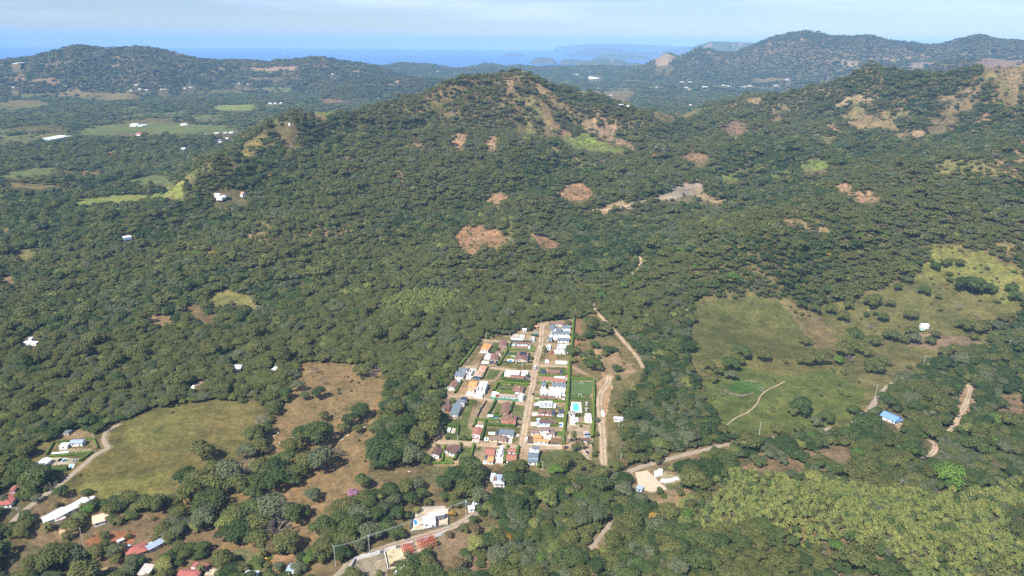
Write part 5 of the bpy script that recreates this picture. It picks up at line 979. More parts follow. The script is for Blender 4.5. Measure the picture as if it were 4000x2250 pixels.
# buildings outside the estate
out = [
 ('farmhouse', 'white farmhouse with a blue-grey roof and a lower white wing inside a square hedge', 'house', [(cD, (706, 745), (845, 742), (728, 702), 3.4, 'gx', R_SLATE, W), (cD, (605, 775), (688, 770), (640, 738), 3.2, 'flat', R_WHITE, W)], []),
 ('white_shed', 'white gabled shed roof beside the gravel parking yard', 'shed', [(cD, (340, 980), (442, 984), (424, 898), 3, 'gy', R_WHITE, W)], []),
 ('tin_hut', 'small grey-green hut alone at the edge of the wood', 'hut', [(cD, (650, 632), (700, 634), (664, 598), 2.6, 'flat', R_GREY, W_CONC)], []),
 ('white_container', 'long low white container behind the farmyard hedge', 'container', [(cD, (530, 850), (696, 838), (540, 836), 2.4, 'flat', R_WHITE, W)], []),
 ('red_roofed_house', 'faded red hipped house beside the farm lane', 'house', [(cD, (-40, 1385), (112, 1368), (88, 1258), 3.2, 'hip', R_CLAY, W)], [('tin_patch', cD, (130, 1262), (215, 1268), (135, 1248), 3.2, 3.4, R_RUST)]),
 ('red_roofed_house', 'small bright red roof behind the faded red hipped house', 'house', [(cD, (92, 1245), (148, 1236), (120, 1188), 3, 'gy', R_CLAY, W)], []),
 ('forest_house', 'mauve-brown roofed house with a white awning in the wood above the big field', 'house', [(cD, (1985, 178), (2068, 178), (2012, 132), 3.2, 'gx', R_MAUVE, W_TAN), (cD, (2035, 130), (2095, 132), (2055, 104), 3, 'gx', R_MAUVE, W_TAN), (cD, (1938, 205), (1985, 206), (1962, 158), 2.6, 'shed', R_WHITE, W)], []),
 ('row_houses', 'long row of four stepped white roofs along the farm lane', 'row house', [(cE, (545, 622), (705, 560), (415, 590), 3, 'gx', R_WHITE, W_MINT), (cE, (695, 575), (870, 480), (585, 520), 3.4, 'gx', R_TIN, W), (cE, (850, 490), (1000, 415), (745, 455), 3.2, 'gx', R_TIN, W), (cE, (1005, 415), (1135, 338), (895, 385), 3.6, 'gx', R_WHITE, W)], [('lean_to', cE, (700, 600), (830, 560), (685, 575), -.2, 2.4, R_RUST), ('lean_to', cE, (1120, 325), (1185, 312), (1080, 300), -.2, 2.6, R_TIN)]),
 ('pale_roofed_house', 'house with one pale orange tiled roof among the garden trees', 'house', [(cE, (1165, 640), (1388, 572), (1122, 548), 3.2, 'gx', R_PALE, W)], []),
 ('tin_shelter', 'small flat grey tin shelter behind the big red farmhouse', 'shelter', [(cE, (1478, 862), (1560, 828), (1450, 846), 2.4, 'flat', R_TIN, W_CONC)], []),
 ('tin_shelter', 'crooked grey tin shelter right beside the big red farmhouse', 'shelter', [(cE, (1560, 925), (1615, 930), (1500, 885), 2.3, 'flat', R_TIN, W_CONC)], []),
 ('big_red_farmhouse', 'big maroon hipped farmhouse with a long blue-grey tin wing', 'house', [(cE, (1592, 1062), (1862, 962), (1630, 925), 3.2, 'hip', R_CLAY, W_CREAM), (cE, (1872, 968), (2082, 856), (1835, 922), 3, 'shed', R_SLATE, W_CONC)], []),
 ('small_tin_roof', 'tiny terracotta lean-to on two posts beside the red earth yard', 'shelter', [(cE, (735, 735), (808, 740), (730, 708), 2.2, 'shed', R_SALMON, W_CREAM)], []),
 ('rusty_roofed_shack', 'shack with rusty white sheet roofing at the lower edge', 'shack', [(cE, (1720, 1272), (1855, 1288), (1828, 1152), 2.8, 'shed', R_RUST, W_CONC), (cE, (1835, 1160), (1940, 1200), (1850, 1130), 2.8, 'flat', R_RUST, W_CONC)], []),
 ('red_roofed_house', 'bright red hipped house beside a pale concrete yard', 'house', [(cF, (275, 1300), (560, 1296), (385, 1202), 3.4, 'hip', R_CLAY, W)], []),
 ('guard_booth', 'narrow white booth with a red lid next to the pale concrete yard', 'booth', [(cF, (470, 1168), (520, 1176), (515, 1110), 3.2, 'flat', R_CLAY, W)], []),
 ('carport', 'open red carport roof over the pale concrete yard', 'carport', [(cF, (535, 1186), (640, 1206), (590, 1120), 2.8, 'flat', R_CLAY, W_GREY)], []),
 ('tin_roofed_house', 'curved grey tin roof with a green end at the lower edge', 'house', [(cF, (1135, 1290), (1300, 1296), (1180, 1215), 3, 'gx', R_TIN, W_MINT)], []),
 ('tin_roofed_house', 'blue-grey tin house with white walls behind a round tree', 'house', [(cF, (1658, 1225), (1765, 1240), (1708, 1125), 3, 'gx', R_SLATE, W)], []),
 ('modern_villa', 'white flat-roofed modern house with grey walls in a walled yard with a blue pool', 'house', [(cG, (1378, 775), (1552, 752), (1385, 735), 4.4, 'flat', R_WHITE, W_GREY), (cG, (1315, 862), (1455, 845), (1270, 778), 3.8, 'flat', R_WHITE, W)], [('porch_roof', cG, (1262, 850), (1310, 856), (1258, 825), 2.6, 2.8, W)]),
 ('white_garden_building', 'white roof by the bend of the lower road, half behind trees', 'building', [(cG, (1822, 700), (1900, 690), (1812, 640), 3, 'shed', R_WHITE, W), (cG, (1880, 650), (1940, 625), (1875, 610), 2.8, 'flat', R_WHITE, W)], []),
 ('white_house', 'bluish white flat-roofed house with a brown patch just below the estate', 'house', [(cB, (905, 1300), (1052, 1302), (945, 1170), 3.4, 'flat', R_SLATE, W), (cB, (850, 1232), (905, 1236), (850, 1150), 3.2, 'flat', R_WHITE, W), (cB, (890, 1262), (935, 1264), (892, 1200), 3.8, 'flat', R_BROWN, W)], [('roof_step', cB, (905, 1302), (1055, 1306), (925, 1262), 3.3, 3.9, R_TIN)]),
 ('white_shed', 'white shed at the open corner of the walled compound', 'shed', [(cG, (975, 1425), (1040, 1440), (1015, 1362), 3, 'gy', R_WHITE, W)], []),
 ('blue_roofed_house', 'long house with a light blue sheet roof beside the valley road', 'house', [(cI, (968, 490), (1062, 532), (1005, 463), 3.2, 'gx', R_BLUE, W)], [('end_wing', cI, (1062, 530), (1112, 518), (1045, 505), -.2, 3.0, R_BLUE)]),
 ('meadow_hut', 'small white building alone on the bare patch of the upper meadow', 'hut', [(cJ, (1812, 1036), (1868, 1040), (1828, 1020), 4, 'gx', R_WHITE, W), (cJ, (1808, 1052), (1835, 1054), (1818, 1040), 3, 'flat', R_TIN, W_MINT)], []),
 ('white_house', 'pale tin roof of a house in the wood beside the wide dirt track', 'house', [(C5, (2252, 230), (2485, 240), (2262, 168), 3.2, 'gx', R_TIN, W), (C5, (2385, 345), (2500, 350), (2400, 255), 3, 'flat', R_TIN, W)], []),
 ('blue_site_shed', 'small blue and grey shed beside the raised foundation platform', 'shed', [(cH, (1012, 545), (1078, 566), (1010, 508), 2.6, 'shed', R_SLATE, W_BLUE)], []),
 ('warehouse', 'very large white warehouse roof at the edge of the long green field', 'warehouse', [(T1, (296, 979), (392, 981), (345, 956), 8, 'flat', R_WHITE, W_BLUE)], []),
 ('hill_house', 'blue and grey roofed house alone in the wood above the plain', 'house', [(L1, (876, 416), (932, 408), (880, 402), 4, 'flat', R_TIN, W_BLUE)], []),
 ('white_shed', 'bright white pair of roofs in the wood near the left edge', 'shed', [(L1, (160, 1156), (252, 1160), (185, 1143), 3, 'flat', R_WHITE, W)], []),
 ('white_shed', 'small white roof just behind the bright white pair of roofs in the wood', 'shed', [(L1, (198, 1128), (220, 1128), (204, 1118), 4, 'flat', R_WHITE, W)], []),
 ('forest_house', 'white pointed roof in the clearing behind the tree belt', 'house', [(L1, (1640, 1340), (1700, 1342), (1660, 1312), 3.4, 'gx', R_WHITE, W)], []),
 ('forest_house', 'pale blue roof in the clearing next to the white pointed roof', 'house', [(L1, (1800, 1318), (1852, 1320), (1815, 1304), 3.4, 'flat', R_TIN, W)], []),
 ('forest_house', 'white house with two roofs at the inner edge of the tree belt', 'house', [(L1, (1915, 1350), (1945, 1352), (1920, 1325), 3.6, 'flat', R_WHITE, W), (L1, (1935, 1325), (1960, 1326), (1940, 1300), 3.4, 'flat', R_WHITE, W)], []),
 ('orchard_house', 'low white house with a tan base at the end of the bright green strip', 'house', [(L1, (1525, 132), (1570, 134), (1530, 122), 4, 'gx', R_WHITE, W)], []),
 ('orchard_house', 'white roof behind the low white house with the tan base', 'house', [(L1, (1512, 108), (1550, 109), (1518, 101), 4, 'gx', R_WHITE, W)], []),
 ('orchard_house', 'brown roof standing between the two white roofs and the trees', 'house', [(L1, (1562, 112), (1598, 113), (1566, 104), 4, 'gx', R_BROWN, W)], []),
 ('orchard_house', 'pinkish white house at the tree edge beyond the brown roof', 'house', [(L1, (1696, 104), (1716, 105), (1698, 92), 5, 'gx', R_SALMON, W)], []),
 ('hilltop_house', 'tiny white house on the crest of the far ridge', 'house', [(T1, (92, 446), (122, 446), (95, 441), 6, 'flat', R_WHITE, W)], []),
 ('farm_shed', 'white twin shed standing in the long green field', 'farm shed', [(T1, (915, 888), (960, 889), (920, 880), 6, 'gx', R_WHITE, W), (T1, (968, 888), (1002, 889), (970, 879), 6, 'flat', R_WHITE, W)], []),
 ('farm_shed', 'lone white shed further along the long green field', 'farm shed', [(T1, (1293, 882), (1328, 880), (1297, 874), 6, 'flat', R_WHITE, W)], []),
 ('farm_shed', 'small red and white barn at the brown near edge of the long green field', 'farm shed', [(T1, (958, 950), (990, 951), (960, 942), 5, 'gx', R_CLAY, W)], []),
 ('mall_block', 'large white flat building on the plain behind the peak', 'building', [(T2, (1812, 556), (1860, 556), (1820, 546), 8, 'flat', R_WHITE, W), (T2, (1845, 552), (1888, 552), (1850, 540), 12, 'flat', R_WHITE, W)], []),
 ('greenhouse', 'long pale greenhouse roof just over the saddle of the ridge', 'greenhouse', [(T2, (1990, 741), (2105, 743), (1992, 737), 6, 'flat', R_WHITE, W)], []),
]
for nm, lab, c, bl, ex in out: house(nm, lab, bl, None, c, ex, wins=bl[0][0] not in (T1, T2))
# the village of white and red specks on the plain
far = [(T1, x, y, w_, rm) for x, y, w_, rm in [(985, 628, 22, R_WHITE), (1035, 632, 26, R_CLAY), (1140, 630, 16, R_CLAY), (1165, 629, 14, R_CLAY), (1305, 622, 24, R_WHITE), (1340, 616, 12, R_WHITE), (1352, 617, 14, R_WHITE), (960, 597, 22, R_TIN), (922, 637, 18, R_TIN), (1365, 697, 24, R_MAUVE), (1690, 588, 14, R_WHITE), (1752, 592, 12, R_WHITE), (90, 613, 16, R_TIN), (2354, 522, 14, R_WHITE)]]
near_t = [(T1, x, y, w_, rm) for x, y, w_, rm in [(1440, 945, 44, R_MAUVE), (1530, 940, 40, R_TIN), (1590, 938, 30, R_TIN), (1630, 937, 36, R_WHITE), (1545, 992, 26, R_WHITE), (1602, 975, 26, R_SALMON), (1650, 988, 18, R_ORANGE), (1740, 965, 60, R_ORANGE), (1555, 1004, 28, R_TIN), (1640, 728, 0, R_TIN), (1295, 1046, 34, R_TIN), (1910, 728, 30, R_TIN), (1945, 728, 18, R_WHITE), (1985, 725, 18, R_WHITE), (2045, 872, 16, R_WHITE)]]
fr_ = [(T3, x, y, w_, rm) for x, y, w_, rm in [(285, 612, 40, R_WHITE), (150, 615, 22, R_TIN), (125, 577, 12, R_WHITE), (182, 577, 12, R_WHITE), (415, 602, 24, R_WHITE), (445, 606, 14, R_WHITE), (545, 612, 16, R_WHITE), (565, 611, 12, R_WHITE), (605, 606, 18, R_WHITE), (785, 602, 24, R_WHITE), (870, 562, 16, R_WHITE), (180, 740, 16, R_WHITE), (168, 629, 30, R_SALMON)]]
frb = [(T2, x, y, w_, rm) for x, y, w_, rm in [(1732, 526, 20, R_WHITE), (1830, 556, 0, R_WHITE), (1745, 668, 60, R_TIN), (1972, 672, 26, R_WHITE), (2290, 612, 12, R_WHITE), (630, 655, 22, R_WHITE), (705, 660, 22, R_WHITE), (1875, 622, 8, R_WHITE), (738, 505, 8, R_WHITE)]]
for lst, lab in ((far, 'tiny roof in the distant town below the long ridge'), (near_t, 'tiny roof in the hamlet behind the spur'), (fr_, 'tiny roof in the distant town below the big mountain'), (frb, 'tiny roof scattered on the plain behind the peak')):
    for fn, x, y, w_, rm in lst:
        if not w_ or (fn is not T1 and np.hypot(*P(fn((x, y)))[0][:2]) < 2650): continue
        r_ = random.Random(x * 7 + y); dp_ = (3.5 if fn is T1 and y > 900 else 1.6); w_ *= .8; house('distant_building', lab, [(fn, (x - w_ / 2, y), (x + w_ / 2, y + r_.uniform(-.2, .2)), (x - w_ / 2 + 1, y - r_.uniform(.8, 1.2) * dp_), 5, 'flat', rm, W)], lab, 'building', wins=False)

# ---------------------------------------------------------------- pools
def pool(lab, fn, fl, fr, bl, m, rim=1.2, z=0, deck=SCREED, shape=None):
    o, u, v, w_, d_ = frame(fn(fl)[0], fn(fr)[0], fn(bl)[0], z + .3); t = empty('swimming_pool', (o[0] + u[0] * w_ / 2 + v[0] * d_ / 2, o[1] + u[1] * w_ / 2 + v[1] * d_ / 2, z)); tag(t, lab, 'pool')
    D_ = MB(); r = min(rim, w_ * .25, d_ * .3)
    D_.box(o, u, v, 0, w_, 0, r, z - .3, z + .30); D_.box(o, u, v, 0, w_, d_ - r, d_, z - .3, z + .302); D_.box(o, u, v, 0, r, r, d_ - r, z - .3, z + .304); D_.box(o, u, v, w_ - r, w_, r, d_ - r, z - .3, z + .306); D_.put('deck', deck, t)
    Q = MB(); Q.box(o, u, v, r, w_ - r, r, d_ - r, z - .3, z + .2); Q.put('water', m, t)
def gzp(fn, p): return P(fn(p))[0][2]
pool('club pool with a notched end inside wide grey paving', C3, (1440, 1010), (1728, 1018), (1452, 752), WATER, 5.5, deck=STONE)
pool('pale narrow pool in the courtyard of the slate-grey villa', C1, (1885, 292), (2050, 294), (1892, 250), WATER, 1.0)
pool('small square blue pool on the lawn of the solar house', C1, (605, 928), (705, 930), (618, 880), WATERB, 1.0)
pool('oblong bright blue pool beside the white gabled house', C1, (512, 1022), (665, 1026), (525, 968), WATERB, 1.2)
pool('turquoise pool beside the grey single-pitch house', C4, (1435, 732), (1598, 736), (1448, 674), WATER, 1.0)
pool('dark blue pool beside the taupe hipped roof', C4, (1330, 888), (1430, 892), (1345, 806), WATERD, 1.4)
pool('short blue pool in front of the small dark shelter', C3, (1120, 1118), (1268, 1122), (1130, 1066), WATERB, .9)
pool('blue and white plunge pool at the end of the blue walled house', C3, (1160, 1362), (1262, 1366), (1168, 1266), WATERB, 1.8)
pool('empty grey pool basin beside the low orange house', C5, (508, 730), (695, 740), (515, 668), mat('pool_plaster', (.5, .52, .5), .9, .1), 1.0)
pool('small empty white basin in front of the orange stepped roof', C4, (1302, 1448), (1400, 1450), (1322, 1384), WATERD, 1.2)
pool('bright blue pool in the paved yard of the modern white house', cG, (1208, 878), (1258, 870), (1192, 812), WATERB, .5, gzp(cG, (1220, 870)))
pool('round-cornered turquoise pool beside the gravel parking yard', cD, (695, 1000), (755, 990), (712, 960), WATER, 1.0, gzp(cD, (720, 990)))
pool('turquoise tank pool behind the big red farmhouse', cE, (1880, 905), (1925, 885), (1858, 878), WATER, .4, gzp(cE, (1890, 900)) + 1)
def slab(name, lab, cat, fn, pts, z0, z1, m, group=None):
    """flat thing with any outline, z0..z1 above the ground"""
    q = P(fn(*pts)); z = float(q[:, 2].mean()); t = empty(name, (q[:, 0].mean(), q[:, 1].mean(), z)); tag(t, lab, cat, group); n = len(q)
    if sum(q[i][0] * q[(i + 1) % n][1] - q[(i + 1) % n][0] * q[i][1] for i in range(n)) < 0: q = q[::-1]
    vs = [(x, y, z + z0) for x, y, _ in q] + [(x, y, z + z1) for x, y, _ in q]; mb = MB(); mb.poly(vs, [tuple(range(n))[::-1], tuple(range(n, 2 * n))] + [(i, (i + 1) % n, n + (i + 1) % n, n + i) for i in range(n)]); mb.put('sheet' if z1 - z0 < .3 else 'body', m, t); return t
slab('pool_cover', 'crumpled pale blue pool cover beside the white box house', 'pool cover', C1, [(618, 640), (700, 640), (715, 600), (640, 590)], 0, .4, mat('blue_sheet', (.45, .68, .85), .6, .2))
slab('tarpaulin', 'bright blue tarpaulin in the garden behind the crossed-hip house', 'tarpaulin', C4, [(1560, 362), (1620, 358), (1670, 335), (1570, 322)], 0, .5, mat('blue_tarp', (.08, .30, .72), .6, .2))
slab('cloth_canopy', 'white awning on the lawn behind the crossed-hip house', 'awning', C4, [(1405, 350), (1550, 355), (1560, 300), (1430, 288)], 1.8, 2.1, W)
slab('trampoline', 'round black trampoline on the lawn behind the hipped house', 'trampoline', C2, [(1612, 780), (1640, 802), (1690, 802), (1715, 775), (1685, 748), (1640, 748)], .3, .8, DARKF)
slab('rubble_heap', 'white rubble heap spilling to the street before the grey concrete house', 'rubble heap', C3, [(520, 855), (680, 862), (690, 790), (650, 765), (580, 790)], 0, .5, mat('rubble', (.66, .63, .58), .95, .25))
slab('rubble_heap', 'bright chalky spoil on the bend of the wide dirt track', 'spoil heap', C3, [(2190, 1100), (2260, 1130), (2290, 1090), (2240, 960), (2190, 1000)], 0, .35, mat('chalk', (.80, .74, .66), .95, .2))
slab('sports_lawn', 'flat green football pitch between the hedges', 'pitch', cA, [(1995, 1140), (2290, 1100), (2295, 948), (2000, 942)], -.3, .035, mat('pitch_turf', (.080, .125, .042), .95, .16, .4))
TANF = mat('tan_fill', (.50, .38, .26), .95, .12)
t = slab('foundation_platform', 'raised tan foundation platform with a grid of wall lines', 'foundation', cH, [(1003, 395), (1128, 372), (1335, 560), (1185, 590), (1050, 560)], -1.5, .9, TANF)
zt_ = t.location.z + .9
def xy(p): q = Pz(cH(p)[0], zt_); return q
for a, b in [((1035, 430), (1150, 395)), ((1060, 405), (1185, 520)), ((1095, 398), (1230, 530)), ((1150, 500), (1290, 475)), ((1180, 545), (1318, 515)), ((1090, 455), (1190, 435)), ((1130, 560), (1240, 540))]:
    A_, B_ = xy(a), xy(b); u_ = (B_ - A_)[:2]; L_ = float(np.hypot(*u_)); u_ = u_ / L_; q = MB(); q.box(A_[:2], u_, (-u_[1], u_[0]), 0, L_, -.18, .18, zt_ - .2, zt_ + .25 + .01 * a[0] / 100); q.put('footing', W_CONC, t)
# ---------------------------------------------------------------- hedges, fences, walls
HEDGE = leaf_mat('leaf_hedge', (.090, .145, .022), (.125, .185, .030), .15); HEDGE2 = leaf_mat('leaf_hedge_dark', (.050, .095, .020), (.075, .125, .028), .15)
def hedge(lab, fn, pts, h=2.6, w=2.0, m=None, group=None):
    L = smooth_line(P(fn(*pts)), 1e9) if len(pts) == 2 else P(fn(*pts))[:, :2]
    L = np.asarray(L)[:, :2]; segs = []; step = .9
    for i in range(len(L) - 1):
        k = max(1, int(np.hypot(*(L[i + 1] - L[i])) / step)); segs += [L[i] + (L[i + 1] - L[i]) * t for t in np.arange(k) / k]
    segs.append(L[-1]); L = np.array(segs)
    T = np.gradient(L, axis=0); T /= np.hypot(T[:, 0], T[:, 1])[:, None] + 1e-9; N = np.stack([-T[:, 1], T[:, 0]], -1); gz_ = hfun(L[:, 0], L[:, 1]); o = empty('hedge', (*L[len(L) // 2], gz_[len(L) // 2])); tag(o, lab, 'hedge', group)
    prof = [(-.5, -.1), (-.5, .55), (-.42, .95), (0, 1.0), (.42, .95), (.5, .55), (.5, -.1)]; hh = h * (1 + .10 * fbm(L[:, 0], L[:, 1], 3, 2, 7)); ww = w * (1 + .14 * fbm(L[:, 0], L[:, 1], 2.5, 2, 8))
    vs = np.stack([np.column_stack([L + N * (a * ww)[:, None] + RNG.normal(0, .05, L.shape), gz_ + b * hh + RNG.normal(0, .04, len(L))]) for a, b in prof], 1); n, k = vs.shape[:2]; ii = np.arange(n * k).reshape(n, k)
    f = np.stack([ii[:-1, :-1], ii[:-1, 1:], ii[1:, 1:], ii[1:, :-1]], -1).reshape(-1, 4); V0 = vs.reshape(-1, 3)
    # leaf faces standing out of the clipped sides
    m_ = int(len(L) * step * (h * 2 + w) * 2.2); si = RNG.integers(0, n - 1, m_); pj = RNG.integers(0, k - 1, m_); a_, b_ = RNG.uniform(size=(2, m_, 1)); c = vs[si, pj] * (1 - a_) * (1 - b_) + vs[si + 1, pj] * a_ * (1 - b_) + vs[si, pj + 1] * (1 - a_) * b_ + vs[si + 1, pj + 1] * a_ * b_
    ctr = np.column_stack([L[si], gz_[si] + h * .4]); nn = c - ctr + RNG.normal(0, .5, c.shape); qv, qf = quads(c + (c - ctr) * .04, nn, RNG.uniform(.12, .26, m_))
    V_ = np.concatenate([V0, qv]) - np.array(o.location); Fq = np.concatenate([f, qf + len(V0)]); me = fast_mesh('foliage', V_, Fq); me.materials.append(m or HEDGE)
    a = me.attributes.new('leafshade', 'FLOAT', 'FACE'); a.data.foreach_set('value', np.clip(RNG.normal(.5, .28, len(Fq)), 0, 1).astype(np.float32))
    q = bpy.data.objects.new('foliage', me); COL.objects.link(q); q.parent = o; return o
D2 = HEDGE2
HL = [('tall clipped hedge along the whole street-side block, beside the football pitch', cA, [(2036, 62), (2015, 320), (2000, 500), (1987, 705)], 3.4, 2.6, None),
 ('lower half of the tall hedge, from the pitch down to the palm', cA, [(1972, 715), (1962, 950), (1948, 1150), (1930, 1449)], 3.4, 3.0, None),
 ('tall hedge beside the parking yard down to the side street', cB, [(1922, 350), (1905, 460), (1892, 620), (1878, 745)], 3.2, 2.4, None),
 ('clipped hedge behind the far goal', cA, [(1985, 918), (2150, 918), (2300, 925)], 3.0, 2.2, None), ('outer hedge of the football pitch beside the dirt track', cA, [(2316, 930), (2322, 1150), (2315, 1300), (2312, 1449)], 3.0, 2.2, None),
 ('outer hedge beside the straw parasols and the parking yard', cB, [(2312, 350), (2308, 480), (2292, 665)], 3.0, 2.2, None), ('low dark hedge behind the near goal', cA, [(1975, 1178), (2195, 1195)], 1.6, 1.6, D2),
 ('left boundary hedge beside the orange hipped house', cA, [(672, 388), (590, 520), (500, 640), (408, 748)], 3.0, 2.2, None), ('left boundary hedge beside the dark brown gabled cottage', cA, [(262, 960), (215, 1090), (182, 1195)], 2.8, 2.0, None),
 ('left boundary hedge beside the red walled house', cA, [(165, 1275), (140, 1370), (120, 1449)], 2.8, 2.2, None), ('left boundary hedge that ends at the big round trees', cB, [(145, 190), (125, 300), (118, 400)], 2.8, 2.2, None),
 ('slanting hedge between the brown gabled cottage and the pool cover garden', cA, [(1152, 392), (1100, 500), (1035, 610), (965, 725)], 2.6, 2.0, None), ('hedge between the low brown cottage and the solar house', cA, [(1105, 495), (1250, 505), (1478, 520)], 2.4, 1.9, None),
 ('short hedge by the driveway of the low brown cottage', cA, [(1415, 470), (1492, 474)], 2.2, 1.8, None), ('green screen between the two small pool lawns', cA, [(1060, 605), (1200, 612)], 1.8, 1.4, None),
 ('hedge on the far side of the salmon gables', cA, [(812, 748), (775, 820), (735, 912)], 2.8, 2.2, None), ('hedge on the near side of the white shell beside the salmon gables', cA, [(702, 735), (645, 820), (595, 912)], 2.4, 1.6, None),
 ('looping hedge in front of the low brown cottage with the white annex', cA, [(1045, 838), (1012, 880), (1012, 912), (1150, 935), (1412, 955)], 2.8, 2.2, D2), ('hedge behind the lawn of the hipped house with a lantern', cA, [(965, 965), (1150, 975), (1398, 995)], 2.6, 2.0, None),
 ('slanting hedge at the end of the hipped house lawn', cA, [(958, 975), (905, 1085)], 2.4, 1.8, None), ('hedge between the hipped house lawn and the netted building site', cA, [(930, 1085), (1195, 1115)], 2.4, 2.0, None), ('hedge beside the dark brown cottage and the bare slope', cA, [(450, 945), (400, 1030), (348, 1115)], 2.4, 1.8, None),
 ('hedge on the wood side of the long plain brown roof plot', cA, [(930, 1222), (880, 1320), (828, 1415)], 2.8, 2.0, D2), ('hedge on the street side of the long plain brown roof', cA, [(1182, 1248), (1128, 1392)], 2.6, 1.8, D2), ('hedge across the foot of the long brown roof plot', cA, [(830, 1432), (1020, 1445)], 2.4, 1.8, D2),
 ('first of two parallel hedges below the panel roofed house', cA, [(1535, 832), (1948, 842)], 2.2, 1.6, None), ('second of two parallel hedges below the panel roofed house', cA, [(1532, 862), (1945, 872)], 1.8, 1.2, None), ('short hedge by the small square grey roof', cA, [(1510, 965), (1720, 975)], 2.2, 1.8, None),
 ('short hedge beside the striped paving of the lantern house', cA, [(1482, 1152), (1545, 1155)], 2.2, 1.8, None), ('hedge behind the garden of the lantern roofed brown house', cA, [(1775, 1160), (1870, 1168)], 2.4, 2.0, None), ('hedge between the lantern roofed brown house and the grey concrete house', cA, [(1475, 1222), (1600, 1226), (1905, 1235)], 2.2, 1.8, None),
 ('short hedge at the gap behind the small gabled house', cB, [(642, 405), (632, 470), (615, 505)], 2.4, 1.8, None), ('hedge across the plot behind the small gabled house', cB, [(662, 402), (790, 412)], 2.2, 1.8, None), ('hedge between the white awning garden and the red-brown roof', cB, [(790, 402), (975, 412)], 2.2, 1.8, None),
 ('thick long hedge in front of the red-brown lantern roof', cB, [(800, 482), (1000, 492), (1205, 502)], 3.2, 2.4, D2), ('long slanting hedge beside the small gabled house', cB, [(790, 420), (755, 580), (720, 702)], 2.6, 2.0, D2), ('hedge on the meadow side of the small gabled house', cB, [(585, 610), (566, 702)], 2.4, 1.8, None),
 ('square hedge corner round the timber deck', cB, [(240, 482), (398, 488), (392, 560), (385, 618)], 2.4, 1.8, D2), ('near side of the square hedge round the timber deck', cB, [(265, 612), (385, 620)], 2.0, 1.6, D2),
 ('hedge beside the dark brown single slope house', cB, [(435, 748), (400, 840), (340, 985)], 2.8, 2.2, None), ('hedge between the two empty lawns below the lower lane', cB, [(618, 760), (590, 880), (555, 1020)], 2.8, 2.0, None), ('hedge between the gabled house under the trees and its neighbour', cB, [(205, 785), (190, 880), (165, 1000)], 2.2, 1.6, None),
 ('low hedge along the foot of the lower left plots', cB, [(30, 1022), (160, 1020), (330, 1022)], 2.0, 1.6, None), ('hedge on the tower side of the worn red-brown roofs', cB, [(1098, 782), (1075, 880), (1045, 1025)], 2.6, 1.8, None), ('hedge on the bare plot side of the worn red-brown roofs', cB, [(1255, 788), (1232, 880), (1218, 1000)], 2.6, 2.0, None),
 ('last hedge turning the corner below the long grey roof', cB, [(1180, 1018), (1380, 1022), (1525, 1025), (1548, 1090)], 2.6, 2.0, None), ('hedge behind the blue walled house', cB, [(1785, 408), (1895, 412)], 2.2, 1.8, None), ('hedge between the blue walled house and the plunge pool', cB, [(1695, 485), (1828, 480)], 2.2, 2.2, None),
 ('clipped hedge by the club path beside the changing rooms', C5, [(1185, 340), (1382, 355)], 1.2, 1.4, None), ('clipped hedge by the club path beside the rubble', C5, [(1420, 355), (1605, 365)], 1.2, 1.4, None), ('bushy hedge between the club pool and the tall hedge', C3, [(1410, 760), (1405, 880)], 2.0, 2.4, D2),
 ('square farmyard hedge behind the blue-grey roof', cD, [(700, 726), (620, 732), (556, 738), (520, 800), (482, 868)], 1.6, 1.2, D2), ('farmyard hedge turning down to the gravel lane', cD, [(880, 706), (968, 704), (985, 740), (1008, 800)], 1.8, 1.4, None), ('hedge between the farmhouse and the gravel parking yard', cD, [(520, 882), (720, 868), (945, 842), (880, 890), (822, 930)], 2.0, 2.0, None),
 ('thick bushy hedge below the gravel parking yard', cD, [(290, 1020), (420, 1030), (560, 1030), (700, 1015)], 3.4, 4.0, D2), ('bushy hedge running down from the white gabled shed', cD, [(280, 1040), (200, 1110), (60, 1200), (-20, 1230)], 3.6, 4.5, D2), ('low hedge by the bluish white house', cB, [(685, 1200), (770, 1185), (840, 1160)], 1.8, 1.6, D2)]
for lab, fn, pts, h, w_, m_ in HL: hedge(lab, fn, pts, h, w_, m_)

def fence(name, lab, cat, fn, pts, h, th, m, posts=0, follow=True, group=None, pm=None):
    Q = P(fn(*pts)); t = empty(name, Q[0]); tag(t, lab, cat, group); mb = MB()
    for i in range(len(Q) - 1):
        a, b = Q[i], Q[i + 1]; u = (b - a)[:2]; L = float(np.hypot(*u)); u = u / L; v = np.array([-u[1], u[0]]); k = max(1, int(L / 6))
        for j in range(k):
            z = float(min(gz(*(a[:2] + u * L * (j + s) / k)) for s in (0, 1))); mb.box(a[:2], u, v, L * j / k, L * (j + 1) / k - .002, -th / 2, th / 2, z - .5, z + h + .001 * (j % 2))
    mb.put('panel' if th < .15 else 'wall', m, t)
    if posts:
        for i in range(len(Q) - 1):
            a, b = Q[i], Q[i + 1]; L = float(np.hypot(*(b - a)[:2])); k = max(1, int(L / posts))
            for j in range(k + 1):
                p_ = a + (b - a) * j / k; z = gz(p_[0], p_[1]); q = MB(); q.box(p_[:2], (1, 0), (0, 1), -.14, .14, -.14, .14, z - .4, z + h + .35); q.put('post', pm or m, t)
    return t
fence('mesh_fence', 'dark fence in front of the pale concrete slab site', 'fence', C1, [(582, 478), (590, 520), (850, 535), (1110, 548)], 1.8, .1, DARKF, 6)
fence('mesh_fence', 'dark fence in front of the pair of slate-grey roofs', 'fence', C1, [(1525, 548), (2020, 566)], 1.4, .1, DARKF, 6)
fence('mesh_fence', 'dark fence around the large white slab', 'fence', C1, [(45, 815), (200, 822)], 1.4, .1, DARKF)
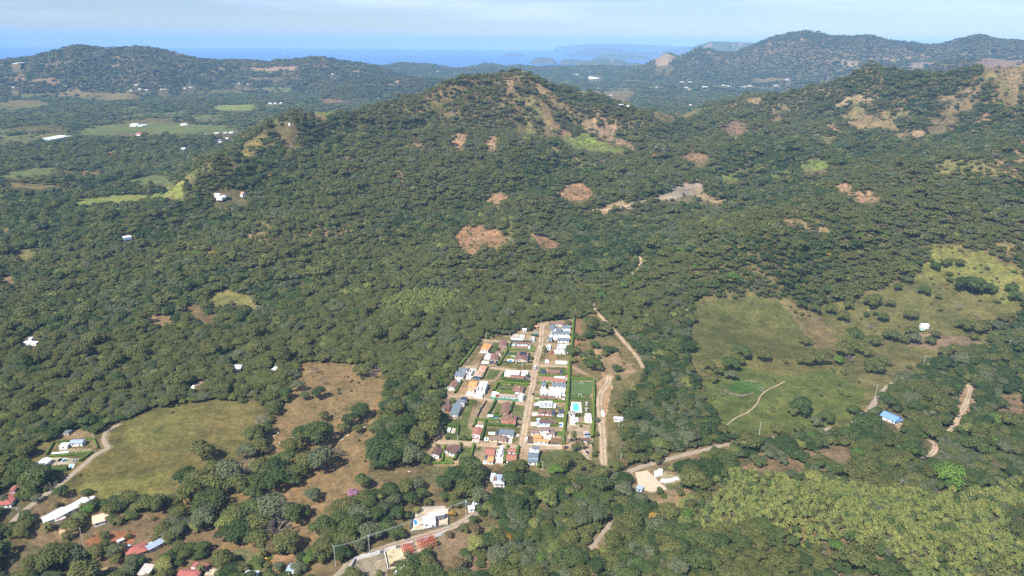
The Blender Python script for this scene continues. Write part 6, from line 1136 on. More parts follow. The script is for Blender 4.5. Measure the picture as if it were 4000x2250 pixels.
fence('mesh_fence', 'dark slanting fence between the bare plot and the large white slab', 'fence', cA, [(800, 545), (760, 600), (715, 665)], 1.4, .2, DARKF)
fence('block_wall', 'dark slanting wall beside the long terraced building plot', 'wall', cA, [(800, 1225), (730, 1330), (668, 1449)], 1.6, .5, DARKF)
fence('block_wall', 'lower run of the dark slanting wall beside the terraced plot', 'wall', cB, [(715, 250), (665, 380)], 1.6, .5, DARKF)
fence('mesh_fence', 'dark green fence below the oblong pool', 'fence', C1, [(375, 1035), (700, 1058), (980, 1078)], 1.6, .12, DKGREEN)
fence('mesh_fence', 'dark green fence above the small square pool', 'fence', C1, [(470, 845), (755, 862)], 1.6, .12, DKGREEN)
fence('safety_netting', 'bright green netting along the lane in front of the unfinished concrete house', 'netting', C2, [(1355, 990), (1550, 1010), (1850, 1035), (2135, 1055)], 1.8, .12, GREENF, 5)
fence('safety_netting', 'bright green netting bunched at the street corner', 'netting', C2, [(2160, 1000), (2240, 960)], 2.2, .5, GREENF)
fence('garden_wall', 'low white wall along the lower side of the street corner plot', 'wall', C5, [(120, 855), (450, 870), (800, 882), (970, 882)], .5, .3, W_WHITE)
fence('garden_wall', 'white gate wall beside the low orange house', 'wall', C5, [(105, 780), (130, 700)], 1.4, .8, W_WHITE)
fence('site_wall', 'dark retaining edge below the grey concrete house', 'wall', C3, [(515, 868), (800, 878), (1090, 900)], .9, .2, DARKF)
fence('compound_wall', 'grey stepped concrete wall behind the modern white house', 'wall', cG, [(1212, 712), (1300, 702), (1400, 698), (1500, 690), (1568, 688)], 2.6, .25, W_CONC, 0)
fence('compound_wall', 'dark grey side wall of the yard with the bright blue pool', 'wall', cG, [(1210, 714), (1188, 820), (1168, 925)], 2.4, .25, W_GREY)
fence('picket_fence', 'grey railing with posts in front of the modern white house', 'fence', cG, [(1185, 950), (1290, 938), (1400, 915), (1480, 895), (1590, 878)], 1.2, .12, W_GREY, 4.5, pm=W_PALE)
fence('compound_wall', 'dark side wall at the road end of the modern house yard', 'wall', cG, [(1600, 700), (1592, 870)], 1.6, .2, W_GREY)
fence('compound_wall', 'long bright white wall along the lower road, gravel yard behind it', 'wall', cG, [(540, 1275), (620, 1252), (720, 1228), (826, 1196)], 2.8, .25, W_WHITE)
fence('compound_wall', 'white wall turning down from the gravel yard corner', 'wall', cG, [(540, 1275), (500, 1350), (445, 1465)], 2.8, .25, W_WHITE)
fence('sliding_gate', 'grey sliding gate at the end of the long white wall', 'gate', cG, [(828, 1194), (872, 1182)], 2.2, .1, W_GREY, 4)
fence('compound_wall', 'short bright white wall between the two gates of the compound', 'wall', cG, [(876, 1180), (940, 1158), (1004, 1140)], 2.8, .25, W_WHITE)
fence('sliding_gate', 'dark barred gate beside the red steel frames', 'gate', cG, [(1006, 1139), (1056, 1128)], 2.2, .1, W_GREY, 4)
fence('compound_wall', 'white wall behind the first red steel frame', 'wall', cG, [(1058, 1127), (1120, 1108), (1190, 1092)], 2.8, .25, W_WHITE)
fence('compound_wall', 'white wall behind the second red steel frame', 'wall', cG, [(1240, 1075), (1310, 1052), (1370, 1040)], 2.8, .25, W_WHITE)
fence('compound_wall', 'tapering white wall running to the point of the compound', 'wall', cG, [(1435, 1020), (1520, 992), (1598, 955)], 2.4, .25, W_WHITE)
fence('compound_wall', 'thin white dividing wall between gravel yard and sandy yard', 'wall', cG, [(874, 1185), (895, 1270), (915, 1385)], 1.8, .25, W_WHITE)
fence('compound_wall', 'low dark footing along the field side of the steel frames', 'wall', cG, [(1598, 958), (1440, 1068), (1330, 1140), (1205, 1215)], .5, .3, W_CONC)
fence('compound_wall', 'low white wall from the lone thorn tree to the white shed', 'wall', cG, [(1180, 1240), (1120, 1310), (1085, 1370)], 1.2, .25, W_WHITE)
def bars(name, lab, cat, segs, m, group=None, part='bar'):
    t = empty(name, segs[0][0]); tag(t, lab, cat, group); mb = MB()
    vs, fs = [], []
    for a, b, r in segs: stick(vs, fs, a, b, r, r, 4)
    mesh_obj(part, [np.array(v) - np.array(t.location) for v in vs], fs, m, t); return t
for fn, c4, lab in ((cG, [(1075, 1160), (1180, 1140), (1180, 1110), (1070, 1130)], 'first red oxide steel roof frame standing in the compound'), (cG, [(1255, 1105), (1425, 1050), (1370, 1040), (1245, 1075)], 'second red oxide steel roof frame nearer the point of the compound')):
    q = P(fn(*c4)); o, u = q[0][:2], (q[1] - q[0])[:2]; Lw = float(np.hypot(*u)); u /= Lw; v = np.array([-u[1], u[0]]); dp = 9.0; z = q[0][2]; segs = []
    t = empty('steel_frame', (*o, z)); tag(t, lab, 'steel frame', 'red steel frames in the compound'); nx, ny = 5, 3
    pt = lambda i, j, zz: np.array([*(o + u * Lw * i / nx - v * (dp * j / ny - 2.5)), z + zz])
    for i in range(nx + 1):
        for j in range(ny + 1):
            q_ = []; fq = []; stick(q_, fq, pt(i, j, -.3), pt(i, j, 4.6), .16, .16, 4); mesh_obj('post', [k - np.array(t.location) for k in q_], fq, RUSTY, t)
    q_, fq = [], []
    for zz in (2.4, 4.5):
        for i in range(nx + 1): stick(q_, fq, pt(i, 0, zz), pt(i, ny, zz), .13, .13)
        for j in range(ny + 1): stick(q_, fq, pt(0, j, zz), pt(nx, j, zz), .13, .13)
    for i in range(nx): stick(q_, fq, pt(i, 0, .2), pt(i + 1, ny, 4.5), .09, .09)
    mesh_obj('beam', [k - np.array(t.location) for k in q_], fq, RUSTY, t)
# reinforcing steel mat leaning in the sandy yard
q = P(cG((1080, 1240), (1230, 1180), (1430, 1075), (1370, 1062), (1190, 1120))); segs = []
for i in range(15):
    a = q[0] * (1 - i / 14) + q[2] * (i / 14); b = q[4] * (1 - i / 14) + q[3] * (i / 14); a = a + [0, 0, .5]; b = b + [0, 0, .9]; segs.append((a, b, .09))
for k in range(4):
    a = q[0] * (1 - k / 3) + q[4] * k / 3; b = q[2] * (1 - k / 3) + q[3] * k / 3; segs.append((a + [0, 0, .6], b + [0, 0, .8], .09))
bars('reinforcing_mat', 'rusty grid of reinforcing bars spread between the red steel frames', 'steel mat', segs, RUSTY)
# thin lines of the raised foundation platform
for i, (a, b) in enumerate([((1040, 430), (1150, 395)), ((1060, 400), (1150, 480)), ((1150, 500), (1290, 470)), ((1180, 540), (1300, 515)), ((1180, 480), (1250, 570)), ((1250, 500), (1310, 560))]):
    pass

# ---------------------------------------------------------------- poles and wires
def pole(lab, base, top, tr=False, arm=True, wood=False, group=None):
    g = P([base])[0]; hh = 4.0
    for k in np.arange(3, 22, .1):
        if proj(np.array([g[0]]), np.array([g[1]]), np.array([g[2] + k]))[1][0] <= top: hh = k; break
    t = empty('utility_pole', g); tag(t, lab, 'utility pole', group); r0, r1 = (.20, .13) if hh > 9 else (.17, .12)
    vs, fs = [], []; stick(vs, fs, (0, 0, -.5), (0, 0, hh), r0, r1, 8); fs.append(tuple(range(8, 16))); mesh_obj('shaft', vs, fs, CONCP if not wood else BARK, t)
    if arm: vs, fs = [], []; stick(vs, fs, (-1.0, .3, hh - .6), (1.0, -.3, hh - .6), .07, .07); mesh_obj('crossarm', vs, fs, STEEL, t)
    if tr: vs, fs = [], []; stick(vs, fs, (.35, 0, hh - 2.4), (.35, 0, hh - 1.3), .32, .32, 10); fs += [tuple(range(10, 20)), tuple(range(10))[::-1]]; mesh_obj('transformer', vs, fs, mat('transformer_blue', (.40, .58, .75), .5, .1), t)
    return np.array([g[0], g[1], g[2] + hh - .5])
pe = {}
for k, lab, b, tp, tr in [('a', 'concrete pole on the road verge where the lower road leaves the frame', (1311, 2211), 2131, False), ('b', 'concrete pole at the long white compound wall', (1444, 2162), 2090, False), ('c', 'tall concrete pole at the fork of the lower road', (1821, 2032), 1953, True),
    ('d', 'tall concrete pole beside the red earth yard', (327.5, 2131), 2061, False), ('e', 'concrete pole with wires beside the farm lane', (80, 2033), 1983, False), ('f', 'pole by the rusty roofed shack', (493, 2249), 2224, False), ('g', 'concrete pole at the lower edge of the green meadow', (2964, 1707), 1649, False),
    ('h', 'concrete pole where the valley road climbs beside the meadow', (3417, 1558), 1503, False), ('i', 'leaning concrete pole at the top bend of the valley road', (3604, 1441), 1390, False), ('j', 'slim pole among the trees of the upper meadow', (3937, 1369), 1330, False), ('k', 'pole where the dirt track meets the valley road', (2424, 1811), 1772, False),
    ('l', 'pole at the grass plot in front of the white gabled house', cA((1300, 775))[0], cA((1300, 680))[0][1], True), ('m', 'pole at the dead end of the street by the brown tiled house', cA((1570, 135))[0], cA((1570, 72))[0][1], False), ('n', 'timber pole at the edge of the wood beside the grey strip', cA((795, 350))[0], cA((795, 258))[0][1], False),
    ('o', 'pole on the bare slope beside the left hedge', cA((541, 700))[0], cA((541, 602))[0][1], False), ('p', 'pole in front of the dark brown gabled cottage', cA((255, 1118))[0], cA((255, 1042))[0][1], False), ('q', 'street pole at the green corner plot', cB((1328, 380))[0], cB((1328, 265))[0][1], True), ('r', 'pole on the lawn by the square hedge', cB((390, 708))[0], cB((390, 598))[0][1], False),
    ('s', 'thin pole standing in the grass below the long grey roof', cB((1592, 1105))[0], cB((1592, 985))[0][1], False), ('t', 'pole beside the palm at the end of the tall hedge', cB((1887, 752))[0], cB((1887, 662))[0][1], False), ('u', 'pole beside the gatehouse porch', cB((2278, 832))[0], cB((2278, 740))[0][1], False),
    ('v', 'street pole beside the solar house tree', cA((1487, 600))[0], cA((1487, 520))[0][1], False), ('w', 'street pole beside the looping hedge', cA((1425, 930))[0], cA((1425, 830))[0][1], False), ('x', 'short pole beside the blue roofed house road', cI((852, 525))[0], cI((852, 475))[0][1], False)]:
    pe[k] = pole(lab, b, tp, tr)
def wire(lab, a, b, n=3):
    t = empty('power_line', a); tag(t, lab, 'power line'); vs, fs = [], []
    for k in range(n):
        off = np.array([(k - 1) * .8, -(k - 1) * .2, -.2 * abs(k - 1)]); pr = a + off
        for i in range(1, 9):
            s_ = i / 8; q = a * (1 - s_) + b * s_ + off - np.array([0, 0, 4 * 1.1 * s_ * (1 - s_)]); stick(vs, fs, pr, q, .028, .028, 3); pr = q
    mesh_obj('wire', [v - a for v in vs], fs, STEEL, t)
wire('sagging wires between the verge pole and the compound wall pole', pe['a'], pe['b']); wire('sagging wires from the compound wall pole to the fork pole', pe['b'], pe['c']); wire('wires crossing over the farm lane', pe['e'], pe['e'] + np.array([-60, 14, -2.0]))

# ---------------------------------------------------------------- vehicles
def car(lab, fn, p, ang, col, L=4.4, w_=1.8, h=1.5, kind='car', z=None):
    g = P(fn(p))[0]; m_ = mat('paint_' + col[0], col[1], .3, .04, spec=.5); t = empty('parked_' + kind, g, rad(ang)); tag(t, lab, kind)
    def loft(prof, wf, m2, name):
        vs = []; fs = []; n = len(prof)
        for sd in (-1, 1):
            for x, z_, k in prof: vs.append((x * L, sd * w_ / 2 * k * wf, z_))
        fs = [tuple(range(n)), tuple(range(n, 2 * n))[::-1]] + [(i + n, (i + 1) % n + n, (i + 1) % n, i) for i in range(n)]
        return mesh_obj(name, vs, fs, m2, t)
    loft([(-.5, .35, .92), (-.49, .75, .92), (-.42, .88, .95), (.28, .92, .95), (.46, .78, .92), (.5, .6, .88), (.5, .35, .88), (.3, .28, 1), (-.3, .28, 1)], 1, m_, 'body')
    if kind == 'pickup': loft([(-.02, .86, 1), (.02, h, .8), (.17, h, .8), (.29, .88, 1)], .95, GLASS, 'cabin'); loft([(-.46, .9, 1), (-.46, .95, 1), (-.06, .95, 1), (-.06, .9, 1)], .86, DARKF, 'load_bed'); loft([(.03, h - .02, .8), (.04, h + .05, .78), (.15, h + .05, .78), (.16, h - .02, .8)], .96, m_, 'cabin_roof')
    else: loft([(-.40, .86, 1), (-.30, h - .04, .78), (.06, h - .02, .78), (.24, .90, 1)], .94, GLASS, 'cabin'); loft([(-.31, h - .06, .8), (-.27, h + .04, .76), (.04, h + .04, .76), (.08, h - .06, .8)], .95, m_, 'cabin_roof')
    for sx_c in (-.31, .31):
        for sy_c in (-1, 1):
            vs, fs = [], []; stick(vs, fs, (sx_c * L, sy_c * w_ * .36, .33), (sx_c * L, sy_c * w_ * .5, .33), .34, .34, 10); fs += [tuple(range(10))[::-1], tuple(range(10, 20))]; mesh_obj('wheel', vs, fs, mat('tyre', (.02, .02, .02), .9, .1), t)
    for sy_c in (-1, 1): q = MB(); q.box((0, 0), (1, 0), (0, 1), .485 * L, .503 * L, sy_c * w_ * .3 - .18, sy_c * w_ * .3 + .18, .58, .72); mesh_obj('headlight', q.v, q.f, mat('lamp_glass', (.8, .8, .75), .2, .05), t)
    return t
WH, BK, NV, BL, SV, RD = ('white', (.78, .78, .77)), ('black', (.02, .02, .022)), ('navy', (.03, .045, .10)), ('blue', (.05, .14, .40)), ('silver', (.45, .46, .48)), ('pink', (.55, .16, .25))
car('white car parked at the edge of the street beside the palm clump', C1, (1333, 685), 82, WH); car('black car in the drive of the white gabled house', C1, (1090, 1050), -8, BK); car('dark jeep driving up the middle of the street', C3, (520, 575), 84, BK, 4.2, 1.9, 1.8)
car('black car with a white bonnet beside the crossed-hip house', C4, (2195, 362), -6, BK, 4.8); car('dark saloon in the drive of the red-brown lantern roof', C4, (2170, 500), -10, BK, 4.8); car('black car standing on the lower side street', C4, (1705, 998), 174, BK)
car('white car, first in the row on the parking yard', C5, (1577, 582), 174, WH, 4.9); car('navy car between the white and the blue one on the parking yard', C5, (1600, 628), 172, NV, 4.6); car('blue car, last in the row on the parking yard', C5, (1597, 676), 172, BL, 4.6); car('navy car on the curved drive outside the gatehouse', C5, (1597, 1058), 112, NV, 4.4)
car('pinkish red car behind the looping hedge', C2, (2268, 525), -8, RD); car('silver car under the trees at the top of the street', C1, (1215, 308), -8, SV); car('dark pickup on the farm parking yard beside the hedge', cD, (782, 926), 25, SV, 5.2, 1.9, 1.7, 'pickup'); car('dark blue car on the farm parking yard', cD, (662, 922), 70, BL); car('dark jeep at the back of the farm parking yard', cD, (616, 918), 90, BK, 4.0)
# loaded truck on the street
g = P(C1((1208, 1180)))[0]; t = empty('lorry', g, rad(264)); tag(t, 'blue-cabbed truck with a sandy load at the street crossing', 'truck')
q = MB(); q.box((0, 0), (1, 0), (0, 1), 1.6, 3.4, -1.1, 1.1, .7, 2.7); mesh_obj('cab', q.v, q.f, mat('paint_blue', (.05, .12, .38), .4, .05), t); q = MB(); q.box((0, 0), (1, 0), (0, 1), -3.4, 1.3, -1.2, 1.2, 1.0, 2.2); mesh_obj('bed', q.v, q.f, mat('bed_dark', (.06, .05, .05), .8, .2), t)
q = MB(); q.poly([(-3.2, -1.1, 2.21), (1.2, -1.1, 2.21), (1.2, 1.1, 2.21), (-3.2, 1.1, 2.21), (-2.2, 0, 2.9), (.4, 0, 2.9)], [(0, 1, 5, 4), (1, 2, 5), (2, 3, 4, 5), (3, 0, 4)]); mesh_obj('load', q.v, q.f, W_CREAM, t)
q = MB(); q.box((0, 0), (1, 0), (0, 1), 3.38, 3.44, -.9, .9, 1.7, 2.4); mesh_obj('windscreen', q.v, q.f, GLASS, t)
for a in (-2.4, -1.2, 2.4):
    for s_ in (-1, 1): vs, fs = [], []; stick(vs, fs, (a, s_ * .8, .5), (a, s_ * 1.15, .5), .5, .5, 10); fs += [tuple(range(10))[::-1], tuple(range(10, 20))]; mesh_obj('wheel', vs, fs, mat('tyre', (.02, .02, .02), .9, .1), t)
# yellow digger in the garden
g = P(cF((1420, 1112)))[0]; t = empty('backhoe_digger', g, rad(-20)); tag(t, 'yellow backhoe digger parked beside the narrow dirt lane', 'digger'); YEL = mat('paint_yellow', (.75, .42, .03), .45, .1)
q = MB(); q.box((0, 0), (1, 0), (0, 1), -1.6, 2.0, -.8, .8, .8, 1.6); mesh_obj('body', q.v, q.f, YEL, t); q = MB(); q.box((0, 0), (1, 0), (0, 1), -1.0, .6, -.75, .75, 1.62, 2.7); mesh_obj('cab', q.v, q.f, GLASS, t); q = MB(); q.box((0, 0), (1, 0), (0, 1), -1.1, .7, -.85, .85, 2.71, 2.85); mesh_obj('cab_roof', q.v, q.f, YEL, t)
vs, fs = [], []; stick(vs, fs, (-1.6, 0, 1.4), (-3.0, 0, 3.0), .22, .18, 5); stick(vs, fs, (-3.0, 0, 3.0), (-4.2, 0, 1.4), .18, .15, 5); mesh_obj('rear_arm', vs, fs, YEL, t); q = MB(); q.box((0, 0), (1, 0), (0, 1), -4.5, -3.9, -.4, .4, .7, 1.4); mesh_obj('rear_bucket', q.v, q.f, YEL, t); q = MB(); q.box((0, 0), (1, 0), (0, 1), 2.8, 3.6, -1.1, 1.1, .1, .9); mesh_obj('front_bucket', q.v, q.f, YEL, t)
vs, fs = [], []; stick(vs, fs, (1.2, .7, 1.5), (2.9, .7, .6), .14, .14, 5); stick(vs, fs, (1.2, -.7, 1.5), (2.9, -.7, .6), .14, .14, 5); mesh_obj('loader_arm', vs, fs, YEL, t)
for a, r in ((-1.1, .75), (1.5, .5)):
    for s_ in (-1, 1): vs, fs = [], []; stick(vs, fs, (a, s_ * .75, r), (a, s_ * 1.1, r), r, r, 12); fs += [tuple(range(12))[::-1], tuple(range(12, 24))]; mesh_obj('wheel', vs, fs, mat('tyre', (.02, .02, .02), .9, .1), t)
# goals
for lab, c_ in (('white football goal at the far end of the pitch', [(1668, 315), (1745, 318)]), ('white football goal at the near end of the pitch', [(1634, 612), (1716, 614)])):
    a, b = P(C3(*c_)); t = empty('football_goal', a); tag(t, lab, 'goal'); d_ = b - a; back = np.array([-d_[1], d_[0], 0]) / np.hypot(d_[0], d_[1]) * 1.0 * (1 if 'far' in lab else -1); up_ = np.array([0, 0, 2.1])
    for nm, A_, B_ in (('post', (0, 0, 0), up_), ('post', d_, d_ + up_), ('crossbar', up_, d_ + up_), ('rear_stay', up_, back), ('rear_stay', d_ + up_, d_ + back)):
        vs, fs = [], []; stick(vs, fs, A_, B_, .12 if 'stay' not in nm else .05, .12 if 'stay' not in nm else .05, 6); mesh_obj(nm, vs, fs, W_WHITE, t)
# wrapped bales of building panels on the hill site
for i, (x, y, w_, d_) in enumerate([(1222, 392, 3.4, 2.4), (1262, 372, 3.6, 2.4), (1225, 425, 3.4, 2.4), (1262, 410, 3.2, 2.4), (1290, 478, 3.8, 2.4), (1318, 485, 3.0, 2.4), (1348, 476, 4.2, 2.4), (1395, 470, 3.8, 2.2), (1428, 456, 4.4, 2.2), (1460, 442, 3.8, 2.2)]):
    g = P(cH((x, y)))[0]; me_o = empty('wrapped_bale', g, rad(random.uniform(5, 35))); tag(me_o, 'white wrapped bale in the clump beside the platform' if i < 4 else 'white wrapped bale in the curved line above the grass patch', 'bale', 'white bales in a clump' if i < 4 else 'white bales in a curved line')
    vs = []; n = 8; prof = [(0, -.1), (-.5, 0), (-.5, .75), (-.42, 1), (.42, 1), (.5, .75), (.5, 0), (0, -.1)][1:7]
    for e, k in ((-.5, .88), (-.46, 1), (.46, 1), (.5, .88)): vs += [(e * w_, a * d_ * k, b * 1.9 * (.94 if k < 1 else 1)) for a, b in prof]
    fs = [tuple(range(6))[::-1], tuple(range(18, 24))] + [(r * 6 + j, r * 6 + (j + 1) % 6, (r + 1) * 6 + (j + 1) % 6, (r + 1) * 6 + j) for r in range(3) for j in range(6)]; mesh_obj('wrap', vs, fs, mat('wrap_white', (.80, .80, .80), .4, .06), me_o)
# cattle
def skin_body():
    V_ = [(0, 0, 1.15), (.55, 0, 1.22), (.85, 0, 1.45), (1.15, 0, 1.35), (1.38, 0, 1.15), (-.6, 0, 1.15), (-.85, 0, 1.1), (-.92, 0, .55)]; E_ = [(0, 1), (1, 2), (2, 3), (3, 4), (0, 5), (5, 6), (6, 7)]; R_ = [.34, .33, .20, .15, .09, .32, .2, .05]
    for sx_c, base, hx in ((.5, 1, .02), (-.6, 5, -.08)):
        for sy_c in (-.2, .2):
            i = len(V_); V_ += [(sx_c, sy_c, .85), (sx_c + hx, sy_c, .45), (sx_c, sy_c, .02)]; R_ += [.15, .08, .06]; E_ += [(base, i), (i, i + 1), (i + 1, i + 2)]
    me = bpy.data.meshes.new('cattle_skeleton'); me.from_pydata(V_, E_, []); o = bpy.data.objects.new('cattle_form', me); COL.objects.link(o); md = o.modifiers.new('s', 'SKIN')
    for i, r in enumerate(R_): me.skin_vertices[0].data[i].radius = (r, r)
    me.skin_vertices[0].data[0].use_root = True; o.modifiers.new('d', 'SUBSURF').levels = 1; o.modifiers['d'].render_levels = 1
    bpy.context.view_layer.update(); ev = o.evaluated_get(bpy.context.evaluated_depsgraph_get()); m2 = bpy.data.meshes.new_from_object(ev); bpy.data.objects.remove(o); m2.materials.clear(); m2.materials.append(mat('cow_hide', (.74, .69, .62), .8, .12, 3)); return m2
COW = skin_body()
for i, (p, a) in enumerate([(cG((1157, 280))[0], 200), (V((690, 1099))[0], 20), (V((672, 1113))[0], 80), (V((704, 1118))[0], 150), (V((700, 1092))[0], 60), (V((875, 1098))[0], 10), (V((862, 1108))[0], 40), (V((918, 1077))[0], 100), (V((665, 1090))[0], 0), (V((783, 1098))[0], 170)]):
    g = P([p])[0]; o = bpy.data.objects.new('cow', COW); COL.objects.link(o); o.location = g; o.rotation_euler = (0, 0, rad(a)); tag(o, 'white cow grazing alone on the grass below the big dark tree' if i == 0 else 'white cow of the small herd on the dry tan pasture', 'cow', None if i == 0 else 'cows on the dry pasture')
# palms
def frond_mesh():
    vs, fs = [], []; rg = np.random.default_rng(5)
    for i in range(17):
        a = i * 2.399; e = .9 - .085 * i; pr = None
        for s_ in range(6):
            r = .55 * s_; z_ = r * math.sin(e) - .16 * s_ * s_ * .55; x, y = r * math.cos(a), r * math.sin(a); w_ = .38 * math.sin(math.pi * (s_ + .6) / 6.5) + .04; n = (-math.sin(a) * w_, math.cos(a) * w_); cur = [(x - n[0], y - n[1], z_ - .18), (x, y, z_), (x + n[0], y + n[1], z_ - .18)]
            if pr is not None: k = len(vs); vs += pr + cur; fs += [(k, k + 1, k + 4, k + 3), (k + 1, k + 2, k + 5, k + 4)]
            pr = cur
    me = fast_mesh('crown', np.array(vs, float), np.array(fs)); a = me.attributes.new('leafshade', 'FLOAT', 'FACE'); a.data.foreach_set('value', rg.uniform(.2, .9, len(fs)).astype(np.float32)); me.materials.append(LM['olive']); return me
FROND = frond_mesh()
vs, fs = [], []; stick(vs, fs, (0, 0, -.05), (0, 0, 1), .03, .018, 7); PTR = fast_mesh('trunk', np.array(vs), np.array(fs)); PTR.materials.append(BARK)
for lab, fn, p, h, s_ in [('slim palm at the corner of the side street and the tall hedge', C5, (990, 1000), 8, 1.0), ('tall palm beside the gatehouse', C5, (1255, 860), 13, 1.2), ('palm just below the tall one beside the gatehouse', C5, (1262, 800), 7, 1.1), ('palm on the verge by the curved drive', C5, (1462, 1000), 8, 1.1), ('palm leaning over the tall hedge end beside the parking yard', C5, (1065, 860), 13, 1.1), ('small palm clump at the edge of the street by the white car', C1, (1430, 790), 5, 1.4), ('palm below the mint-walled row house', cE, (610, 720), 6, 1.6), ('palm between the row houses and the orange roof', cE, (1050, 470), 6, 1.4),
    ('palm in the scrub behind the pale orange roof', cE, (1715, 500), 7, 1.5), ('palm beside the faded red house', cE, (330, 290), 6, 1.6), ('palm by the lawn where the digger stands', cF, (1370, 1060), 6, 1.4), ('small palm at the red carport', cF, (600, 1240), 5, 1.3)]:
    g = P(fn(p))[0]; t = empty('palm_tree', g); tag(t, lab, 'palm tree'); c = bpy.data.objects.new('crown', FROND); COL.objects.link(c); c.parent = t; c.location = (0, 0, h); c.scale = (s_, s_, s_); k = bpy.data.objects.new('trunk', PTR); COL.objects.link(k); k.parent = t; k.scale = (6, 6, h)
# boats and masts
for lab, fn, p in (('small white boat on the open sea near the rocky islet', T1, (2027, 408)), ('tiny white boat on the open sea to the middle', T2, (279, 398))):
    r = rays([fn(p)[0][0]], [fn(p)[0][1]])[0]; t_ = (SEA - H) / r[2]; x, y = r[0] * t_, r[1] * t_; t = empty('boat', (x, y, SEA)); tag(t, lab, 'boat'); s_ = 34
    mesh_obj('hull', [(-s_, 0, 4), (-s_ * .7, -5, 4), (s_, -6, 4), (s_, 6, 4), (-s_ * .7, 5, 4), (-s_ * .8, 0, -1), (s_, -4, -1), (s_, 4, -1)], [(0, 1, 2, 3, 4), (0, 5, 6, 2, 1), (0, 4, 3, 7, 5), (2, 6, 7, 3), (5, 7, 6)], W_WHITE, t); q = MB(); q.box((0, 0), (1, 0), (0, 1), -8, s_ * .7, -4, 4, 4, 14); mesh_obj('cabin', q.v, q.f, W_WHITE, t)
for lab, b, tp in (('thin lattice mast in the distant town', T3((462, 614))[0], T3((462, 574))[0][1]), ('shorter lattice mast beside the distant town', T3((153, 596))[0], T3((153, 558))[0][1]), ('pale mast below the long ridge', T1((1346, 600))[0], T1((1346, 556))[0][1]), ('thin mast on the plain in front of the tan hill scars', T1((1666, 630))[0], T1((1666, 600))[0][1])):
    g = P([b])[0]; hh = 30
    for k in np.arange(10, 160, 1.):
        if proj(np.array([g[0]]), np.array([g[1]]), np.array([g[2] + k]))[1][0] <= tp: hh = k; break
    t = empty('lattice_mast', g); tag(t, lab, 'mast'); vs, fs = [], []
    for k in range(3): stick(vs, fs, (2.2 * math.cos(k * 2.09), 2.2 * math.sin(k * 2.09), 0), (.5 * math.cos(k * 2.09), .5 * math.sin(k * 2.09), hh), .5, .35)
    for k in range(10): z_ = hh * k / 10; r_ = 2.2 - 1.7 * k / 10; [stick(vs, fs, (r_ * math.cos(j * 2.09), r_ * math.sin(j * 2.09), z_), (r_ * math.cos(j * 2.09 + 2.09), r_ * math.sin(j * 2.09 + 2.09), z_ + hh / 12), .3, .3) for j in range(3)]
    mesh_obj('lattice', vs, fs, STEEL, t)
# striped driveways and meadow stones
for lab, fn, fl, fr, bl, n in [('four pale paving strips in front of the small gabled house', C4, (1020, 928), (1200, 932), (1035, 845), 4), ('striped paving beside the red-based lantern house', C3, (490, 1098), (625, 1102), (500, 1008), 4), ('striped paving before the blue walled house', C3, (455, 1345), (605, 1350), (465, 1245), 4), ('striped paving beside the lower lantern house', C3, (555, 700), (668, 704), (560, 660), 3), ('striped paving beside the grey single-pitch house', C4, (2085, 790), (2190, 792), (2095, 728), 4)]:
    o, u, v, w_, d_ = frame(fn(fl)[0], fn(fr)[0], fn(bl)[0], .06); t = empty('paving_strips', (*o, 0)); tag(t, lab, 'paving'); q = MB()
    for i in range(n):
        if fn is C4 and fr[0] < 1500: q.box(o, u, v, w_ * (i + .2) / n, w_ * (i + .6) / n, 0, d_, -.2, .06)
        else: q.box(o, u, v, 0, w_, d_ * (i + .2) / n, d_ * (i + .6) / n, -.2, .06)
    q.put('slab', SCREED, t)
rk = []
for c_, n, sc in (((170, 300, 3), 10, 1), ((90, 340, 3), 14, 1), ((200, 380, 3), 16, 1), ((270, 330, 2), 10, 1)):
    pass
rng_pts = [(45 + i * 9, 345 + 30 * math.sin(i / 7)) for i in range(20)] + [(165 + i * 7, 285 + i * .9) for i in range(12)] + [(255 + (i % 4) * 9, 325 + i * 4) for i in range(8)]
Q = P(cI(*rng_pts)); vs, fs = [], []
for g in Q:
    r_ = RNG.uniform(.6, 1.4); n0 = len(vs); pts_ = RNG.normal(size=(8, 3)); pts_ /= np.linalg.norm(pts_, axis=1, keepdims=True)
    b = [(x, y, z_) for z_ in (-.4, .6) for x, y in ((-1, -1), (1, -1), (1, 1), (-1, 1))]; vs += [(g[0] + x * r_ * RNG.uniform(.5, 1), g[1] + y * r_ * RNG.uniform(.5, 1), g[2] + z_ * r_ * RNG.uniform(.6, 1.2)) for x, y, z_ in b]; fs += [tuple(n0 + i for i in f_) for f_ in ((3, 2, 1, 0), (4, 5, 6, 7), (0, 1, 5, 4), (1, 2, 6, 5), (2, 3, 7, 6), (3, 0, 4, 7))]
o = mesh_obj('rubble_debris', vs, fs, mat('dump_rubble', (.22, .175, .14), .95, .5, 2)); o['kind'] = 'stuff'
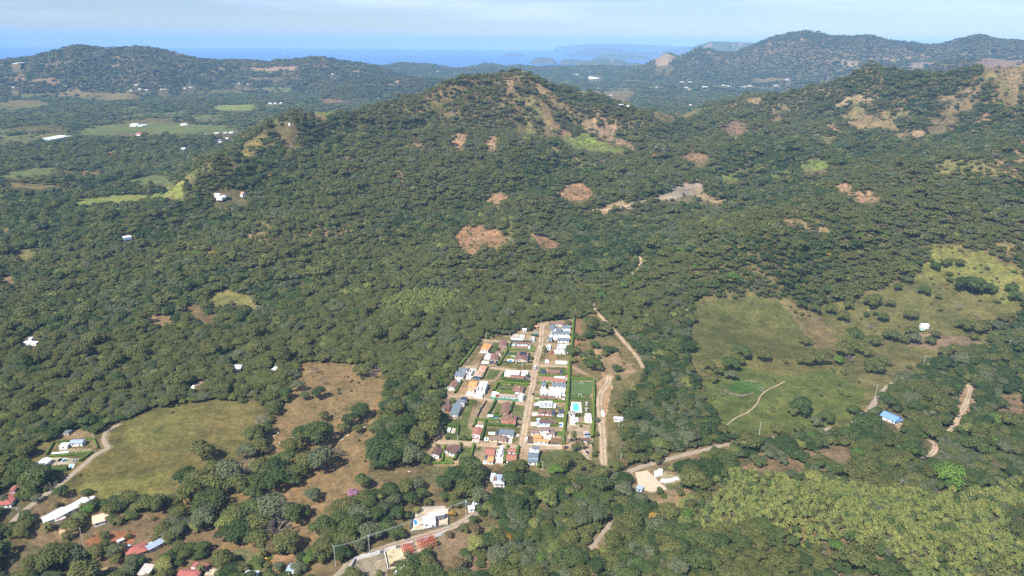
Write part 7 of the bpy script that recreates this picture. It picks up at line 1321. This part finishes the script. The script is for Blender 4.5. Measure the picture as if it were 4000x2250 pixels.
# ---------------------------------------------------------------- trees that stand by themselves, read on the photo: (x, y, width, colour)
EXTRA = []
def lone(fn, s, lst, name, where, hs=1.0):
    names = {'d': 'dark green', 'g': 'green', 'o': 'olive', 'y': 'grey green', 't': 'yellow green', 'l': 'bright green', 'b': 'bare grey', 'c': 'golden', 'p': 'pink', 'r': 'dry brown'}
    for x, y, w, k in lst:
        wp = w / s                                        # crown width on the photo
        g = P(fn((x, y + w * .22)))[0]; dist = math.hypot(math.hypot(g[0], g[1]), H - g[2]); W_ = wp * dist / F * .98; W_ = max(W_, 1.6)
        size = 'large ' if W_ > 17 else ('small ' if W_ < 7 else '')
        if k in 'dgo' and (x * 31 + y * 17) % 10 < 4: k = {'d': 'g', 'g': 'o', 'o': 'y' if (x + y) % 2 else 'o'}[k]
        kd = names[k]
        if wp < 30 and k not in 'pc': EXTRA.append((g[0], g[1], g[2], KINDS.index(kd), W_)); continue
        desc = {'bare grey': 'leafless grey tree', 'pink': 'pink blossoming tree', 'golden': 'golden yellow tree', 'dry brown': 'browned sparse tree'}.get(kd, kd + ' tree')
        lab = size + desc + ' ' + where
        make_tree(name, kd, W_, g[0], g[1], lab, lab, hs, seed=int(x * 13 + y * 7))
v_ = 1 / 1.5528
N_LONE0 = len(COL.objects)
lone(V, v_, [(795, 933, 30, 'b'), (815, 962, 26, 'b'), (750, 975, 36, 'y'), (768, 1000, 26, 'g'), (804, 995, 38, 'd'), (912, 935, 44, 'o'), (945, 942, 44, 'b'), (815, 1050, 32, 'o'), (905, 1042, 52, 'd'), (882, 1062, 44, 'd'), (862, 1080, 34, 'g'), (900, 1082, 28, 'o'), (850, 1140, 46, 'b'), (785, 945, 20, 'b')], 'field_tree', 'on the dry tan pasture')
lone(V, v_, [(510, 1146, 62, 'g')], 'field_tree', 'alone in the olive-brown field')
lone(V, v_, [(800, 1100, 80, 'd'), (762, 1108, 60, 'g'), (735, 1130, 50, 'o'), (812, 1168, 72, 'y'), (770, 1170, 60, 'o'), (720, 1165, 60, 'g'), (690, 1185, 62, 'd'), (745, 1195, 52, 'g'), (655, 1185, 60, 'o'), (700, 1215, 66, 'd'), (655, 1220, 60, 'g'), (612, 1185, 66, 'b'), (580, 1200, 78, 'y'), (540, 1185, 50, 'o'), (600, 1225, 60, 'o'), (545, 1225, 66, 'g'), (500, 1215, 60, 'o'), (470, 1205, 50, 'd'), (480, 1245, 60, 'o'), (525, 1268, 72, 'd'), (640, 1245, 50, 'g'), (735, 1215, 40, 'd')], 'grove_tree', 'in the tree belt crossing the pasture')
lone(V, v_, [(640, 1100, 56, 'g'), (655, 1130, 50, 'o'), (625, 1140, 50, 'y'), (660, 1068, 52, 'b'), (668, 1085, 40, 'd')], 'grove_tree', 'at the corner between the field and the pasture')
lone(V, v_, [(400, 1276, 46, 'o'), (365, 1268, 36, 'o'), (325, 1258, 44, 'g'), (290, 1268, 40, 'd'), (305, 1282, 34, 'd'), (452, 1290, 40, 'o'), (600, 1300, 60, 'o'), (575, 1320, 50, 't'), (640, 1290, 70, 'd'), (690, 1290, 86, 'y'), (740, 1300, 60, 'd'), (765, 1290, 36, 'g'), (650, 1330, 70, 'o'), (610, 1345, 66, 'd'), (700, 1335, 70, 'b'), (655, 1365, 60, 'o'), (575, 1350, 50, 'd'), (720, 1372, 62, 'o'), (690, 1382, 40, 'r'), (785, 1250, 42, 'y')], 'grove_tree', 'in the loose grove below the pasture')
lone(V, v_, [(870, 1278, 60, 'o'), (905, 1300, 60, 'y'), (925, 1275, 40, 'd'), (855, 1315, 56, 'd'), (815, 1330, 60, 'g'), (890, 1330, 66, 'd'), (930, 1345, 56, 'y'), (975, 1335, 52, 'd'), (830, 1355, 56, 'o'), (870, 1365, 60, 'o'), (815, 1385, 60, 'g'), (860, 1395, 50, 'd'), (905, 1375, 40, 'y'), (1000, 1345, 40, 'g'), (840, 1290, 36, 'g')], 'grove_tree', 'in the grove above the lower road')
lone(V, v_, [(888, 1249, 34, 'p')], 'blossom_tree', 'at the edge of the dry pasture')
lone(V, v_, [(912, 1218, 46, 'g'), (958, 1250, 24, 't'), (985, 1240, 52, 'd'), (1020, 1232, 50, 'o'), (1045, 1222, 44, 'y'), (992, 1268, 40, 'y'), (1035, 1260, 44, 'd'), (1060, 1245, 36, 'g'), (1050, 1285, 20, 't')], 'thicket_tree', 'in the small thicket behind the modern house')
lone(V, v_, [(1150, 1205, 70, 'd'), (1185, 1190, 80, 'g'), (1190, 1222, 50, 'g'), (1120, 1222, 50, 'd'), (1170, 1235, 60, 'o'), (1205, 1250, 50, 'y'), (1288, 1240, 40, 'g'), (1285, 1190, 36, 'o'), (1305, 1175, 40, 'o')], 'thicket_tree', 'in the green cluster below the estate')
lone(V, v_, [(955, 1140, 76, 'd'), (985, 1160, 66, 'd'), (1010, 1128, 70, 'g'), (1035, 1150, 60, 'y'), (1050, 1110, 60, 'o'), (1000, 1095, 60, 'd'), (965, 1110, 50, 'd'), (1075, 1160, 30, 'g'), (1085, 1085, 60, 'o')], 'big_round_tree', 'in the dark group beside the estate corner')
s8 = 1.8114
lone(cJ, s8, [(535, 1235, 130, 'd'), (450, 1320, 130, 'd'), (500, 1290, 110, 'g'), (310, 1330, 90, 'o'), (380, 1370, 80, 'd'), (460, 1400, 90, 'y'), (340, 1425, 70, 'o'), (690, 1262, 110, 'o')], 'meadow_tree', 'in the clump above the bright green dump')
lone(cJ, s8, [(985, 1155, 84, 'o'), (960, 895, 80, 'd'), (1055, 925, 76, 'd'), (1015, 968, 26, 'g'), (965, 955, 34, 'g'), (1255, 980, 90, 'o'), (1165, 930, 84, 'o'), (1290, 900, 80, 'o'), (1305, 860, 60, 'o'), (1085, 985, 40, 'b'), (885, 905, 20, 'd'), (915, 942, 26, 'g')], 'meadow_tree', 'at the wooded upper edge of the dark green meadow')
lone(cJ, s8, [(1465, 880, 120, 'o'), (1580, 890, 66, 'o'), (1638, 775, 62, 'd'), (1718, 722, 60, 'y'), (1825, 800, 80, 'g'), (1732, 970, 90, 'o'), (1535, 992, 80, 'g'), (1570, 985, 50, 'b'), (1418, 965, 48, 'd'), (1480, 958, 36, 'g'), (1440, 1052, 60, 'b'), (1930, 836, 48, 'g'), (1880, 884, 20, 'g'), (1945, 925, 34, 'g'), (1385, 990, 20, 'g')], 'meadow_tree', 'scattered over the upper meadow')
lone(cJ, s8, [(2100, 765, 120, 'd'), (2170, 770, 130, 'd'), (2240, 790, 100, 'd'), (2310, 795, 70, 'g')], 'meadow_tree', 'in the dense dark clump on the upper meadow')
lone(cJ, s8, [(1985, 605, 70, 'g'), (2078, 605, 66, 'g'), (2005, 675, 40, 'g'), (2008, 720, 44, 'g'), (2438, 790, 80, 'g'), (2462, 842, 84, 'g'), (2385, 848, 26, 'g'), (2345, 868, 40, 'o'), (2268, 636, 30, 'o'), (2085, 505, 26, 'g'), (2030, 520, 18, 'g'), (1945, 480, 20, 'g'), (2465, 655, 30, 'l'), (2435, 965, 44, 'g'), (2225, 860, 20, 'g'), (1905, 630, 70, 'd'), (1880, 580, 40, 'o')], 'meadow_tree', 'on the bright crest of the upper meadow')
lone(cJ, s8, [(1330, 1115, 110, 'g'), (1290, 1150, 90, 'o'), (1470, 1155, 96, 'o'), (1600, 1125, 100, 'g'), (1560, 1110, 60, 'd'), (1370, 1200, 120, 'o'), (1415, 1235, 80, 'o'), (1250, 1225, 140, 'o'), (1215, 1290, 80, 'l'), (1300, 1280, 80, 'b'), (1100, 1285, 120, 'o'), (1020, 1290, 110, 'o'), (950, 1290, 80, 'o'), (1150, 1240, 80, 'g'), (850, 1298, 36, 'o'), (1730, 1085, 80, 'o'), (1750, 1140, 90, 'y'), (1868, 1152, 72, 'd'), (1905, 1112, 70, 'o'), (1700, 1150, 60, 'o')], 'meadow_tree', 'in the tree line across the middle of the meadow')
lone(cJ, s8, [(1480, 1335, 130, 'o'), (1530, 1300, 90, 'o'), (1600, 1310, 60, 'b'), (1722, 1330, 40, 'g'), (1440, 1350, 80, 'o'), (2110, 1050, 100, 'o'), (2190, 1065, 110, 'o'), (2240, 1050, 90, 'g'), (2180, 1125, 60, 'o'), (2380, 1000, 80, 'g'), (2340, 1060, 90, 'y'), (1960, 1240, 100, 'g'), (2040, 1230, 110, 'g'), (2100, 1260, 90, 'o'), (2190, 1198, 60, 'g'), (1645, 1040, 40, 'b'), (2080, 915, 60, 'b'), (2205, 975, 44, 'b')], 'meadow_tree', 'on the pale grass near the valley road bend')
lone(cI, 1.525, [(500, 455, 130, 'd'), (455, 475, 70, 'o'), (810, 468, 76, 'g'), (845, 490, 60, 'd'), (650, 515, 90, 'g'), (590, 540, 70, 'y'), (730, 310, 26, 'd'), (345, 285, 18, 'd'), (740, 362, 30, 'o'), (785, 375, 30, 'o'), (620, 378, 22, 'g'), (720, 346, 18, 'g'), (360, 578, 76, 'o'), (480, 580, 80, 'o'), (420, 600, 50, 'd')], 'meadow_tree', 'on the lower green meadow')
lone(cI, 1.525, [(1015, 430, 100, 'd'), (985, 455, 60, 'g'), (955, 470, 50, 'g')], 'big_round_tree', 'right behind the blue roofed house')
lone(cI, 1.525, [(1385, 870, 150, 'l'), (1340, 840, 100, 'l'), (1400, 920, 80, 'l')], 'big_round_tree', 'glowing above the plantation')
lone(cH, 2.635, [(1225, 250, 150, 'o'), (1105, 245, 70, 'c'), (1205, 890, 170, 'c'), (1330, 860, 150, 'o'), (1370, 1060, 70, 'c'), (1255, 585, 90, 'd'), (1290, 620, 70, 'd'), (1440, 560, 100, 'b'), (1495, 520, 80, 'd'), (1470, 600, 80, 'o'), (800, 330, 150, 'o'), (900, 290, 110, 'r'), (270, 310, 200, 'o'), (180, 330, 120, 'o'), (500, 330, 160, 'o'), (100, 680, 260, 't'), (330, 690, 130, 'b'), (440, 235, 80, 'g'), (620, 990, 50, 't')], 'roadside_tree', 'around the raised platform and the end of the dirt track')
lone(cA, 3.6229, [(2060, 305, 84, 'g'), (2040, 330, 50, 'd'), (2320, 720, 230, 'd'), (2270, 640, 150, 'g'), (2390, 770, 130, 'g'), (2245, 720, 100, 'g'), (2135, 580, 50, 'g'), (2105, 425, 50, 'g'), (2270, 545, 110, 'g'), (2325, 440, 150, 'g'), (2230, 270, 80, 'o'), (2250, 180, 90, 'o'), (2390, 600, 90, 'd'), (2470, 560, 110, 'g'), (2100, 870, 16, 'g'), (2160, 640, 40, 'o')], 'scrub_tree', 'on the dry strip beside the dirt track')
lone(cA, 3.6229, [(1420, 180, 130, 'd'), (1400, 215, 80, 'o'), (1665, 200, 80, 'b'), (1620, 470, 74, 'g'), (1645, 520, 50, 'y'), (1435, 610, 78, 'd'), (1380, 870, 70, 'd'), (1160, 985, 44, 'd'), (1280, 100, 70, 'r'), (950, 490, 70, 'd'), (1040, 540, 60, 'g'), (1950, 110, 110, 'g'), (1760, 110, 30, 'g'), (990, 985, 30, 'g'), (820, 160, 40, 't'), (640, 1230, 50, 'g'), (330, 1220, 90, 'l'), (310, 1250, 60, 'l'), (270, 960, 60, 'g'), (880, 300, 70, 'd')], 'garden_tree', 'in the gardens at the upper half of the estate', .8)
lone(cB, 3.6229, [(240, 655, 80, 'g'), (505, 668, 80, 'd'), (425, 668, 50, 'd'), (240, 350, 30, 'g'), (400, 380, 34, 'g'), (470, 640, 60, 'g'), (545, 845, 30, 'b'), (500, 980, 90, 'o'), (440, 970, 70, 'y'), (1105, 860, 34, 'g'), (950, 305, 46, 'g'), (2040, 800, 150, 'g'), (2085, 790, 100, 'g'), (2260, 740, 90, 'g'), (2350, 600, 90, 'g'), (2350, 400, 110, 'y'), (2320, 900, 90, 'g'), (2350, 850, 80, 'o'), (2120, 940, 130, 'g'), (1790, 310, 50, 'g'), (2130, 490, 50, 'd'), (2100, 330, 60, 'd'), (20, 940, 90, 'g'), (110, 770, 60, 'g'), (1160, 1085, 240, 'g'), (1100, 1130, 150, 'o'), (1330, 1110, 130, 'g'), (1130, 1370, 170, 'd'), (640, 180, 40, 'g')], 'garden_tree', 'in the gardens at the lower half of the estate', .85)
lone(cE, 3.22, [(860, 800, 120, 'o'), (560, 500, 20, 'd'), (720, 400, 90, 'r'), (780, 260, 170, 'd'), (680, 190, 200, 'b'), (470, 330, 110, 'y'), (1210, 370, 110, 'd'), (1320, 390, 90, 'd'), (1010, 590, 150, 't'), (850, 600, 80, 'g'), (940, 680, 200, 'o'), (1420, 590, 130, 'd'), (1600, 400, 160, 'd'), (1810, 320, 100, 'l'), (1850, 430, 220, 'o'), (1620, 800, 90, 'd'), (1480, 1000, 200, 'y'), (1340, 900, 120, 'd'), (1240, 1010, 200, 'o'), (1480, 1090, 130, 'o'), (950, 1090, 240, 'y'), (1000, 1230, 180, 't'), (2080, 1160, 180, 't'), (2150, 1010, 100, 'd'), (330, 560, 150, 'd'), (60, 340, 120, 'y'), (230, 300, 100, 'o')], 'farm_tree', 'around the farmhouses and their yards')
lone(cF, 3.22, [(630, 950, 180, 'd'), (480, 950, 150, 'd'), (390, 1050, 150, 'g'), (1575, 1190, 150, 'y'), (1350, 1130, 130, 'd'), (1440, 1170, 100, 'g'), (1960, 1105, 150, 'l'), (1830, 1210, 170, 'y'), (1690, 930, 260, 'o'), (2120, 1060, 190, 'o'), (90, 1200, 120, 'd'), (150, 1190, 150, 't'), (730, 1085, 26, 'd'), (850, 1230, 60, 'd')], 'farm_tree', 'beside the lawns at the lower edge')
lone(cG, 2.8975, [(1130, 780, 110, 'd'), (1360, 1330, 230, 'o'), (1620, 740, 0.1, 'r'), (1640, 750, 90, 'c'), (1600, 990, 100, 'r'), (1780, 920, 130, 'o'), (1900, 940, 160, 'r'), (1880, 830, 130, 'd'), (2090, 950, 120, 't'), (2160, 1260, 300, 'y'), (1135, 1210, 90, 'y'), (820, 1430, 90, 'g'), (1470, 1085, 60, 'o'), (1390, 1130, 50, 'o'), (1320, 1180, 60, 'o'), (1700, 1340, 200, 'r'), (1730, 640, 120, 'o'), (1660, 640, 120, 'g'), (1960, 700, 110, 'd'), (1560, 560, 120, 'd'), (1370, 620, 100, 'o')], 'roadside_tree', 'around the compound on the lower road')
N_MANUAL = len([o for o in COL.objects if o.get('category') == 'tree'])
print('manual trees', N_MANUAL)
# leave no wood standing inside the trees placed by hand
mt = [(o.location.x, o.location.y, o.scale.x) for o in COL.objects if o.get('category') == 'tree']
kp = np.ones(len(cx_), bool)
# keep each outlying building in sight: no wood on its ground or right before it
for o in COL.objects:
    if o.parent is None and o.get('category') in ('house', 'building', 'shed', 'hut', 'warehouse', 'farm shed', 'greenhouse', 'shack', 'row house', 'mast') and math.hypot(o.location.x, o.location.y) > 860:
        bx, by, bz = o.location; bd = math.hypot(bx, by); ux, uy = bx / bd, by / bd; al = cx_ * ux + cy_ * uy; lt = np.abs(cx_ * uy - cy_ * ux)
        r_ = (6 if bd < 1700 else 9) + bd * .003; kp &= ~((lt < r_) & (al < bd + 10) & (al > bd - 10 - (9 + .0 * bd) * bd / max(60, H - bz)))
for x, y, w in mt: kp &= np.hypot(cx_ - x, cy_ - y) > w * .42 + 1.2
cx_, cy_, cz_, ck_, cw_, cl_, ct_ = [a[kp] for a in (cx_, cy_, cz_, ck_, cw_, cl_, ct_)]
ex = np.array(EXTRA); n_ = len(ex)
cx_, cy_, cz_, ck_, cw_, cl_, ct_ = [np.concatenate([a, b]) for a, b in zip((cx_, cy_, cz_, ck_, cw_, cl_, ct_), (ex[:, 0], ex[:, 1], ex[:, 2], ex[:, 3].astype(int), ex[:, 4], np.zeros(n_, int), np.zeros(n_, int)))]
kp = np.ones(len(sx_), bool)
for x, y, w in mt: kp &= np.hypot(sx_ - x, sy_ - y) > w * .4
sx_, sy_, szz, scrub_kind, scrub_w = sx_[kp], sy_[kp], szz[kp], scrub_kind[kp], scrub_w[kp]; ns = len(sx_)

from collections import Counter
print(Counter(o.get('category') for o in COL.objects if o.parent is None and o.get('category')))
# ---------------------------------------------------------------- nearest trees stand alone, the rest is one wood
def put_(name, m, coll, tab):
    n = m.sum(); ki = ck_[m]; idx = np.array([tab[KINDS[k]][int(r * len(tab[KINDS[k]]))] for k, r in zip(ki, RNG.uniform(size=n))])
    w_ = cw_[m]; hs = RNG.uniform(.72, 1.08, n) * np.where(ct_[m] == 1, 1.35, 1) * np.where(cl_[m] == 3, .6, 1)
    scl = np.stack([w_, w_ * RNG.uniform(.85, 1.15, n), w_ * hs], -1); rot = np.stack([RNG.normal(0, .06, n), RNG.normal(0, .06, n), RNG.uniform(0, 6.28, n)], -1)
    scatter_object(name, np.stack([cx_[m], cy_[m], cz_[m] - .1], -1), scl, rot, idx, coll)
def finish_wood(n_alone):
    px, py, pw = proj(cx_, cy_, cz_ + 3)
    inside = (px > 5) & (px < 3995) & (py > 20) & (py < 2245) & (cl_ == 0)
    size = np.where(inside, cw_ / np.hypot(np.hypot(cx_, cy_), H), 0)
    # leave out single trees that stand inside a hand-placed one
    order = np.argsort(-size)[:n_alone]; alone = np.zeros(len(cx_), bool); alone[order] = True
    for i in order:
        kind = KINDS[ck_[i]]; teak = ct_[i] == 1
        if teak: lab = '%s broad-leaved plantation tree in the grove on the lower slope' % kind if kind != 'bare grey' else 'leafless plantation tree in the grove on the lower slope'; nm = 'plantation_tree'
        else:
            zone = 'in the wood below the dirt road to the valley' if px[i] > 2350 else ('in the wood between the lower road and the narrow track' if px[i] > 1700 else ('in the thickets around the red-roofed farmhouses' if px[i] < 900 else 'in the thicket beside the lower road'))
            lab = {'bare grey': 'leafless grey tree ', 'golden': 'tree in golden flower ', 'dry brown': 'low browned bush-like tree ', 'bright green': 'fresh bright green tree '}.get(kind, kind + ' leafy tree ') + zone; nm = 'broadleaf_tree'
        make_tree(nm, kind, cw_[i], cx_[i], cy_[i], lab, lab, 1.0 if not teak else 1.35, seed=int(i), z=cz_[i], teak=teak)
    kinds_used = ['dark green', 'green', 'olive', 'grey green', 'yellow green', 'bright green', 'bare grey', 'golden', 'pink', 'dry brown']
    rest = ~alone
    for lods, meshes, nme in (((0,), NEARC, 'forest'), ((1, 2), MIDC, 'forest_on_the_hills'), ((3,), FARC, 'forest_on_the_plain')):
        coll, tab = protos(meshes, kinds_used, nme); m = rest & np.isin(cl_, lods) & (ct_ == 0) if True else rest
        put_(nme, m, coll, tab)
    coll, tab = protos(TEAKC, kinds_used, 'plantation')
    for nme, lods in (('plantation_grove', (0,)), ('plantation_on_the_hill', (1, 2, 3))):
        mt = rest & np.isin(cl_, lods) & (ct_ == 1)
        if mt.sum(): put_(nme, mt, coll, tab)
    if ns:
        coll, tab = protos(MIDC, kinds_used, 'scrub'); idx = np.array([tab[KINDS[k]][int(r * len(tab[KINDS[k]]))] for k, r in zip(scrub_kind, RNG.uniform(size=ns))])
        scatter_object('scrub_undergrowth', np.stack([sx_, sy_, szz - .15], -1), np.stack([scrub_w, scrub_w, scrub_w * .8], -1), np.stack([np.zeros(ns), np.zeros(ns), RNG.uniform(0, 6.28, ns)], -1), idx, coll)
finish_wood(max(0, 325 - N_MANUAL))
